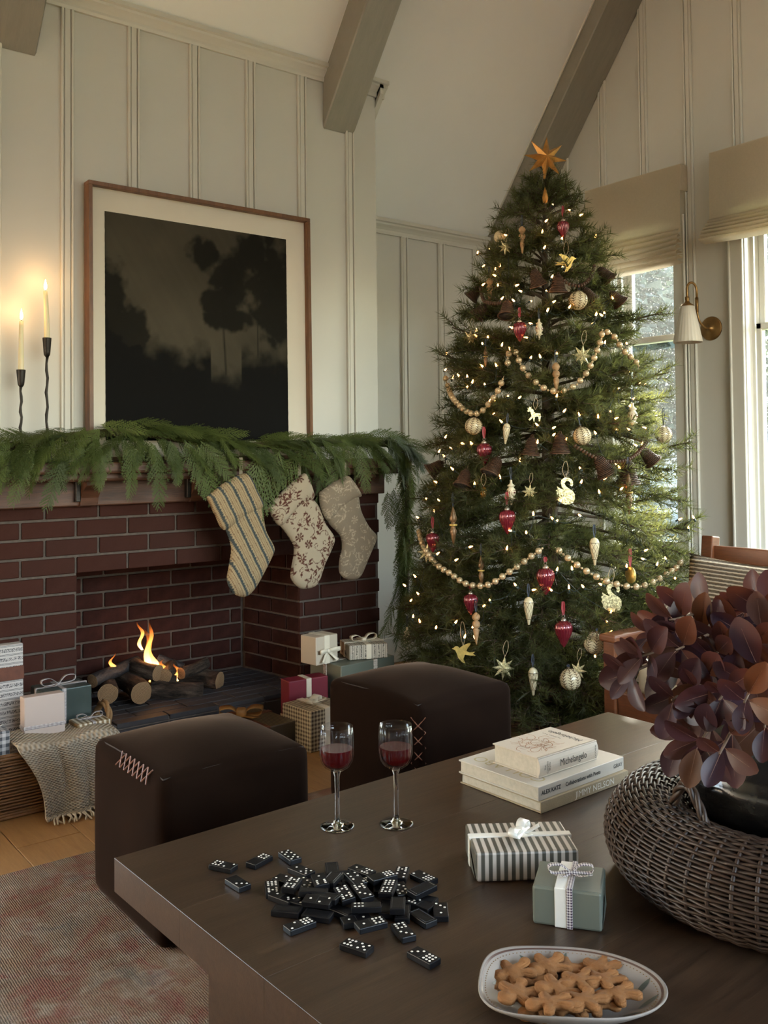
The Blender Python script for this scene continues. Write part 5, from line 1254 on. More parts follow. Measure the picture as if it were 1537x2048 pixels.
# painted baubles ---------------------------------------------------
def vine_mesh():
    mb = MB(); r = 0.0405
    def P(a, b): return Vector((r*cos(b)*cos(a), r*cos(b)*sin(a), r*sin(b)))
    for k in range(9):
        a0 = 2*pi*k/9; 
        for j in range(10):
            b = -1.15+2.3*j/9
            for s in (-1, 1):
                pts = [P(a0, b), P(a0+s*0.16, b+0.14), P(a0+s*0.30, b+0.20)]; mb.tube(pts, [0.0011, 0.0010, 0.0003], 4)
        mb.tube([P(a0, -1.3+2.6*j/12) for j in range(13)], 0.0006, 4)
    return mb.mesh('painted_vine', fix=False)
bau = MB().sphere((0, 0, 0), 0.040, 32, 20).mesh('bauble', smooth=True); vine = vine_mesh(); vine.materials.append(m_vine)
capb = MB().lathe([(0.006, 0.038), (0.006, 0.045), (1e-5, 0.046)], 12).mesh('cap', smooth=True); capb.materials.append(m_vine)
for (px, py, s, rb_, lab) in [(1157, 601, 0.98, 0.03, 'among the wicker bells near the top'), (948, 852, 0.90, 0.06, 'at the left under the bead garland'), (1165, 872, 0.90, 0.05, 'half hidden right of the centre bells'), (1190, 1286, 1.02, 0.01, 'at the lower right by the purple leaves'), (1141, 1359, 1.0, 0.01, 'lowest on the tree'), (1328, 869, 0.92, 0.08, 'hanging in front of the window')]:
    o = place('bauble_ornament', bau, m_cream, px, py, 'round cream bauble painted with bronze vines '+lab, 'cream painted baubles', scale=s, rot=(0.15, 0.1, random.uniform(0, 6)))
    link('painted_vine', vine, None, o); link('cap', capb, None, o); hang(o, 'navy', rb_, 0.004, top=0.045)
m_clear = NM('mercury_glass', 0.15, 0.7); m_clear.base((0.62, 0.50, 0.33, 1)); m_clear.coord()
o = place('bauble_ornament', bau, m_clear.m, 1001, 474, 'pale gold glass bauble high on the left of the tree', None, scale=0.7); link('cap', capb, None, o)
# finials ------------------------------------------------------------
fin_w = MB().lathe([(1e-4, -0.062), (0.003, -0.058), (0.009, -0.025), (0.0115, -0.004), (0.006, 0.000), (0.012, 0.006), (0.0155, 0.016), (0.012, 0.026), (0.006, 0.029), (0.012, 0.034), (0.0155, 0.044), (0.012, 0.054), (0.005, 0.060), (1e-4, 0.063)], 28, wob=lambda a: 0.035*cos(14*a)).mesh('wood_finial', smooth=True)
for (px, py, s, k_, lab) in [(1045, 480, 0.95, 'wood', 'high on the tree'), (980, 583, 0.95, 'wood', 'at the upper left'), (1113, 756, 1.0, 'wood', 'inside the upper bead garland'), (953, 1257, 1.0, 'wood', 'low on the left among lights')]:
    o = place('finial_ornament', fin_w, m_woodf, px, py, 'carved pale wooden finial ornament '+lab, 'carved wooden finials', scale=s); hang(o, 'navy', 0.05, 0.003, top=0.062)
fin_c = MB().lathe([(1e-4, -0.052), (0.0045, -0.051), (0.0052, -0.035), (0.007, -0.031), (0.0175, -0.0265), (0.017, -0.024), (0.009, -0.021), (0.012, -0.016)], 24).mesh('a', smooth=True)
fin_c = MB().lathe([(1e-4, -0.052), (0.0045, -0.051), (0.0052, -0.035), (0.0075, -0.031), (0.0175, -0.0265), (0.017, -0.0235), (0.009, -0.020), (0.015, -0.013), (0.0195, 0.0), (0.015, 0.013), (0.009, 0.020), (0.015, 0.0235), (0.0155, 0.026), (0.0075, 0.032), (0.0052, 0.036), (0.0048, 0.048), (1e-4, 0.049)], 28).mesh('turned_finial', smooth=True)
spk = MB()
for i in range(40):
    a, b = rt.uniform(0, 6.28), rt.uniform(-.55, .55); spk.sphere((0.0185*cos(a)*cos(b), 0.0185*sin(a)*cos(b), 0.0125*sin(b)), 0.0022, 6, 4)
spk = spk.mesh('painted_flowers', fix=False); spk.materials.append(m_burg); spk.materials.append(m_vine)
m_ivory = mat_plain('ivory_lacquer', (0.64, 0.55, 0.38, 1), 0.3)
for (px, py, s, lab) in [(1079, 658, 0.85, 'beside the burgundy drop in the upper tree'), (1023, 984, 0.98, 'at mid tree on a blue ribbon'), (815, 1275, 0.95, 'at the lowest left edge of the tree'), (1266, 832, 1.1, 'on the right in front of the window')]:
    o = place('finial_ornament', fin_c, m_ivory, px, py, 'turned ivory finial ornament with painted flowers '+lab, 'ivory painted finials', scale=s); link('painted_flowers', spk, None, o); hang(o, 'navy', 0.05, 0.003, top=0.049)
fin_g = MB().lathe([(1e-4, -0.085), (0.003, -0.08), (0.010, -0.045), (0.015, -0.025), (0.010, -0.008), (0.008, -0.005), (0.016, 0.0), (0.016, 0.005), (0.008, 0.009), (0.012, 0.016), (0.0165, 0.028), (0.012, 0.045), (0.005, 0.070), (1e-4, 0.082)], 24).mesh('bronze_finial', smooth=True)
band = MB().lathe([(0.0165, -0.001), (0.0178, 0.0025), (0.0165, 0.006)], 24).mesh('band', smooth=True); band.materials.append(m_gold_l)
for (px, py, s, lab) in [(972, 714, 0.55, 'in the upper left branches'), (907, 1051, 0.95, 'at mid left in shade'), (963, 1142, 0.75, 'behind the lower left garland'), (1258, 986, 1.0, 'on the right by the wicker bells')]:
    o = place('finial_ornament', fin_g, m_bronze, px, py, 'long bronze spindle ornament with gold band '+lab, 'bronze spindle ornaments', scale=s); link('band', band, None, o); hang(o, 'navy', 0.06, 0.003, top=0.08)
# painted cones -------------------------------------------------------
cone = MB().lathe([(1e-4, -0.056), (0.0045, -0.054), (0.006, -0.038), (0.0085, -0.034), (0.014, -0.010), (0.0185, 0.018), (0.018, 0.032), (0.013, 0.043), (0.005, 0.048), (1e-4, 0.049)], 28).mesh('cone_drop', smooth=True)
cx_ = MB()
for k in range(8):
    a0 = 2*pi*k/8
    for s in (-1, 1):
        pts = []
        for j in range(9):
            t = j/8; z = -0.030+0.058*t; r = float(np.interp(z, [-0.034, -0.010, 0.018, 0.032], [0.0088, 0.0143, 0.0188, 0.0183])); a = a0+s*t*1.57; pts.append((r*cos(a), r*sin(a), z))
        cx_.tube(pts, 0.0006, 3)
for zz, r in ((0.029, 0.0186), (-0.033, 0.0092)): cx_.tube([(r*cos(2*pi*i/20), r*sin(2*pi*i/20), zz) for i in range(20)], 0.0010, 4, closed=True)
cx_ = cx_.mesh('painted_lattice', fix=False); cx_.materials.append(m_vine)
for (px, py, s, lab) in [(1013, 866, 0.80, 'at the left of the middle bells'), (1190, 1101, 1.0, 'at the right on a navy ribbon'), (1058, 1220, 1.0, 'below the burgundy drop at the centre'), (1067, 1361, 1.0, 'lowest, over the tree basket')]:
    o = place('cone_ornament', cone, m_cream, px, py, 'cream pine-cone drop ornament with painted lattice '+lab, 'cream cone drops', scale=s, rot=(0, 0.1 if px < 1020 else 0, 0)); link('painted_lattice', cx_, None, o); hang(o, 'navy', 0.05, 0.004, top=0.048)
# wicker bells ---------------------------------------------------------
def bell_mesh():
    mb = MB(); K = 14
    prof = [(float(np.interp(t, [0, 0.15, 0.4, 0.75, 0.92, 1.0], [0.010, 0.022, 0.027, 0.034, 0.043, 0.046])), 0.045-0.085*t) for t in np.linspace(0, 1, K)]
    for k, (r, z) in enumerate(prof):
        pts = [((r+0.0012*cos(i*pi/2+(k % 2)*pi))*cos(2*pi*i/48), (r+0.0012*cos(i*pi/2+(k % 2)*pi))*sin(2*pi*i/48), z) for i in range(48)]
        mb.tube(pts, 0.0027, 4, closed=True)
    mb.tube([(0.046*cos(2*pi*i/24), 0.046*sin(2*pi*i/24), -0.041) for i in range(24)], 0.0042, 5, closed=True)
    mb.lathe([(r*0.93, z) for r, z in prof], 24, mi=1); return mb.mesh('wicker_bell', smooth=True, fix=False)
bell = bell_mesh(); bell.materials.append(m_wickbell); bell.materials.append(mat_plain('bell_core', (0.010, 0.005, 0.003, 1), 0.9)); knob = MB().tube(catmull([(0, 0, 0.042), (-0.006, 0, 0.052), (0, 0, 0.060), (0.006, 0, 0.052), (0, 0, 0.043)], 4), 0.0016, 4).mesh('loop'); knob.materials.append(m_wickbell)
for (px, py, s, rx, ry, lab) in [(1073, 556, 0.78, 0.2, -0.35, 'upper centre, tilted left, in shade'), (1117, 568, 0.80, 0.1, 0.0, 'upper centre, hanging straight beside the cream bauble'), (1210, 549, 0.78, 0.1, -0.75, 'upper right, tilted against the blind'), (951, 586, 0.75, 0.1, 0.75, 'upper left, tilted outward'), (962, 622, 0.75, 0.2, 0.7, 'upper left, below the tilted outward one'), (1015, 618, 0.80, -0.35, 0.1, 'upper left of centre, showing its open mouth'), (1178, 590, 0.7, 0.1, -0.6, 'behind the cream bauble'), (1233, 596, 0.75, 0.1, -0.75, 'upper right, in front of the window frame'),
        (1063, 893, 0.78, 0.05, 0.1, 'middle of the tree, left of the pair'), (1121, 888, 0.85, 0.05, 0.0, 'middle of the tree, right of the pair'), (873, 935, 0.85, 0.1, 0.95, 'far left beside the mantel garland'), (929, 957, 0.80, -0.3, 0.3, 'left, mouth turned to the room'), (989, 933, 0.88, -0.25, 0.5, 'left of centre under a burgundy drop'), (1206, 932, 0.90, 0.05, -0.55, 'right of the swan, tilted'), (1297, 912, 0.80, 0.05, -0.7, 'right edge in front of the window'), (1257, 945, 1.0, 0.1, 0.0, 'right, behind a bronze spindle')]:
    o = place('wicker_bell_ornament', bell, m_wickbell, px, py, 'brown wicker bell ornament '+lab, 'wicker bells', scale=s, rot=(rx, ry, 0)); link('loop', knob, None, o)
# flat gold figures ------------------------------------------------------
def flat(out, th=0.004):
    bm = bmesh.new(); vs_ = [bm.verts.new((x, -th/2, z)) for x, z in out]; f = bm.faces.new(vs_); r = bmesh.ops.extrude_face_region(bm, geom=[f])
    for v in r['geom']:
        if isinstance(v, bmesh.types.BMVert): v.co.y += th
    bmesh.ops.triangulate(bm, faces=[f_ for f_ in bm.faces if len(f_.verts) > 4]); bmesh.ops.recalc_face_normals(bm, faces=bm.faces); me = bpy.data.meshes.new('flat'); bm.to_mesh(me); bm.free(); return me
bird = flat([(0.044, 0.010), (0.036, 0.013), (0.030, 0.019), (0.022, 0.019), (0.014, 0.012), (0.000, 0.022), (-0.022, 0.030), (-0.030, 0.028), (-0.018, 0.012), (-0.012, 0.000), (-0.024, -0.006), (-0.046, -0.003), (-0.038, -0.010), (-0.048, -0.018), (-0.024, -0.017), (-0.006, -0.014), (0.000, -0.030), (-0.008, -0.048), (0.004, -0.044), (0.020, -0.026), (0.026, -0.008), (0.032, 0.004)])
swan = flat([(0.012, -0.045), (0.026, -0.040), (0.033, -0.026), (0.033, -0.008), (0.026, 0.004), (0.012, 0.012), (0.000, 0.022), (-0.004, 0.032), (0.002, 0.040), (0.012, 0.040), (0.018, 0.032), (0.016, 0.024), (0.024, 0.020), (0.028, 0.028), (0.026, 0.042), (0.014, 0.052), (-0.002, 0.053), (-0.014, 0.046), (-0.018, 0.034), (-0.014, 0.020), (-0.006, 0.008), (-0.018, 0.012), (-0.032, 0.022), (-0.030, 0.010), (-0.036, 0.006), (-0.032, -0.004), (-0.036, -0.010), (-0.030, -0.018), (-0.030, -0.028), (-0.020, -0.038), (-0.004, -0.045)])
deer = flat([(0.020, -0.034), (0.024, -0.010), (0.022, 0.002), (0.000, 0.004), (-0.008, 0.010), (-0.012, 0.022), (-0.020, 0.026), (-0.020, 0.036), (-0.026, 0.030), (-0.030, 0.040), (-0.032, 0.026), (-0.040, 0.030), (-0.034, 0.020), (-0.040, 0.016), (-0.036, 0.010), (-0.026, 0.012), (-0.022, 0.000), (-0.020, -0.010), (-0.034, -0.026), (-0.028, -0.030), (-0.012, -0.016), (-0.010, -0.034), (-0.006, -0.034), (-0.004, -0.014), (0.012, -0.012), (0.014, -0.034)])
def figure(name, me, mat_, px, py, s, lab, mirror=False, rz=0.0, ry=0.0, L=0.05, cat='ornament', top=0.02):
    o = place(name, me, mat_, px, py, lab, None, cat, scale=(-s if mirror else s, s, s), rot=(0, ry, rz)); hang(o, 'thread', L, top=top); return o
figure('bird_ornament', bird, m_gold_l, 1133, 522, 0.98, 'flat gold swallow ornament flying near the top of the tree', L=0.06)
figure('bird_ornament', bird, m_glit, 927, 1302, 1.0, 'glittery gold swallow ornament low on the left of the tree', mirror=True, L=0.09)
figure('swan_ornament', swan, m_glit, 1132, 984, 1.05, 'pale gold glitter swan ornament at the middle of the tree', L=0.06, top=0.05)
figure('swan_ornament', swan, m_amber, 1224, 1197, 1.1, 'amber glass swan ornament under the lower garland', L=0.05, top=0.05)
figure('deer_ornament', deer, m_glit, 1072, 828, 0.85, 'small gold glitter deer ornament at mid tree', L=0.05)
star8 = star_mesh(8, 0.046, 0.021, 0.010).mesh('star')
for (px, py, s, mt_, lab) in [(1165, 711, 0.95, m_glit, 'big glittering gold star ornament inside the upper right garland'), (1008, 1336, 0.98, m_gold_a, 'dark gold star ornament low on the tree, over the basket'), (1156, 1342, 0.8, m_gold_a, 'gold star ornament behind the lowest cream bauble'), (1012, 494, 0.75, m_gold_l, 'small gold star ornament high on the left'), (941, 676, 0.8, m_gold_l, 'gold star ornament at the left edge of the upper tree'), (855, 1105, 0.95, m_gold_l, 'gold star ornament at the far left edge, lower tree'), (1060, 984, 0.7, m_bronze, 'dim bronze star ornament in the middle branches')]:
    o = place('star_ornament', star8, mt_, px, py, lab, 'gold star ornaments', scale=s, rot=(0.05, 0.1, 0.15)); hang(o, 'thread', 0.06, top=0.044)
disc = MB().lathe([(1e-4, -0.004), (0.022, -0.004), (0.024, 0), (0.022, 0.004), (1e-4, 0.004)], 24, M_=RY(pi/2)).mesh('disc', smooth=True)
o = place('disc_ornament', disc, m_gold_l, 1262, 1150, 'flat gold medallion ornament seen edge-on at the lower right', None, rot=(0, 0, 0.3), scale=1.35); hang(o, 'red', 0.05, 0.005, top=0.024)
o = place('pine_cone_ornament', MB().lathe([(1e-4, -0.03), (0.008, -0.022), (0.012, -0.008), (0.010, 0.008), (0.004, 0.02), (1e-4, 0.024)], 16, wob=lambda a: 0.2*cos(6*a)).mesh('cone', smooth=True), m_amber, 968, 984, 'tiny sparkling copper pine cone ornament at the left', None); hang(o, 'thread', 0.05, top=0.022)
o = place('leaf_ornament', MB().lathe([(1e-4, -0.035), (0.010, -0.03), (0.013, -0.010), (0.007, 0.02), (1e-4, 0.036)], 12).mesh('leaf_orn', smooth=True), m_gold_a, 1091, 391, 'small antique gold bell-shaped ornament just under the star', None)

# ------------------------------------------------------------------ bead garlands
bead_me = MB().lathe([(1e-4, -0.0125), (0.006, -0.0115), (0.0112, -0.006), (0.0128, 0.0), (0.0112, 0.006), (0.006, 0.0115), (1e-4, 0.0125)], 16, wob=lambda a: 0.03*cos(8*a)).mesh('bead', smooth=True); bead_me.materials.append(mat_plain('champagne_bead', (0.52, 0.38, 0.22, 1), 0.28, 0.35, var=0.12, scale=50))
sb_me = MB().sphere((0, 0, 0), 0.0045, 8, 6).mesh('spacer_bead', smooth=True); sb_me.materials.append(bead_me.materials[0])
def garland(name, pxs, label, me_, spacer, step, cord, k=0.985):
    P = [on_tree(x, y, k)+(Vector(CAM)-on_tree(x, y, k)).normalized()*0.02 for x, y in pxs]; C_ = catmull(P, 10)
    g = empty(name, P[0], 0, label, 'garland', 'bead garlands on the tree'); o0 = Vector(P[0])
    MB().tube([p-o0 for p in C_], 0.0011, 4).build('cord', cord, g)
    acc = step*0.5
    for i in range(1, len(C_)):
        seg = C_[i]-C_[i-1]; L = seg.length; s0 = 0
        while acc <= L:
            p = C_[i-1]+seg*(acc/L); rq = seg.to_track_quat('Z', 'Y').to_euler(); link('bead', me_, None, g, loc=p-o0, rot=rq)
            if spacer: link('spacer_bead', spacer, None, g, loc=p-o0+seg.normalized()*step*0.5)
            acc += step
        acc -= L
m_cord = m_thread
garland('bead_garland', [(1016, 735), (1018, 708), (1030, 702), (1044, 733), (1067, 760), (1101, 781), (1140, 777), (1169, 752), (1188, 718), (1202, 681), (1207, 663), (1228, 672), (1247, 700), (1272, 723), (1279, 740)], 'champagne bead garland swagged across the upper middle of the tree', bead_me, sb_me, 0.040, m_cord)
garland('bead_garland', [(890, 750), (897, 775), (909, 800), (936, 824), (958, 826), (975, 811), (995, 784), (1009, 751)], 'champagne bead garland swagged at the upper left of the tree', bead_me, sb_me, 0.034, m_cord)
garland('bead_garland', [(838, 1060), (846, 1090), (870, 1126), (901, 1147), (934, 1168), (975, 1170), (1011, 1149), (1040, 1129), (1078, 1102)], 'champagne bead garland swagged across the lower left of the tree', bead_me, sb_me, 0.034, m_cord)
garland('bead_garland', [(1110, 1094), (1143, 1121), (1177, 1144), (1214, 1162), (1258, 1173), (1293, 1170), (1332, 1150), (1357, 1132), (1366, 1115)], 'champagne bead garland swagged across the lower right of the tree', bead_me, sb_me, 0.042, m_cord)
wb_me = MB().sphere((0, 0, 0), 0.0085, 10, 7, sc=(1, 1, 0.7)).mesh('wooden_bead', smooth=True); wb_me.materials.append(m_wickbell)
garland('wooden_bead_string', [(1190, 530), (1182, 555), (1163, 571), (1140, 568), (1122, 556)], 'dark wooden bead string looped between the upper bells', wb_me, None, 0.013, m_wickbell)
garland('wooden_bead_string', [(1148, 890), (1186, 913), (1213, 922), (1248, 922), (1274, 908), (1297, 880)], 'dark wooden bead string looped between the bells at the right', wb_me, None, 0.013, m_wickbell)
garland('wooden_bead_string', [(962, 575), (968, 600), (985, 607), (1003, 606)], 'dark wooden bead string looped at the upper left of the tree', wb_me, None, 0.013, m_wickbell)

# ------------------------------------------------------------------ fairy lights
def cr(ox, oy, s, L): return [(ox+x/s, oy+y/s) for x, y in L]
BULBS = cr(900, 260, 3.8425, [(790,575),(925,615),(1005,655),(740,700),(712,785),(860,730),(862,838),(727,905),(1120,818),(303,917),(215,943),(385,1043),(352,1068),(350,1120),(370,1193),(512,1195),(550,1240),(400,1297),(492,1312),(623,1317),(797,1322),(742,1240),(785,1130),(868,1055),(205,1380),(752,1387),(920,1362),(1108,1312),(1253,1293),(1125,1420),(1170,1425),(1190,1410),(1103,1488),(478,1520),(435,810),(363,833),(255,1190),(627,1490),(258,1047)])
BULBS += cr(860, 620, 5.123, [(478,215),(478,268),(595,283),(540,345),(740,360),(843,183),(825,403),(1035,492),(1133,480),(683,570),(540,577),(175,450),(160,612),(297,672),(235,695),(385,685),(437,740),(380,793),(565,765),(803,887),(920,898),(613,937),(667,922),(653,1070),(737,1146),(1103,1178),(1270,1207),(1270,1280),(1377,1037),(1302,885),(347,1377),(428,1373),(160,1305),(220,1420),(95,1450),(150,1502),(1105,1358),(1395,1330),(995,283),(1205,10),(1040,143),(1303,450)])
BULBS += cr(1100, 620, 5.123, [(475,50),(535,55),(445,140),(565,338),(790,343),(497,1098),(630,1040),(677,1112),(712,808),(688,1235),(472,1265),(288,1360),(813,1222),(853,913),(820,985),(980,1208),(888,1388),(950,1378),(920,745),(983,763),(305,1078),(825,640)])
BULBS += cr(780, 880, 4.803, [(475,112),(525,158),(708,40),(785,38),(593,85),(605,280),(1253,200),(1060,360),(815,423),(447,407),(355,565),(475,585),(272,747),(433,688),(1380,715),(1312,890),(1165,872),(457,1095),(633,1155),(770,1028),(1125,1045),(245,1312),(148,1400),(275,1480),(1210,1395),(1380,1440),(1420,28)])
BULBS += cr(1080, 880, 4.5206, [(345,25),(367,258),(375,383),(540,475),(738,443),(583,350),(723,252),(690,215),(190,553),(117,712),(155,732),(365,683),(1265,718),(1393,703),(1347,797),(955,1000),(935,1075),(1140,1075),(1063,1125),(787,1142),(1225,1250),(157,1175),(293,1165),(557,1307),(265,1337),(392,1325),(105,1357)])
BULBS += cr(780, 1120, 4.803, [(202,390),(290,593),(445,650),(632,600),(720,740),(820,750),(797,645),(963,390),(905,442),(225,547)])
BULBS += cr(1000, 1140, 5.1233, [(1140,437),(1130,645),(1118,798),(1165,857),(978,885),(1095,525),(1320,718)])
lights = empty('fairy_lights', (TC.x, TC.y, 0.0), 0, 'string of warm white fairy lights wound round the Christmas tree', 'lights')
m_bulb = mat_emit('fairy_bulb', (1.0, 0.43, 0.12, 1), 14.0); m_wire = mat_plain('green_wire', (0.015, 0.028, 0.024, 1), 0.5)
bulb_me = MB().lathe([(1e-4, -0.006), (0.0034, -0.004), (0.0038, 0.002), (0.0024, 0.009), (1e-4, 0.013)], 8).mesh('bulb', smooth=True); bulb_me.materials.append(m_bulb)
sock_me = MB().lathe([(0.0042, -0.018), (0.0044, -0.006), (0.0030, -0.003)], 6).mesh('socket', smooth=True); sock_me.materials.append(m_wire)
bp = []
for (px, py) in BULBS:
    p = on_tree(px, py, 0.965); p = p+(Vector(CAM)-p).normalized()*0.016; bp.append(p)
    e = (rt.uniform(-1.2, 1.2), rt.uniform(-1.2, 1.2), rt.uniform(0, 6)); b = link('bulb', bulb_me, None, lights, loc=p-TC, rot=e); link('socket', sock_me, None, b)
bp.sort(key=lambda p: -p.z); mb = MB(); used = []; cur = bp.pop(0)
while bp:
    j = min(range(len(bp)), key=lambda i: (bp[i]-cur).length+0.6*abs(bp[i].z-cur.z)); nx = bp.pop(j)
    if (nx-cur).length < 0.5:
        m0 = (cur+nx)/2; inw = Vector((TC.x-m0.x, TC.y-m0.y, 0)).normalized()*0.03+Vector((0, 0, -0.02)); mb.tube([p-TC for p in catmull([cur, m0+inw, nx], 5)], 0.0013, 4)
    cur = nx
wr = mb.build('wire', m_wire, lights, smooth=True); wr['kind'] = 'stuff'

# ================================================================== CEDAR GARLAND ON THE MANTEL
def mat_cedar():
    m = NM('cedar', 0.55, 0, 0.3); oi = m.n('ObjectInfo'); co = m.coord('Object'); a = m.noise(co, 3, 2)
    c = m.ramp(oi.outputs['Random'], [(0.0, (0.034, 0.050, 0.010, 1)), (0.55, (0.070, 0.094, 0.020, 1)), (1.0, (0.125, 0.158, 0.040, 1))])
    m.base(m.mix(m.math('MULTIPLY', a, 0.5), c, (0.05, 0.068, 0.016, 1)))
    tr = m.n('BsdfTranslucent'); m.set(tr.inputs[0], (0.13, 0.17, 0.04, 1)); mx = m.n('MixShader', {0: 0.3}); m.t.links.new(m.b.outputs[0], mx.inputs[1]); m.t.links.new(tr.outputs[0], mx.inputs[2]); m.t.links.new(mx.outputs[0], m.o.inputs[0]); return m.m
m_cedar = mat_cedar()
def frond_mesh(seed):
    R = random.Random(seed); mb = MB(); sag = R.uniform(0.10, 0.34); bend = R.uniform(-.2, .2)
    def C_(t, y=0.0): return Vector((t*(1-0.10*sag*t), y+bend*t*t*0.3, -sag*t*t))
    def blade(a, b, w0, w1, up):
        d = b-a; s = d.cross(up).normalized(); mb.add([a-s*w0, a+s*w0, b+s*w1, b-s*w1], [(0, 1, 2, 3)])
    up = Vector((0, 0, 1)); K = 8
    for i in range(K): blade(C_(i/K), C_((i+1)/K), 0.007-0.005*i/K, 0.007-0.005*(i+1)/K, up)
    nb_ = 17
    for i in range(nb_):
        t = 0.04+0.94*i/(nb_-1)
        for s in (-1, 1):
            L = (0.30*(1-t)**0.75+0.07)*(0.55+0.45*min(1, t*5))*R.uniform(0.8, 1.15); an = radians(R.uniform(30, 44)); b0 = C_(t); d = Vector((cos(an), s*sin(an), R.uniform(-.30, -.05))).normalized()
            M_ = 6; p = b0
            for j in range(M_):
                q = b0+d*L*(j+1)/M_+Vector((0.02*((j+1)/M_)**2, 0, -0.05*L*((j+1)/M_)**2)); ww = 0.0058*(1-j/M_)+0.0028; blade(p, q, ww, ww*0.85, up)
                if j < M_-1 and L > 0.1:
                    for s2 in (-1, 1):
                        a2 = an*s+s2*radians(36); e = Vector((cos(a2), sin(a2), -0.12)).normalized(); blade(q, q+e*L*0.24*(1-j/M_*0.6), 0.0062, 0.0028, up)
                p = q
    return mb.mesh('frond', fix=False)
fr_m = [frond_mesh(i) for i in range(7)]
for me in fr_m: me.materials.append(m_cedar)
gar = empty('cedar_garland', (1.8, 3.55, 1.135), 0, 'lush green cedar garland draped along the mantel and down its right end', 'garland')
Rg = random.Random(31); G0 = Vector((1.8, 3.55, 1.135))
def frond(base, d, L, roll):
    d = Vector(d).normalized(); upv = Vector((0, 0, 1)) if abs(d.z) < 0.93 else Vector((0, -1, 0)); upv = (upv+Vector((0, -0.9, 0))).normalized()
    y = upv.cross(d).normalized(); z = d.cross(y); Mx = Matrix((d, y, z)).transposed().to_4x4() @ RX(roll)
    link('frond', fr_m[Rg.randrange(7)], None, gar, loc=Vector(base)-G0, rot=Mx.to_euler(), scale=(L, L*Rg.uniform(0.85, 1.2), L))
def gtop(x): return float(np.interp(x, [0.7, 0.95, 1.15, 1.45, 1.7, 1.9, 2.2, 2.45, 2.7, 2.9], [1.235, 1.255, 1.29, 1.33, 1.295, 1.265, 1.27, 1.28, 1.28, 1.25]))
for i in range(236):
    x = 0.70+2.20*((i*0.618034) % 1.0); lay = Rg.random(); sg = -1 if x < 1.42+Rg.uniform(-.15, .15) else 1
    if lay < 0.42:    # crown of the garland, lying along the shelf and forward
        base = (x, 3.56+Rg.uniform(-.05, .04), gtop(x)-0.05+Rg.uniform(-.02, .015)); d = (sg*Rg.uniform(0.5, 1.1), -Rg.uniform(0.35, 0.9), Rg.uniform(-.18, 0.10)); L = Rg.uniform(0.15, 0.22)
    elif lay < 0.80:  # front face, falling over the edge
        base = (x, 3.49+Rg.uniform(-.04, .03), gtop(x)-0.065+Rg.uniform(-.03, .02)); d = (sg*Rg.uniform(0.15, 0.9), -Rg.uniform(0.25, 0.6), -Rg.uniform(0.30, 0.80)); L = Rg.uniform(0.14, 0.21)
    else:             # low tips
        base = (x, 3.455+Rg.uniform(-.02, .02), gtop(x)-0.11+Rg.uniform(-.02, .02)); d = (sg*Rg.uniform(0.05, 0.6), -Rg.uniform(0.05, 0.30), -1.0); L = Rg.uniform(0.12, 0.18)*(0.55 if 1.80 < x < 1.97 else 1)
    frond(base, d, L, Rg.uniform(-.5, .5))
for (px, py, qx, qy) in ((60, 900, 25, 995), (130, 905, 95, 1005), (200, 900, 200, 970), (260, 880, 275, 985), (310, 890, 330, 1005), (370, 880, 415, 985), (395, 890, 440, 1005), (560, 900, 505, 1040), (600, 905, 545, 985), (520, 905, 490, 1060), (690, 900, 660, 985), (640, 905, 650, 1000), (720, 890, 735, 975), (775, 875, 830, 960), (790, 870, 855, 930), (770, 860, 840, 900)):
    a, b = at(px, py, 1, 3.44), at(qx, qy, 1, 3.40); frond(a, b-a, (b-a).length*1.08, Rg.uniform(-.3, .3))
for i in range(46):   # tail hanging beside the chimney breast
    z = 1.16-0.80*i/45; x = 2.895+0.02*sin(i)+Rg.uniform(-.035, .045); frond((x, 3.58+Rg.uniform(-.06, .06), z), (Rg.uniform(-.22, .25), -Rg.uniform(-.15, .35), -1), Rg.uniform(0.16, 0.24), Rg.uniform(-1.5, 1.5))
MB().tube(catmull([Vector((x, 3.555, gtop(x)-0.075))-G0 for x in np.linspace(0.65, 2.86, 14)]+[Vector((2.92, 3.56, 1.08))-G0, Vector((2.91, 3.58, 0.42))-G0], 4), 0.016, 6).build('garland_stem', m_twig, gar, smooth=True)

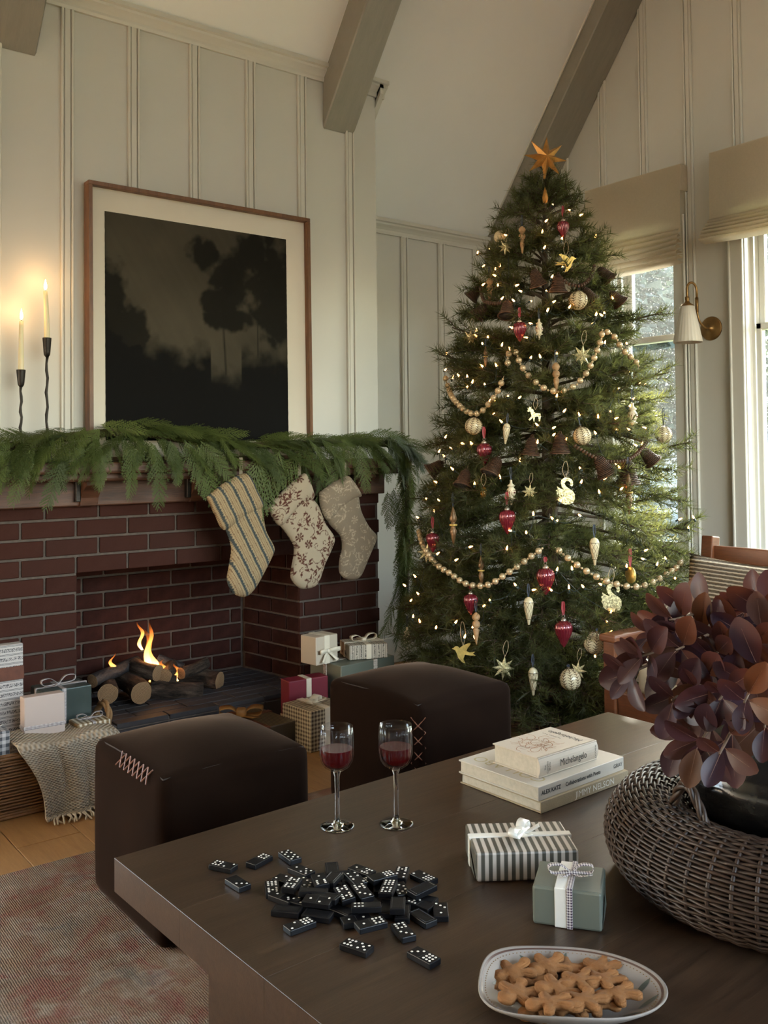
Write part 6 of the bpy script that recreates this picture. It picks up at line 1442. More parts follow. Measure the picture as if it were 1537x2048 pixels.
# ================================================================== STOCKINGS
def stocking(name, outline, cuff, Y, th, colfn, mat_, label, loop, cuffpts):
    P = [at(x, y, 1, Y) for x, y in outline]; o0 = P[0]; root = empty(name, o0, 0, label, 'stocking', 'Christmas stockings hanging from the mantel')
    def puff(poly, th, y0, nm, cell=0.0034, both=True):
        C_ = [Vector((p.x, p.z, 0)) for p in poly]; C_ = catmull(C_+[C_[0]], 6)[:-1]; V = np.array([(p.x, p.y) for p in C_]); A_, B_ = V, np.roll(V, -1, 0)
        lo, hi = V.min(0), V.max(0); nx, ny = int((hi[0]-lo[0])/cell)+3, int((hi[1]-lo[1])/cell)+3
        gx, gy = np.meshgrid(lo[0]-cell+cell*np.arange(nx), lo[1]-cell+cell*np.arange(ny), indexing='ij'); Q = np.stack([gx.ravel(), gy.ravel()], 1)
        best = np.full(len(Q), 9e9); near = np.zeros_like(Q); ins = np.zeros(len(Q), bool)
        for a, b in zip(A_, B_):
            e = b-a; t = np.clip(((Q-a)@e)/(e@e+1e-12), 0, 1); pr = a+t[:, None]*e; dd = ((Q-pr)**2).sum(1); m_ = dd < best; best[m_] = dd[m_]; near[m_] = pr[m_]
            c = ((a[1] > Q[:, 1]) != (b[1] > Q[:, 1])) & (Q[:, 0] < (b[0]-a[0])*(Q[:, 1]-a[1])/(b[1]-a[1]+1e-12)+a[0]); ins ^= c
        dist = np.sqrt(best); I = ins.reshape(nx, ny); keep = I[:-1, :-1] | I[1:, :-1] | I[:-1, 1:] | I[1:, 1:]
        # keep cells with at least 2 inside corners, snap outside corners to the outline
        cnt = I[:-1, :-1].astype(int)+I[1:, :-1]+I[:-1, 1:]+I[1:, 1:]; keep = cnt >= 2
        pos_ = Q.copy(); pos_[~ins] = near[~ins]; dist[~ins] = 0
        hh = th*np.sqrt(np.clip(1-(1-np.clip(dist/0.045, 0, 1))**2, 0, 1))
        idx = np.arange(nx*ny).reshape(nx, ny); f = np.stack([idx[:-1, :-1], idx[1:, :-1], idx[1:, 1:], idx[:-1, 1:]], -1)[keep]
        used = np.unique(f); rem = -np.ones(nx*ny, int); rem[used] = np.arange(len(used)); fr = rem[f]; n_ = len(used)
        wv = np.array([fbm(p[0]*7, p[1]*7, y0*9, 3) for p in pos_[used]])*0.006
        front = np.stack([pos_[used][:, 0], y0-hh[used]+wv*(hh[used] > 0), pos_[used][:, 1]], 1); vs_ = front; fs = fr.tolist()
        if both:
            back = front.copy(); back[:, 1] = y0+hh[used]*0.5; vs_ = np.concatenate([front, back]); fs = fs+(fr[:, ::-1]+n_).tolist()
        me = bpy.data.meshes.new(nm); me.from_pydata((vs_-np.array(o0)).tolist(), [], fs); me.update(); me.polygons.foreach_set('use_smooth', [True]*len(me.polygons)); return me
    b = puff(P, th, Y, 'sock'); set_vcol(b, lambda co: colfn(co+np.array(o0))); link('sock', b, mat_, root)
    c = puff([at(x, y, 1, Y) for x, y in cuffpts], th*1.15, Y-0.006, 'cuff'); set_vcol(c, lambda co: colfn(co+np.array(o0)+np.array([0.05, 0, 0.11]))); link('cuff', c, mat_, root)
    lp = [at(x, y, 1, Y+0.004)-o0 for x, y in loop]; mb = MB(); strip(mb, lp, (1, 0, 0), 0.016); mb.build('hanging_loop', m_tick, root)
    return root
m_tick = mat_plain('ticking_loop', (0.20, 0.165, 0.11, 1), 0.9)
def strokes_mask(P2, segs):
    """distance test against a list of (a, b, w0, w1)"""
    out = np.zeros(len(P2), bool)
    for a, b, w0, w1 in segs:
        a, b = np.array(a), np.array(b); e = b-a; t = np.clip(((P2-a)@e)/(e@e+1e-12), 0, 1); d = np.linalg.norm(P2-(a+t[:, None]*e), axis=1); out |= d < (w0+(w1-w0)*t)
    return out
def vine_segs(seed, x0, x1, z0, z1, k=1.0):
    R = random.Random(seed); S_ = []
    def curve(p, a, L, cur, w0, w1, n=9):
        pts = [p]
        for i in range(n): a += cur/n; p = (p[0]+L/n*cos(a), p[1]+L/n*sin(a)); pts.append(p)
        for i in range(n): S_.append((pts[i], pts[i+1], w0+(w1-w0)*i/n, w0+(w1-w0)*(i+1)/n))
        return p, a
    def leaf(p, a, L):
        q = (p[0]+L*0.55*cos(a), p[1]+L*0.55*sin(a)); r_ = (p[0]+L*cos(a+0.15), p[1]+L*sin(a+0.15)); S_.append((p, q, 0.0006*k, 0.0042*k)); S_.append((q, r_, 0.0042*k, 0.0003))
    for gz in np.arange(z0, z1, 0.050):
        for gx in np.arange(x0+0.02*((gz*37) % 1), x1, 0.056):
            p = (gx+R.uniform(-.012, .012), gz+R.uniform(-.012, .012)); a = R.uniform(0, 6.28)
            if R.random() < 0.20:   # flower
                for j in range(7): aa = a+j*2*pi/7; q = (p[0]+0.016*cos(aa), p[1]+0.016*sin(aa)); S_.append(((p[0]+0.004*cos(aa), p[1]+0.004*sin(aa)), q, 0.0012*k, 0.0040*k))
            else:
                e, ae = curve(p, a, 0.06, R.choice((-2.4, 2.4)), 0.0016*k, 0.0008*k); curve(e, ae, 0.035, R.choice((-4.5, 4.5)), 0.0013*k, 0.0005*k)
                for j in range(3): leaf((p[0]+0.018*j*cos(a+0.3*j), p[1]+0.018*j*sin(a+0.3*j)), a+R.choice((-1, 1))*R.uniform(0.6, 1.3), 0.026)
            for j in range(4): q = (p[0]+0.03+0.004*cos(j*1.57), p[1]-0.026+0.004*sin(j*1.57)); S_.append((q, q, 0.0011, 0.0011))
    return S_
sg2 = vine_segs(4, 2.0, 2.7, 0.5, 1.2, 1.15); sg3 = vine_segs(9, 2.2, 2.9, 0.5, 1.2, 0.85)
def col2(co): m_ = strokes_mask(co[:, [0, 2]], sg2); c = np.tile([0.36, 0.29, 0.205], (len(co), 1)); c[m_] = [0.085, 0.030, 0.020]; return c
def col3(co): m_ = strokes_mask(co[:, [0, 2]], sg3); c = np.tile([0.215, 0.165, 0.115], (len(co), 1)); c[m_] = [0.36, 0.285, 0.20]; return c
def col1(co):
    a = radians(-28); s = co[:, 0]*cos(a)-co[:, 2]*sin(a)*-1; s = co[:, 0]*cos(radians(28))+co[:, 2]*sin(radians(28)); t = (s/0.048) % 1.0; v = (co[:, 2]*cos(radians(28))-co[:, 0]*sin(radians(28)))
    c = np.tile([0.36, 0.27, 0.155], (len(co), 1)); c[(t < 0.22)] = [0.050, 0.062, 0.062]; d = (np.abs(t-0.11) < 0.16) & (np.sin(v*520) > 0.1); c[d] = [0.045, 0.055, 0.056]
    c[np.abs(t-0.42) < 0.035] = [0.15, 0.085, 0.045]; c[np.abs(t-0.80) < 0.035] = [0.15, 0.085, 0.045]; c[(np.abs(t-0.61) < 0.05)] = [0.26, 0.18, 0.10]; return c
m_sock = mat_vcol('stocking_linen', 0.9, 0.5, 420, 0.15)
stocking('christmas_stocking', [(447, 1050), (462, 1093), (458, 1130), (454, 1161), (465, 1185), (485, 1194), (501, 1187), (521, 1158), (544, 1112), (547, 1093), (531, 1060), (519, 1008), (480, 985)], None, 3.435, 0.030, col1, m_sock, 'blue-grey and tan ticking striped stocking, leftmost of three', [(482, 915), (482, 952)], [(411, 994), (440, 970), (475, 950), (495, 949), (510, 975), (524, 1013), (485, 1036), (447, 1060), (428, 1030)])
stocking('christmas_stocking', [(545, 1040), (560, 1052), (584, 1085), (588, 1105), (582, 1140), (583, 1160), (597, 1175), (612, 1178), (630, 1172), (639, 1158), (649, 1130), (666, 1090), (667, 1072), (650, 1045), (632, 1005), (600, 990)], None, 3.435, 0.030, col2, m_sock, 'cream linen stocking with brown floral vines, middle of three', [(600, 925), (598, 965)], [(532, 1014), (560, 985), (600, 950), (612, 952), (626, 994), (600, 1010), (562, 1050), (545, 1038)])
stocking('christmas_stocking', [(652, 1035), (660, 1050), (680, 1072), (684, 1095), (679, 1120), (679, 1145), (690, 1157), (708, 1160), (722, 1150), (735, 1120), (750, 1085), (752, 1070), (736, 1050), (721, 1020), (712, 985), (680, 985)], None, 3.435, 0.028, col3, m_sock, 'taupe linen stocking with pale embroidered vines, rightmost of three', [(690, 925), (690, 965)], [(637, 985), (660, 968), (690, 952), (703, 960), (720, 990), (708, 998), (680, 1018), (655, 1042), (640, 1015)])

# ================================================================== PRESENTS BY THE HEARTH
m_sageb = mat_plain('sage_paper', (0.115, 0.125, 0.095, 1), 0.45, var=0.06, scale=4, bump=0.08, bscale=12)
m_creamp = mat_plain('cream_paper', (0.50, 0.42, 0.32, 1), 0.5, var=0.05, scale=4)
m_printp = mat_print('cream_print_paper', (0.50, 0.43, 0.33, 1), (0.03, 0.022, 0.018, 1), 0.020, axis=0)
m_printr = mat_print('rows_print_paper', (0.44, 0.40, 0.38, 1), (0.045, 0.04, 0.045, 1), 0.030, axis=2)
m_redp = mat_plain('crimson_paper', (0.145, 0.006, 0.018, 1), 0.5, var=0.1, scale=10)
m_gingb = mat_gingham('brown_gingham_paper', (0.48, 0.40, 0.27, 1), (0.055, 0.030, 0.014, 1), 0.0155)
m_gingg = mat_gingham('grey_gingham_paper', (0.46, 0.44, 0.44, 1), (0.05, 0.052, 0.06, 1), 0.022)
m_strp = mat_stripe('dark_pinstripe_paper', [(0.0, (0.035, 0.024, 0.012, 1)), (0.75, (0.26, 0.19, 0.10, 1))], 0.0145, 1)
m_goldst = mat_stripe('gold_stripe_paper', [(0.0, (0.50, 0.43, 0.32, 1)), (0.5, (0.17, 0.10, 0.035, 1))], 0.017)
m_blush = mat_plain('blush_paper', (0.44, 0.345, 0.30, 1), 0.45, var=0.03, scale=3)
m_greenm = mat_plain('green_foil_paper', (0.050, 0.066, 0.060, 1), 0.28, 0.25, var=0.15, scale=6, bump=0.3, bscale=14)
GG = 'wrapped presents by the hearth'
# big sage box with two parcels on top
n_ = Vector((2.262, 3.215)); rz = radians(4); L_, W_, H_ = 0.305, 0.215, 0.262
c = (n_.x+cos(rz)*L_/2-sin(rz)*W_/2, n_.y+sin(rz)*L_/2+cos(rz)*W_/2, 0.0006)
gift(c, rz, L_, W_, H_, m_sageb, 'large sage green present at the right of the hearth', bandm=m_lacer, bandw=0.022, bands='xy', bx=0.04, group=GG)
p = at(642, 1306, 1, 3.33); gift((p.x-0.005, 3.335, H_+0.0030), radians(8), 0.125, 0.10, 0.118, m_creamp, 'small cream present with cream bow on the sage box', bandm=m_satin, bandw=0.030, bands='x', bowm=m_satin, bowsize=0.055, bowloc=(0.0, -0.054, 0.055), bowrot=(radians(80), 0, 0), group=GG, roww=0.016)
p = at(715, 1300, 1, 3.31); gift((2.455, 3.315, H_+0.0030), radians(-20), 0.175, 0.155, 0.062, m_printp, 'flat cream present printed in black on the sage box', bandm=m_satin, bandw=0.022, bands='xy', bowm=m_satin, bowsize=0.065, bowrot=(0, 0, 0.3), group=GG)
# crimson, gingham and pinstripe presents on the floor
gift((2.135, 3.30, 0.0006), radians(-4), 0.185, 0.075, 0.222, m_redp, 'crimson present standing on edge with a cream ribbon', bandm=m_satin, bandw=0.024, bands='xz', bowm=m_satin, bowsize=0.06, bowloc=(-0.015, -0.041, 0.075), bowrot=(radians(75), 0, 0), group=GG, roww=0.022)
gift((2.075, 3.135, 0.0006), radians(4), 0.185, 0.185, 0.158, m_gingb, 'brown gingham present with a wide cream ribbon behind the glasses', bandm=m_satin, bandw=0.030, bands='x', bx=-0.005, bowm=m_satin, bowsize=0.05, bowrot=(0, 0, 0.5), group=GG)
gift((1.845, 3.265, 0.0006), radians(2), 0.27, 0.28, 0.105, m_strp, 'low dark pinstriped present tied with an ochre ribbon', bandm=m_brownr, bandw=0.03, bands='xy', bowm=m_ochre, bowsize=0.085, bowrot=(0, 0, -0.6), group=GG, roww=0.045, by=0.05)
# ------------------------------------------------------------------ honey wicker hamper with presents and throw
HX0, HX1, HYA, HYB, HH = 0.30, 1.255, 3.095, 3.43, 0.192
hc = ((HX0+HX1)/2, (HYA+HYB)/2, 0)
hamper = empty('wicker_hamper', hc, 0, 'honey wicker hamper full of presents at the left of the hearth', 'basket')
weave(rectpath((HX1-HX0)/2-0.012, (HYB-HYA)/2-0.012, 0), 132, [(0.0, 0.012+0.0098*k, 1, 0) for k in range(19)], 0.0047, 0.0038, 0.004, m_wick_l, hamper, sub=2)
rp = rectpath((HX1-HX0)/2-0.008, (HYB-HYA)/2-0.008, 0)
mb = MB()
for k, zz in enumerate((0.010, 0.196)):
    for s in range(2): mb.tube([(*rp(i/160, 0.004*cos(i*0.8+s*pi)), zz+0.005*sin(i*0.8+s*pi)) for i in range(160)], 0.0062, 5, closed=True)
o = mb.build('braided_rim', m_wick_l, hamper, smooth=True, fix=False); o['kind'] = 'stuff'
MB().box(HX0+0.03-hc[0], HX1-0.03-hc[0], HYA+0.03-hc[1], HYB-0.03-hc[1], 0.004, 0.045).build('base', m_wick_l, hamper)
m_rope = mat_plain('jute_rope', (0.20, 0.105, 0.040, 1), 0.85, var=0.25, scale=80)
rope([(HX1-hc[0]-0.01, -0.05, 0.185), (HX1-hc[0]+0.006, -0.045, 0.235), (HX1-hc[0]+0.008, 0.0, 0.272), (HX1-hc[0]+0.006, 0.055, 0.245), (HX1-hc[0]-0.008, 0.065, 0.185)], 0.011, m_rope, hamper, 'rope_handle')
HG = 'presents in the wicker hamper'
def hgift(px0, px1, pyt, Y, d, zb, paper, label, tilt=0.0, rz=0.0, **k):
    a, b = at(px0, pyt, 1, Y), at(px1, pyt, 1, Y); w_ = b.x-a.x; h = at((px0+px1)/2, pyt, 1, Y).z-zb
    return gift(((a.x+b.x)/2, Y+d/2, zb), rz, w_, d, h, paper, label, rot=(tilt, 0, rz), group=HG, **k)
hgift(-55, 49, 1294, 3.33, 0.05, 0.055, m_printr, 'tall present in printed rows paper with a brown velvet ribbon', bandm=m_brownr, bandw=0.046, bands='z', tilt=-0.03, bandz=0.78)
g_ = hgift(52, 133, 1393, 3.17, 0.055, 0.055, m_blush, 'blush pink present with a plum gingham bow in the hamper', tilt=-0.06, rz=-0.05, bandm=m_gingr, bandw=0.012, bands='z', bandz=0.66, bowm=m_gingr, bowsize=0.045, bowloc=(-0.0, -0.030, 0.150), bowrot=(radians(80), 0, 0), roww=0.010)
hgift(84, 184, 1377, 3.265, 0.13, 0.055, m_greenm, 'shiny dark green foil present with a gingham ribbon in the hamper', bandm=m_gingr, bandw=0.014, bands='xy', bx=-0.01, bowm=m_gingr, bowsize=0.065, bowrot=(0, 0, 0.2), roww=0.013)
hgift(155, 222, 1444, 3.15, 0.09, 0.055, m_goldst, 'small gold striped present near the rope handle of the hamper', bandm=m_gingr, bandw=0.011, bands='x', bowm=m_gingr, bowsize=0.045, roww=0.010)
hgift(-40, 20, 1466, 3.135, 0.10, 0.055, m_gingg, 'grey gingham present with white ribbon at the left edge', bandm=m_satinw, bandw=0.022, bands='x', bowm=m_satinw, bowsize=0.05, bowrot=(0, 0, 0.4), bx=-0.02)
# throw
def mat_throw():
    m = NM('woven_throw', 0.95, 0, 0.1); tc = m.n('TexCoord'); mp = m.n('Mapping', {'Scale': (1, 1, 1)}); m.t.links.new(tc.outputs['UV'], mp.inputs[0]); x, y, z = m.sep(mp.outputs[0])
    s1 = m.math('SINE', m.math('MULTIPLY', x, 210.0)); s2 = m.math('SINE', m.math('MULTIPLY', y, 260.0)); pr = m.math('MULTIPLY', s1, s2); nz = m.noise(m.coord('Object'), 120, 3)
    h = m.math('ADD', pr, m.math('MULTIPLY', nz, 0.8)); m.base(m.ramp(m.math('MULTIPLY', m.math('ADD', h, 1.0), 0.42), [(0.15, (0.19, 0.145, 0.10, 1)), (0.75, (0.44, 0.365, 0.28, 1))])); m.bump(h, 0.8, 0.006); return m.m
m_throw = mat_throw()
thr = empty('knitted_throw', (1.05, 3.08, 0.0), 0, 'fringed oatmeal woven throw draped over the edge of the hamper', 'blanket')
nu, nv = 46, 60
def throw_pt(u, v):
    # v: 0 inside hamper, rim at ~0.25, floor at ~0.93
    if v < 0.25: t = v/0.25; y = 3.24-0.165*t; z = 0.225-0.004*t
    elif v < 0.93: t = (v-0.25)/0.68; y = 3.072-0.016*t-0.025*t*t; z = 0.218-0.206*t
    else: t = (v-0.93)/0.07; y = 3.031-0.03*t; z = 0.012
    vv = max(0, (v-0.25)/0.75); xl = 0.905+0.055*vv+0.03*sin(3*vv); xr = 1.235+0.02*vv
    x = xl+(xr-xl)*u; fold = (0.6+1.0*vv)*0.014*sin(9.5*u+1.5*vv)+0.006*sin(21*u+2)
    if v > 0.25: y -= abs(fold)*0.9+0.010
    else: z += 0.008*sin(9*u+4*v)
    return (x-1.05, y-3.08, z)
me = MB().grid(throw_pt, nu, nv).mesh('cloth', smooth=True, fix=False); uvl = me.uv_layers.new(name='UVMap')
for lo in me.loops: i, j = divmod(lo.vertex_index, nv); uvl.data[lo.index].uv = (i/(nu-1)*0.62, j/(nv-1)*0.85)
link('cloth', me, m_throw, thr); md = thr.children[0].modifiers.new('thick', 'SOLIDIFY'); md.thickness = 0.007
Rf = random.Random(3); m_fr = mat_plain('wool_fringe', (0.46, 0.38, 0.28, 1), 0.95)
for i in range(30):
    u = 0.10+0.9*i/29; p = Vector(throw_pt(u, 0.995)); q = p+Vector((Rf.uniform(-.02, .02), -Rf.uniform(0.02, 0.045), -p.z+0.004))
    MB().tube(catmull([p+Vector((0, 0.004, 0.004)), (p+q)/2+Vector((Rf.uniform(-.01, .01), 0, 0.004)), q], 4), [0.003]*8+[0.0018], 5).build('tassel', m_fr, thr, smooth=True)
for i in range(16):      # fringe of the turned right-hand edge
    v = 0.55+0.42*i/15; p = Vector(throw_pt(0.84, v))+Vector((0, -0.012, 0)); q = p+Vector((Rf.uniform(-.035, .0), -Rf.uniform(.004, .014), -Rf.uniform(0.035, 0.055)*min(1, (p.z+0.01)/0.06))); q.z = max(q.z, 0.004)
    MB().tube(catmull([p, (p+q)/2+Vector((Rf.uniform(-.008, .008), -.004, 0)), q], 4), [0.0028]*8+[0.0018], 5).build('tassel', m_fr, thr, smooth=True)

# ================================================================== ROMAN BLINDS
def mat_linen():
    m = NM('linen_blind', 0.9, 0, 0.15); co = m.coord('Object'); a = m.noise(m.coord('Object', (1, 1, 9)), 70, 3); b = m.noise(m.coord('Object', (1, 9, 1)), 70, 3); f = m.math('MULTIPLY', m.math('ADD', a, b), 0.5)
    c = m.ramp(f, [(0.35, (0.56, 0.47, 0.35, 1)), (0.65, (0.70, 0.60, 0.46, 1))]); m.base(c); m.bump(f, 0.3, 0.002)
    tr = m.n('BsdfTranslucent'); m.set(tr.inputs[0], (0.76, 0.67, 0.53, 1)); mx = m.n('MixShader', {0: 0.48}); m.t.links.new(m.b.outputs[0], mx.inputs[1]); m.t.links.new(tr.outputs[0], mx.inputs[2]); m.t.links.new(mx.outputs[0], m.o.inputs[0]); return m.m
m_linen = mat_linen()
def blind(y0, y1, zt, zb, label, seed):
    b = empty('roman_blind', (XW-0.002, (y0+y1)/2, zt), 0, label, 'blind', 'linen roman blinds'); o = Vector((XW-0.002, (y0+y1)/2, zt)); zf = zt-0.345
    def panel(u, v):
        y = y0+(y1-y0)*u; z = zt+(zf-0.01-zt)*v; x = XW-0.072-0.010*v-0.006*fbm(y*4+seed, z*5, 1)*v-0.004*v*sin(pi*u); return Vector((x, y, z))-o
    MB().grid(panel, 40, 14).build('panel', m_linen, b, smooth=True, fix=False)
    nf = 6; fh = (zf-zb)/nf
    for k in range(nf):
        zc_ = zf-fh*k; dep = 0.030+0.011*min(k, 3)
        def fold(u, v, k=k, zc_=zc_, dep=dep):
            y = y0-0.004*k+(y1-y0+0.008*k)*u; a = pi*v; sag = (0.004+0.010*(k/nf))*sin(pi*u)+0.004*fbm(y*5+seed+k, k, 2); x = XW-0.072-dep*sin(a)**0.6-0.003*k; z = zc_+0.012-(fh+0.016)*v-sag; return Vector((x, y, z))-o
        MB().grid(fold, 36, 9).build('fold', m_linen, b, smooth=True, fix=False)
    MB().rbox(XW-0.072-o.x, XW-o.x-0.003, y0-o.y-0.001, y0-o.y+0.003, -0.135, 0.0, 0.001, 1).build('return_flap', m_linen, b)
    MB().rbox(XW-0.07-o.x, XW-o.x-0.003, y0-o.y+0.005, y1-o.y-0.005, -0.02, -0.002, 0.002, 1).build('headrail', m_white, b)
blind(2.800, 3.425, 2.630, 2.115, 'linen roman blind on the window behind the tree', 1)
blind(1.640, 2.632, 2.640, 2.185, 'linen roman blind cut off by the right edge', 5)

# ================================================================== WALL SCONCE
m_brass = mat_plain('aged_brass', (0.26, 0.15, 0.055, 1), 0.38, 0.85, var=0.25, scale=18)
m_porc = NM('porcelain_shade', 0.5); m_porc.base((0.66, 0.60, 0.51, 1)); m_porc.coord(); m_porc = m_porc.m
sc = at(1424, 657, 0, XW); scn = empty('wall_sconce', sc, 0, 'brass wall sconce with a pleated white porcelain shade', 'lamp'); Rl = RY(-pi/2)
MB().lathe([(1e-4, 0.0), (0.060, 0.0), (0.061, 0.004), (0.057, 0.008), (0.030, 0.011), (0.014, 0.014), (0.012, 0.022), (1e-4, 0.026)], 40, M_=Rl).build('backplate', m_brass, scn, smooth=True)
shp = at(1376, 640, 0, XW-0.165)-sc
tx, ty = shp.x, shp.y
MB().tube(catmull([(-0.015, 0, 0.0), (-0.05, 0.004, 0.002), (-0.085, 0.012, 0.03), (-0.10, 0.016, 0.08)], 8), 0.0055, 10).build('arm', m_brass, scn, smooth=True)
MB().tube([(-0.10, 0.016, 0.075), (-0.10, 0.016, 0.150)], 0.0085, 12).build('sleeve', m_brass, scn, smooth=True)
cx2, cy2 = (-0.10+tx)/2, (0.016+ty)/2
rr = sqrt((tx+0.10)**2+(ty-0.016)**2)/2; dx, dy = (tx+0.10)/(2*rr), (ty-0.016)/(2*rr)
MB().tube([(-0.10, 0.016, 0.145), (-0.10, 0.016, 0.185)]+[(cx2-dx*rr*cos(a), cy2-dy*rr*cos(a), 0.185+rr*1.15*sin(a)) for a in np.linspace(0.1, pi-0.05, 14)]+[(tx, ty, 0.165), (tx, ty, 0.140)], 0.0062, 10).build('gooseneck', m_brass, scn, smooth=True)
MB().lathe([(0.007, 0.150), (0.011, 0.147), (0.011, 0.135), (0.009, 0.130), (0.013, 0.120), (0.022, 0.113), (0.030, 0.108), (0.034, 0.104), (0.034, 0.100), (1e-4, 0.100)], 28, M_=TR(tx, ty, 0)).build('holder', m_brass, scn, smooth=True)
MB().lathe([(0.034, 0.101), (0.042, 0.06), (0.055, 0.0), (0.066, -0.055), (0.070, -0.078), (0.0685, -0.080), (0.064, -0.055), (0.053, 0.0), (0.040, 0.06), (0.032, 0.099)], 96, M_=TR(tx, ty, 0), wob=lambda a: 0.022*abs(sin(12*a))).build('shade', m_porc, scn, smooth=True)

# ================================================================== ARMCHAIR
m_teak = mat_wood('reddish_wood', (0.085, 0.024, 0.008, 1), (0.17, 0.055, 0.018, 1), (1, 1, 7), 0.4, 0.1, 0.5, 6)
CHB = Vector((2.74, 2.14, 0.0))    # front-left leg position; chair runs to -Y (right) and +X (back)
chair = empty('armchair', (3.0, 1.80, 0.0), 0, 'low reddish wood armchair with cushions beside the window', 'chair'); co0 = Vector((3.0, 1.80, 0.0))
def cb(x0, x1, y0, y1, z0, z1, nm, r=0.005): return MB().rbox(x0-co0.x, x1-co0.x, y0-co0.y, y1-co0.y, z0, z1, r, 2).build(nm, m_teak, chair)
YL, YRt = 2.195, 1.46; XFc, XBk = 2.705, 3.245
for yy in (YL-0.05, YRt):
    cb(XFc, XFc+0.055, yy, yy+0.05, 0.0, 0.465, 'leg')
    Mr = TR(XBk+0.02-co0.x, yy-co0.y, 0) @ RY(radians(7))
    MB().rbox(-0.03, 0.025, 0.0, 0.05, 0.0, 0.812, 0.005, 2, M_=Mr).build('back_post', m_teak, chair)
    cb(XFc-0.01, XBk+0.07, yy-0.012, yy+0.062, 0.465, 0.492, 'armrest', 0.008)
    cb(XFc+0.05, XBk+0.03, yy+0.012, yy+0.038, 0.215, 0.285, 'side_rail')
cb(XFc+0.012, XFc+0.042, YRt+0.05, YL-0.05, 0.205, 0.290, 'front_rail'); cb(XBk+0.01, XBk+0.04, YRt+0.05, YL-0.05, 0.205, 0.285, 'rear_rail')
for z0, h in ((0.705, 0.065), (0.56, 0.05), (0.42, 0.05)):
    xx = XBk+0.02+z0*0.123; cb(xx-0.008, xx+0.018, YRt+0.045, YL-0.045, z0, z0+h, 'back_rail')
def mat_rib():
    m = NM('ribbed_wool', 0.95, 0, 0.1); co = m.coord('Object'); z = m.sep(co)[2]; nz = m.noise(co, 90, 3)
    zz = m.math('ADD', m.math('MULTIPLY', z, 430.0), m.math('MULTIPLY', nz, 2.2)); s = m.math('SINE', zz); m.base(m.ramp(s, [(0.0, (0.11, 0.085, 0.06, 1)), (0.22, (0.33, 0.265, 0.185, 1)), (0.8, (0.46, 0.385, 0.285, 1))])); m.bump(m.math('ADD', s, nz), 0.8, 0.006); return m.m
def pillow(name, loc, rot, w_, h, t, mat_, label, pinch=0.06, bend=0.0):
    def side(sgn):
        def fn(u, v):
            a, b = u*2-1, v*2-1; e = max(0, (1-a**4)*(1-b**4))**0.5; pw_ = 1-pinch*(1-a*a); ph_ = 1-pinch*(1-b*b)
            x = a*w_/2*(1-pinch*(1-b*b)*1.0); z = b*h/2*(1-pinch*(1-a*a)*1.0); return (x, sgn*(t/2)*e*(1+0.15*fbm(a*2, b*2, 4)), z)
        return fn
    mb = MB().grid(side(-1), 25, 25); mb2 = MB().grid(side(1), 25, 25)
    root = empty(name, loc, 0, label, 'cushion', 'cushions on the armchair'); root.rotation_euler = rot
    mb.v += mb2.v; mb.f += [tuple(625+i for i in f[::-1]) for f in mb2.f]; mb.m += mb2.m; mb.build('cover', mat_, root, smooth=True)
    ring = [(side(-1)(t_, 0)) for t_ in np.linspace(0, 1, 16)]+[side(-1)(1, t_) for t_ in np.linspace(0, 1, 16)[1:]]+[side(-1)(t_, 1) for t_ in np.linspace(1, 0, 16)[1:]]+[side(-1)(0, t_) for t_ in np.linspace(1, 0, 16)[1:-1]]
    MB().tube(ring, 0.003, 5, closed=True).build('piping', mat_, root, smooth=True); return root
pillow('cushion', (3.165, 1.895, 0.512), (radians(-12), radians(2), radians(-90)), 0.56, 0.46, 0.15, mat_rib(), 'ribbed oatmeal wool cushion against the chair back', 0.07)
m_pst = mat_stripe('ticking_linen', [(0.0, (0.50, 0.44, 0.34, 1)), (0.36, (0.17, 0.145, 0.115, 1)), (0.50, (0.50, 0.44, 0.34, 1)), (0.58, (0.17, 0.145, 0.115, 1)), (0.68, (0.50, 0.44, 0.34, 1))], 0.075, 0, 0.9)
pillow('cushion', (2.985, 1.945, 0.425), (radians(-28), radians(4), radians(-84)), 0.48, 0.33, 0.13, m_pst, 'cream linen cushion with grey stripes in front of the ribbed one', 0.06)
MB().rbox(-0.24, 0.26, -0.30, 0.30, 0.0, 0.10, 0.03, 3).build('seat_pad', mat_plain('seat_linen', (0.36, 0.29, 0.20, 1), 0.95, bump=0.3, bscale=300), chair, smooth=True, loc=(-0.01, -0.01, 0.285))

# ================================================================== OUTSIDE THE WINDOWS
m_ground = mat_plain('lawn', (0.10, 0.11, 0.05, 1), 0.95, var=0.3, scale=3)
grd = MB().box(XW+0.16, 40, -22, 40, -1.3, -1.2).build('garden_ground', m_ground); grd['kind'] = 'structure'
m_side = mat_plain('house_siding', (0.06, 0.07, 0.08, 1), 0.8, var=0.05, scale=2); m_shing = mat_plain('roof_shingle', (0.09, 0.09, 0.09, 1), 0.9, var=0.2, scale=20); m_hglass = mat_plain('house_glass', (0.10, 0.12, 0.14, 1), 0.1, spec=0.8)
view = Vector((ray(1325, 900)[0], ray(1325, 900)[1])).normalized(); side = Vector((view.y, -view.x))   # along the line of sight through the window
HC = view*15.5; hang_ = atan2(side.y, side.x)
house = empty('neighbour_house', (HC.x, HC.y, -1.2), hang_, 'grey clapboard neighbouring house with white trimmed windows seen through the window', 'house')
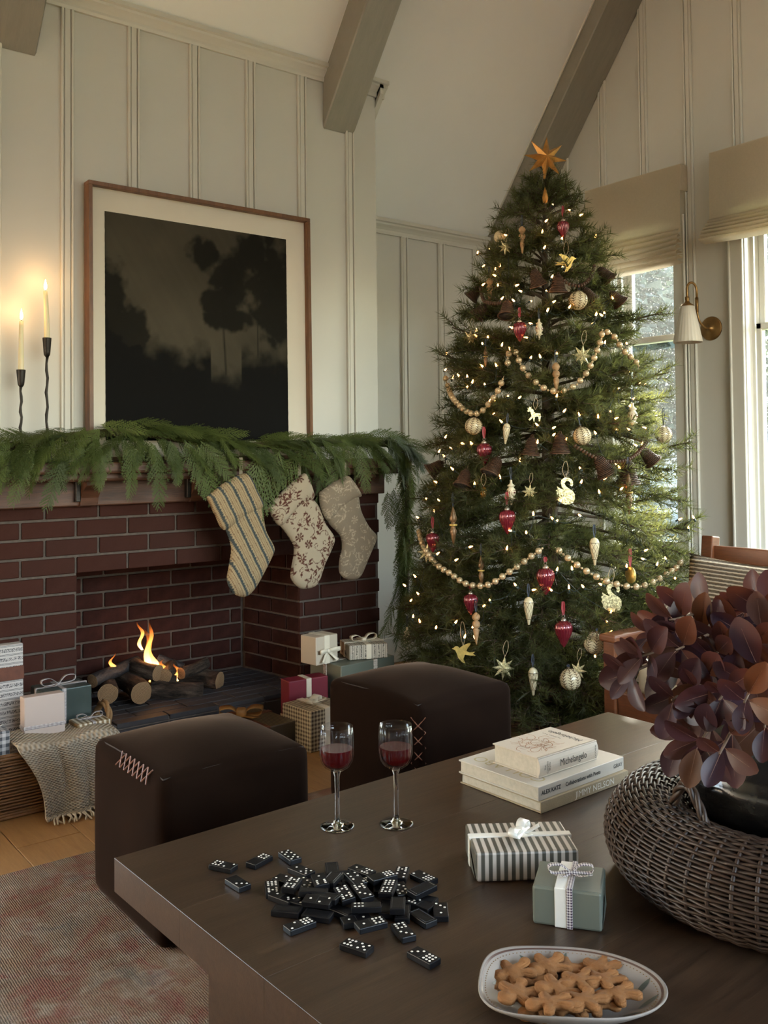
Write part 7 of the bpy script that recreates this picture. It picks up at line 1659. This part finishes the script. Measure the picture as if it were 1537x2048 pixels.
for k in range(20): MB().add([(-3.5, -0.02, 0.16*k), (3.5, -0.02, 0.16*k), (3.5, 0.0, 0.16*k+0.17), (-3.5, 0.0, 0.16*k+0.17), (-3.5, 0.3, 0.16*k), (3.5, 0.3, 0.16*k), (3.5, 0.3, 0.16*k+0.17), (-3.5, 0.3, 0.16*k+0.17)], [(3,2,1,0),(4,5,6,7),(0,1,5,4),(1,2,6,5),(2,3,7,6),(3,0,4,7)]).build('siding_board', m_side, house)
MB().add([(-3.9, -0.4, 3.1), (3.9, -0.4, 3.1), (3.9, 3.2, 5.4), (-3.9, 3.2, 5.4), (-3.9, -0.4, 3.22), (3.9, -0.4, 3.22), (3.9, 3.2, 5.52), (-3.9, 3.2, 5.52)], [(3,2,1,0),(4,5,6,7),(0,1,5,4),(1,2,6,5),(2,3,7,6),(3,0,4,7)]).build('roof', m_shing, house)
m_white_o = mat_plain('house_trim', (0.22, 0.225, 0.23, 1), 0.6)
MB().box(-3.9, 3.9, -0.44, -0.40, 3.02, 3.22).build('fascia', m_white_o, house); MB().box(-3.5, 3.5, -0.06, 0.0, 1.62, 1.74).build('band_board', m_white_o, house)
for wx in (-0.52, 0.05, 0.62):
    f = MB().box(wx-0.24, wx+0.24, -0.07, -0.02, 1.78, 2.72).build('window', m_white_o, house); MB().box(wx-0.18, wx+0.18, -0.08, -0.03, 1.84, 2.24).build('pane', m_hglass, f); MB().box(wx-0.18, wx+0.18, -0.08, -0.03, 2.28, 2.66).build('pane', m_hglass, f)
f = MB().box(-0.1, 0.9, -0.07, -0.02, 0.55, 1.45).build('window', m_white_o, house); MB().box(-0.04, 0.84, -0.08, -0.03, 0.61, 1.39).build('pane', m_hglass, f)
def mat_fol(name, a, b, tr_):
    m = NM(name, 0.6, 0, 0.3); co = m.coord('Object'); nz = m.noise(co, 2.5, 3); m.base(m.ramp(nz, [(0.3, a), (0.7, b)]))
    t = m.n('BsdfTranslucent'); m.set(t.inputs[0], tr_); mx = m.n('MixShader', {0: 0.4}); m.t.links.new(m.b.outputs[0], mx.inputs[1]); m.t.links.new(t.outputs[0], mx.inputs[2]); m.t.links.new(mx.outputs[0], m.o.inputs[0]); return m.m
m_fol = mat_fol('evergreen_foliage', (0.016, 0.028, 0.026, 1), (0.045, 0.062, 0.055, 1), (0.04, 0.055, 0.038, 1)); m_bush = mat_fol('shrub_foliage', (0.14, 0.13, 0.05, 1), (0.26, 0.22, 0.11, 1), (0.34, 0.28, 0.12, 1))
def outdoor_tree(dist, lat, zb, zt, rad, n, lab, mat_, leaf=0.10, seed=0, name='garden_tree', cat='tree', flat_=0.5):
    c = view*dist+side*lat; root = empty(name, (c.x, c.y, -1.2), 0, lab, cat); g = np.random.default_rng(seed)
    p = g.normal(size=(n, 3)); p /= np.linalg.norm(p, axis=1)[:, None]; p *= g.uniform(0.35, 1, (n, 1))**0.5; h = (zt-zb)/2; p[:, :2] *= rad; p[:, 2] = p[:, 2]*h+(zt+zb)/2+1.2
    keep = np.array([fbm(q[0]*1.6, q[1]*1.6, q[2]*1.6+seed, 3) > -0.10 for q in p]); p = p[keep]; k = len(p)
    d = g.normal(size=(k, 3)); d /= np.linalg.norm(d, axis=1)[:, None]; d[:, 2] *= flat_; s = np.cross(d, g.normal(size=(k, 3))); s /= np.linalg.norm(s, axis=1)[:, None]; L = leaf*g.uniform(0.6, 1.4, (k, 1))
    v = np.stack([p-s*L*0.22, p+s*L*0.22, p+d*L], 1).reshape(-1, 3); me = bpy.data.meshes.new('foliage'); me.from_pydata(v.tolist(), [], [(3*i, 3*i+1, 3*i+2) for i in range(k)]); me.update(); link('foliage', me, mat_, root)
    MB().tube([(0, 0, 0), (0.05, 0, (zt+zb)/2+1.2)], [0.12, 0.05], 8).build('trunk', m_twig, root)
outdoor_tree(8.6, -0.45, 0.95, 3.2, 1.3, 16000, 'large feathery evergreen outside, filling the upper window', m_fol, 0.13, 1)
outdoor_tree(11.0, 0.9, 1.3, 4.6, 1.5, 9000, 'taller evergreen outside behind the feathery one', m_fol, 0.16, 2)
outdoor_tree(7.0, -0.15, -0.75, 0.62, 0.75, 5000, 'sunlit golden shrub outside below the window', m_bush, 0.06, 3, 'garden_shrub', 'shrub')
outdoor_tree(8.2, 1.95, -0.6, 4.2, 0.9, 14000, 'unseen evergreen added outside to block sun at the right hand window', m_fol, 0.13, 4)  # added out of view to keep direct sun off the table
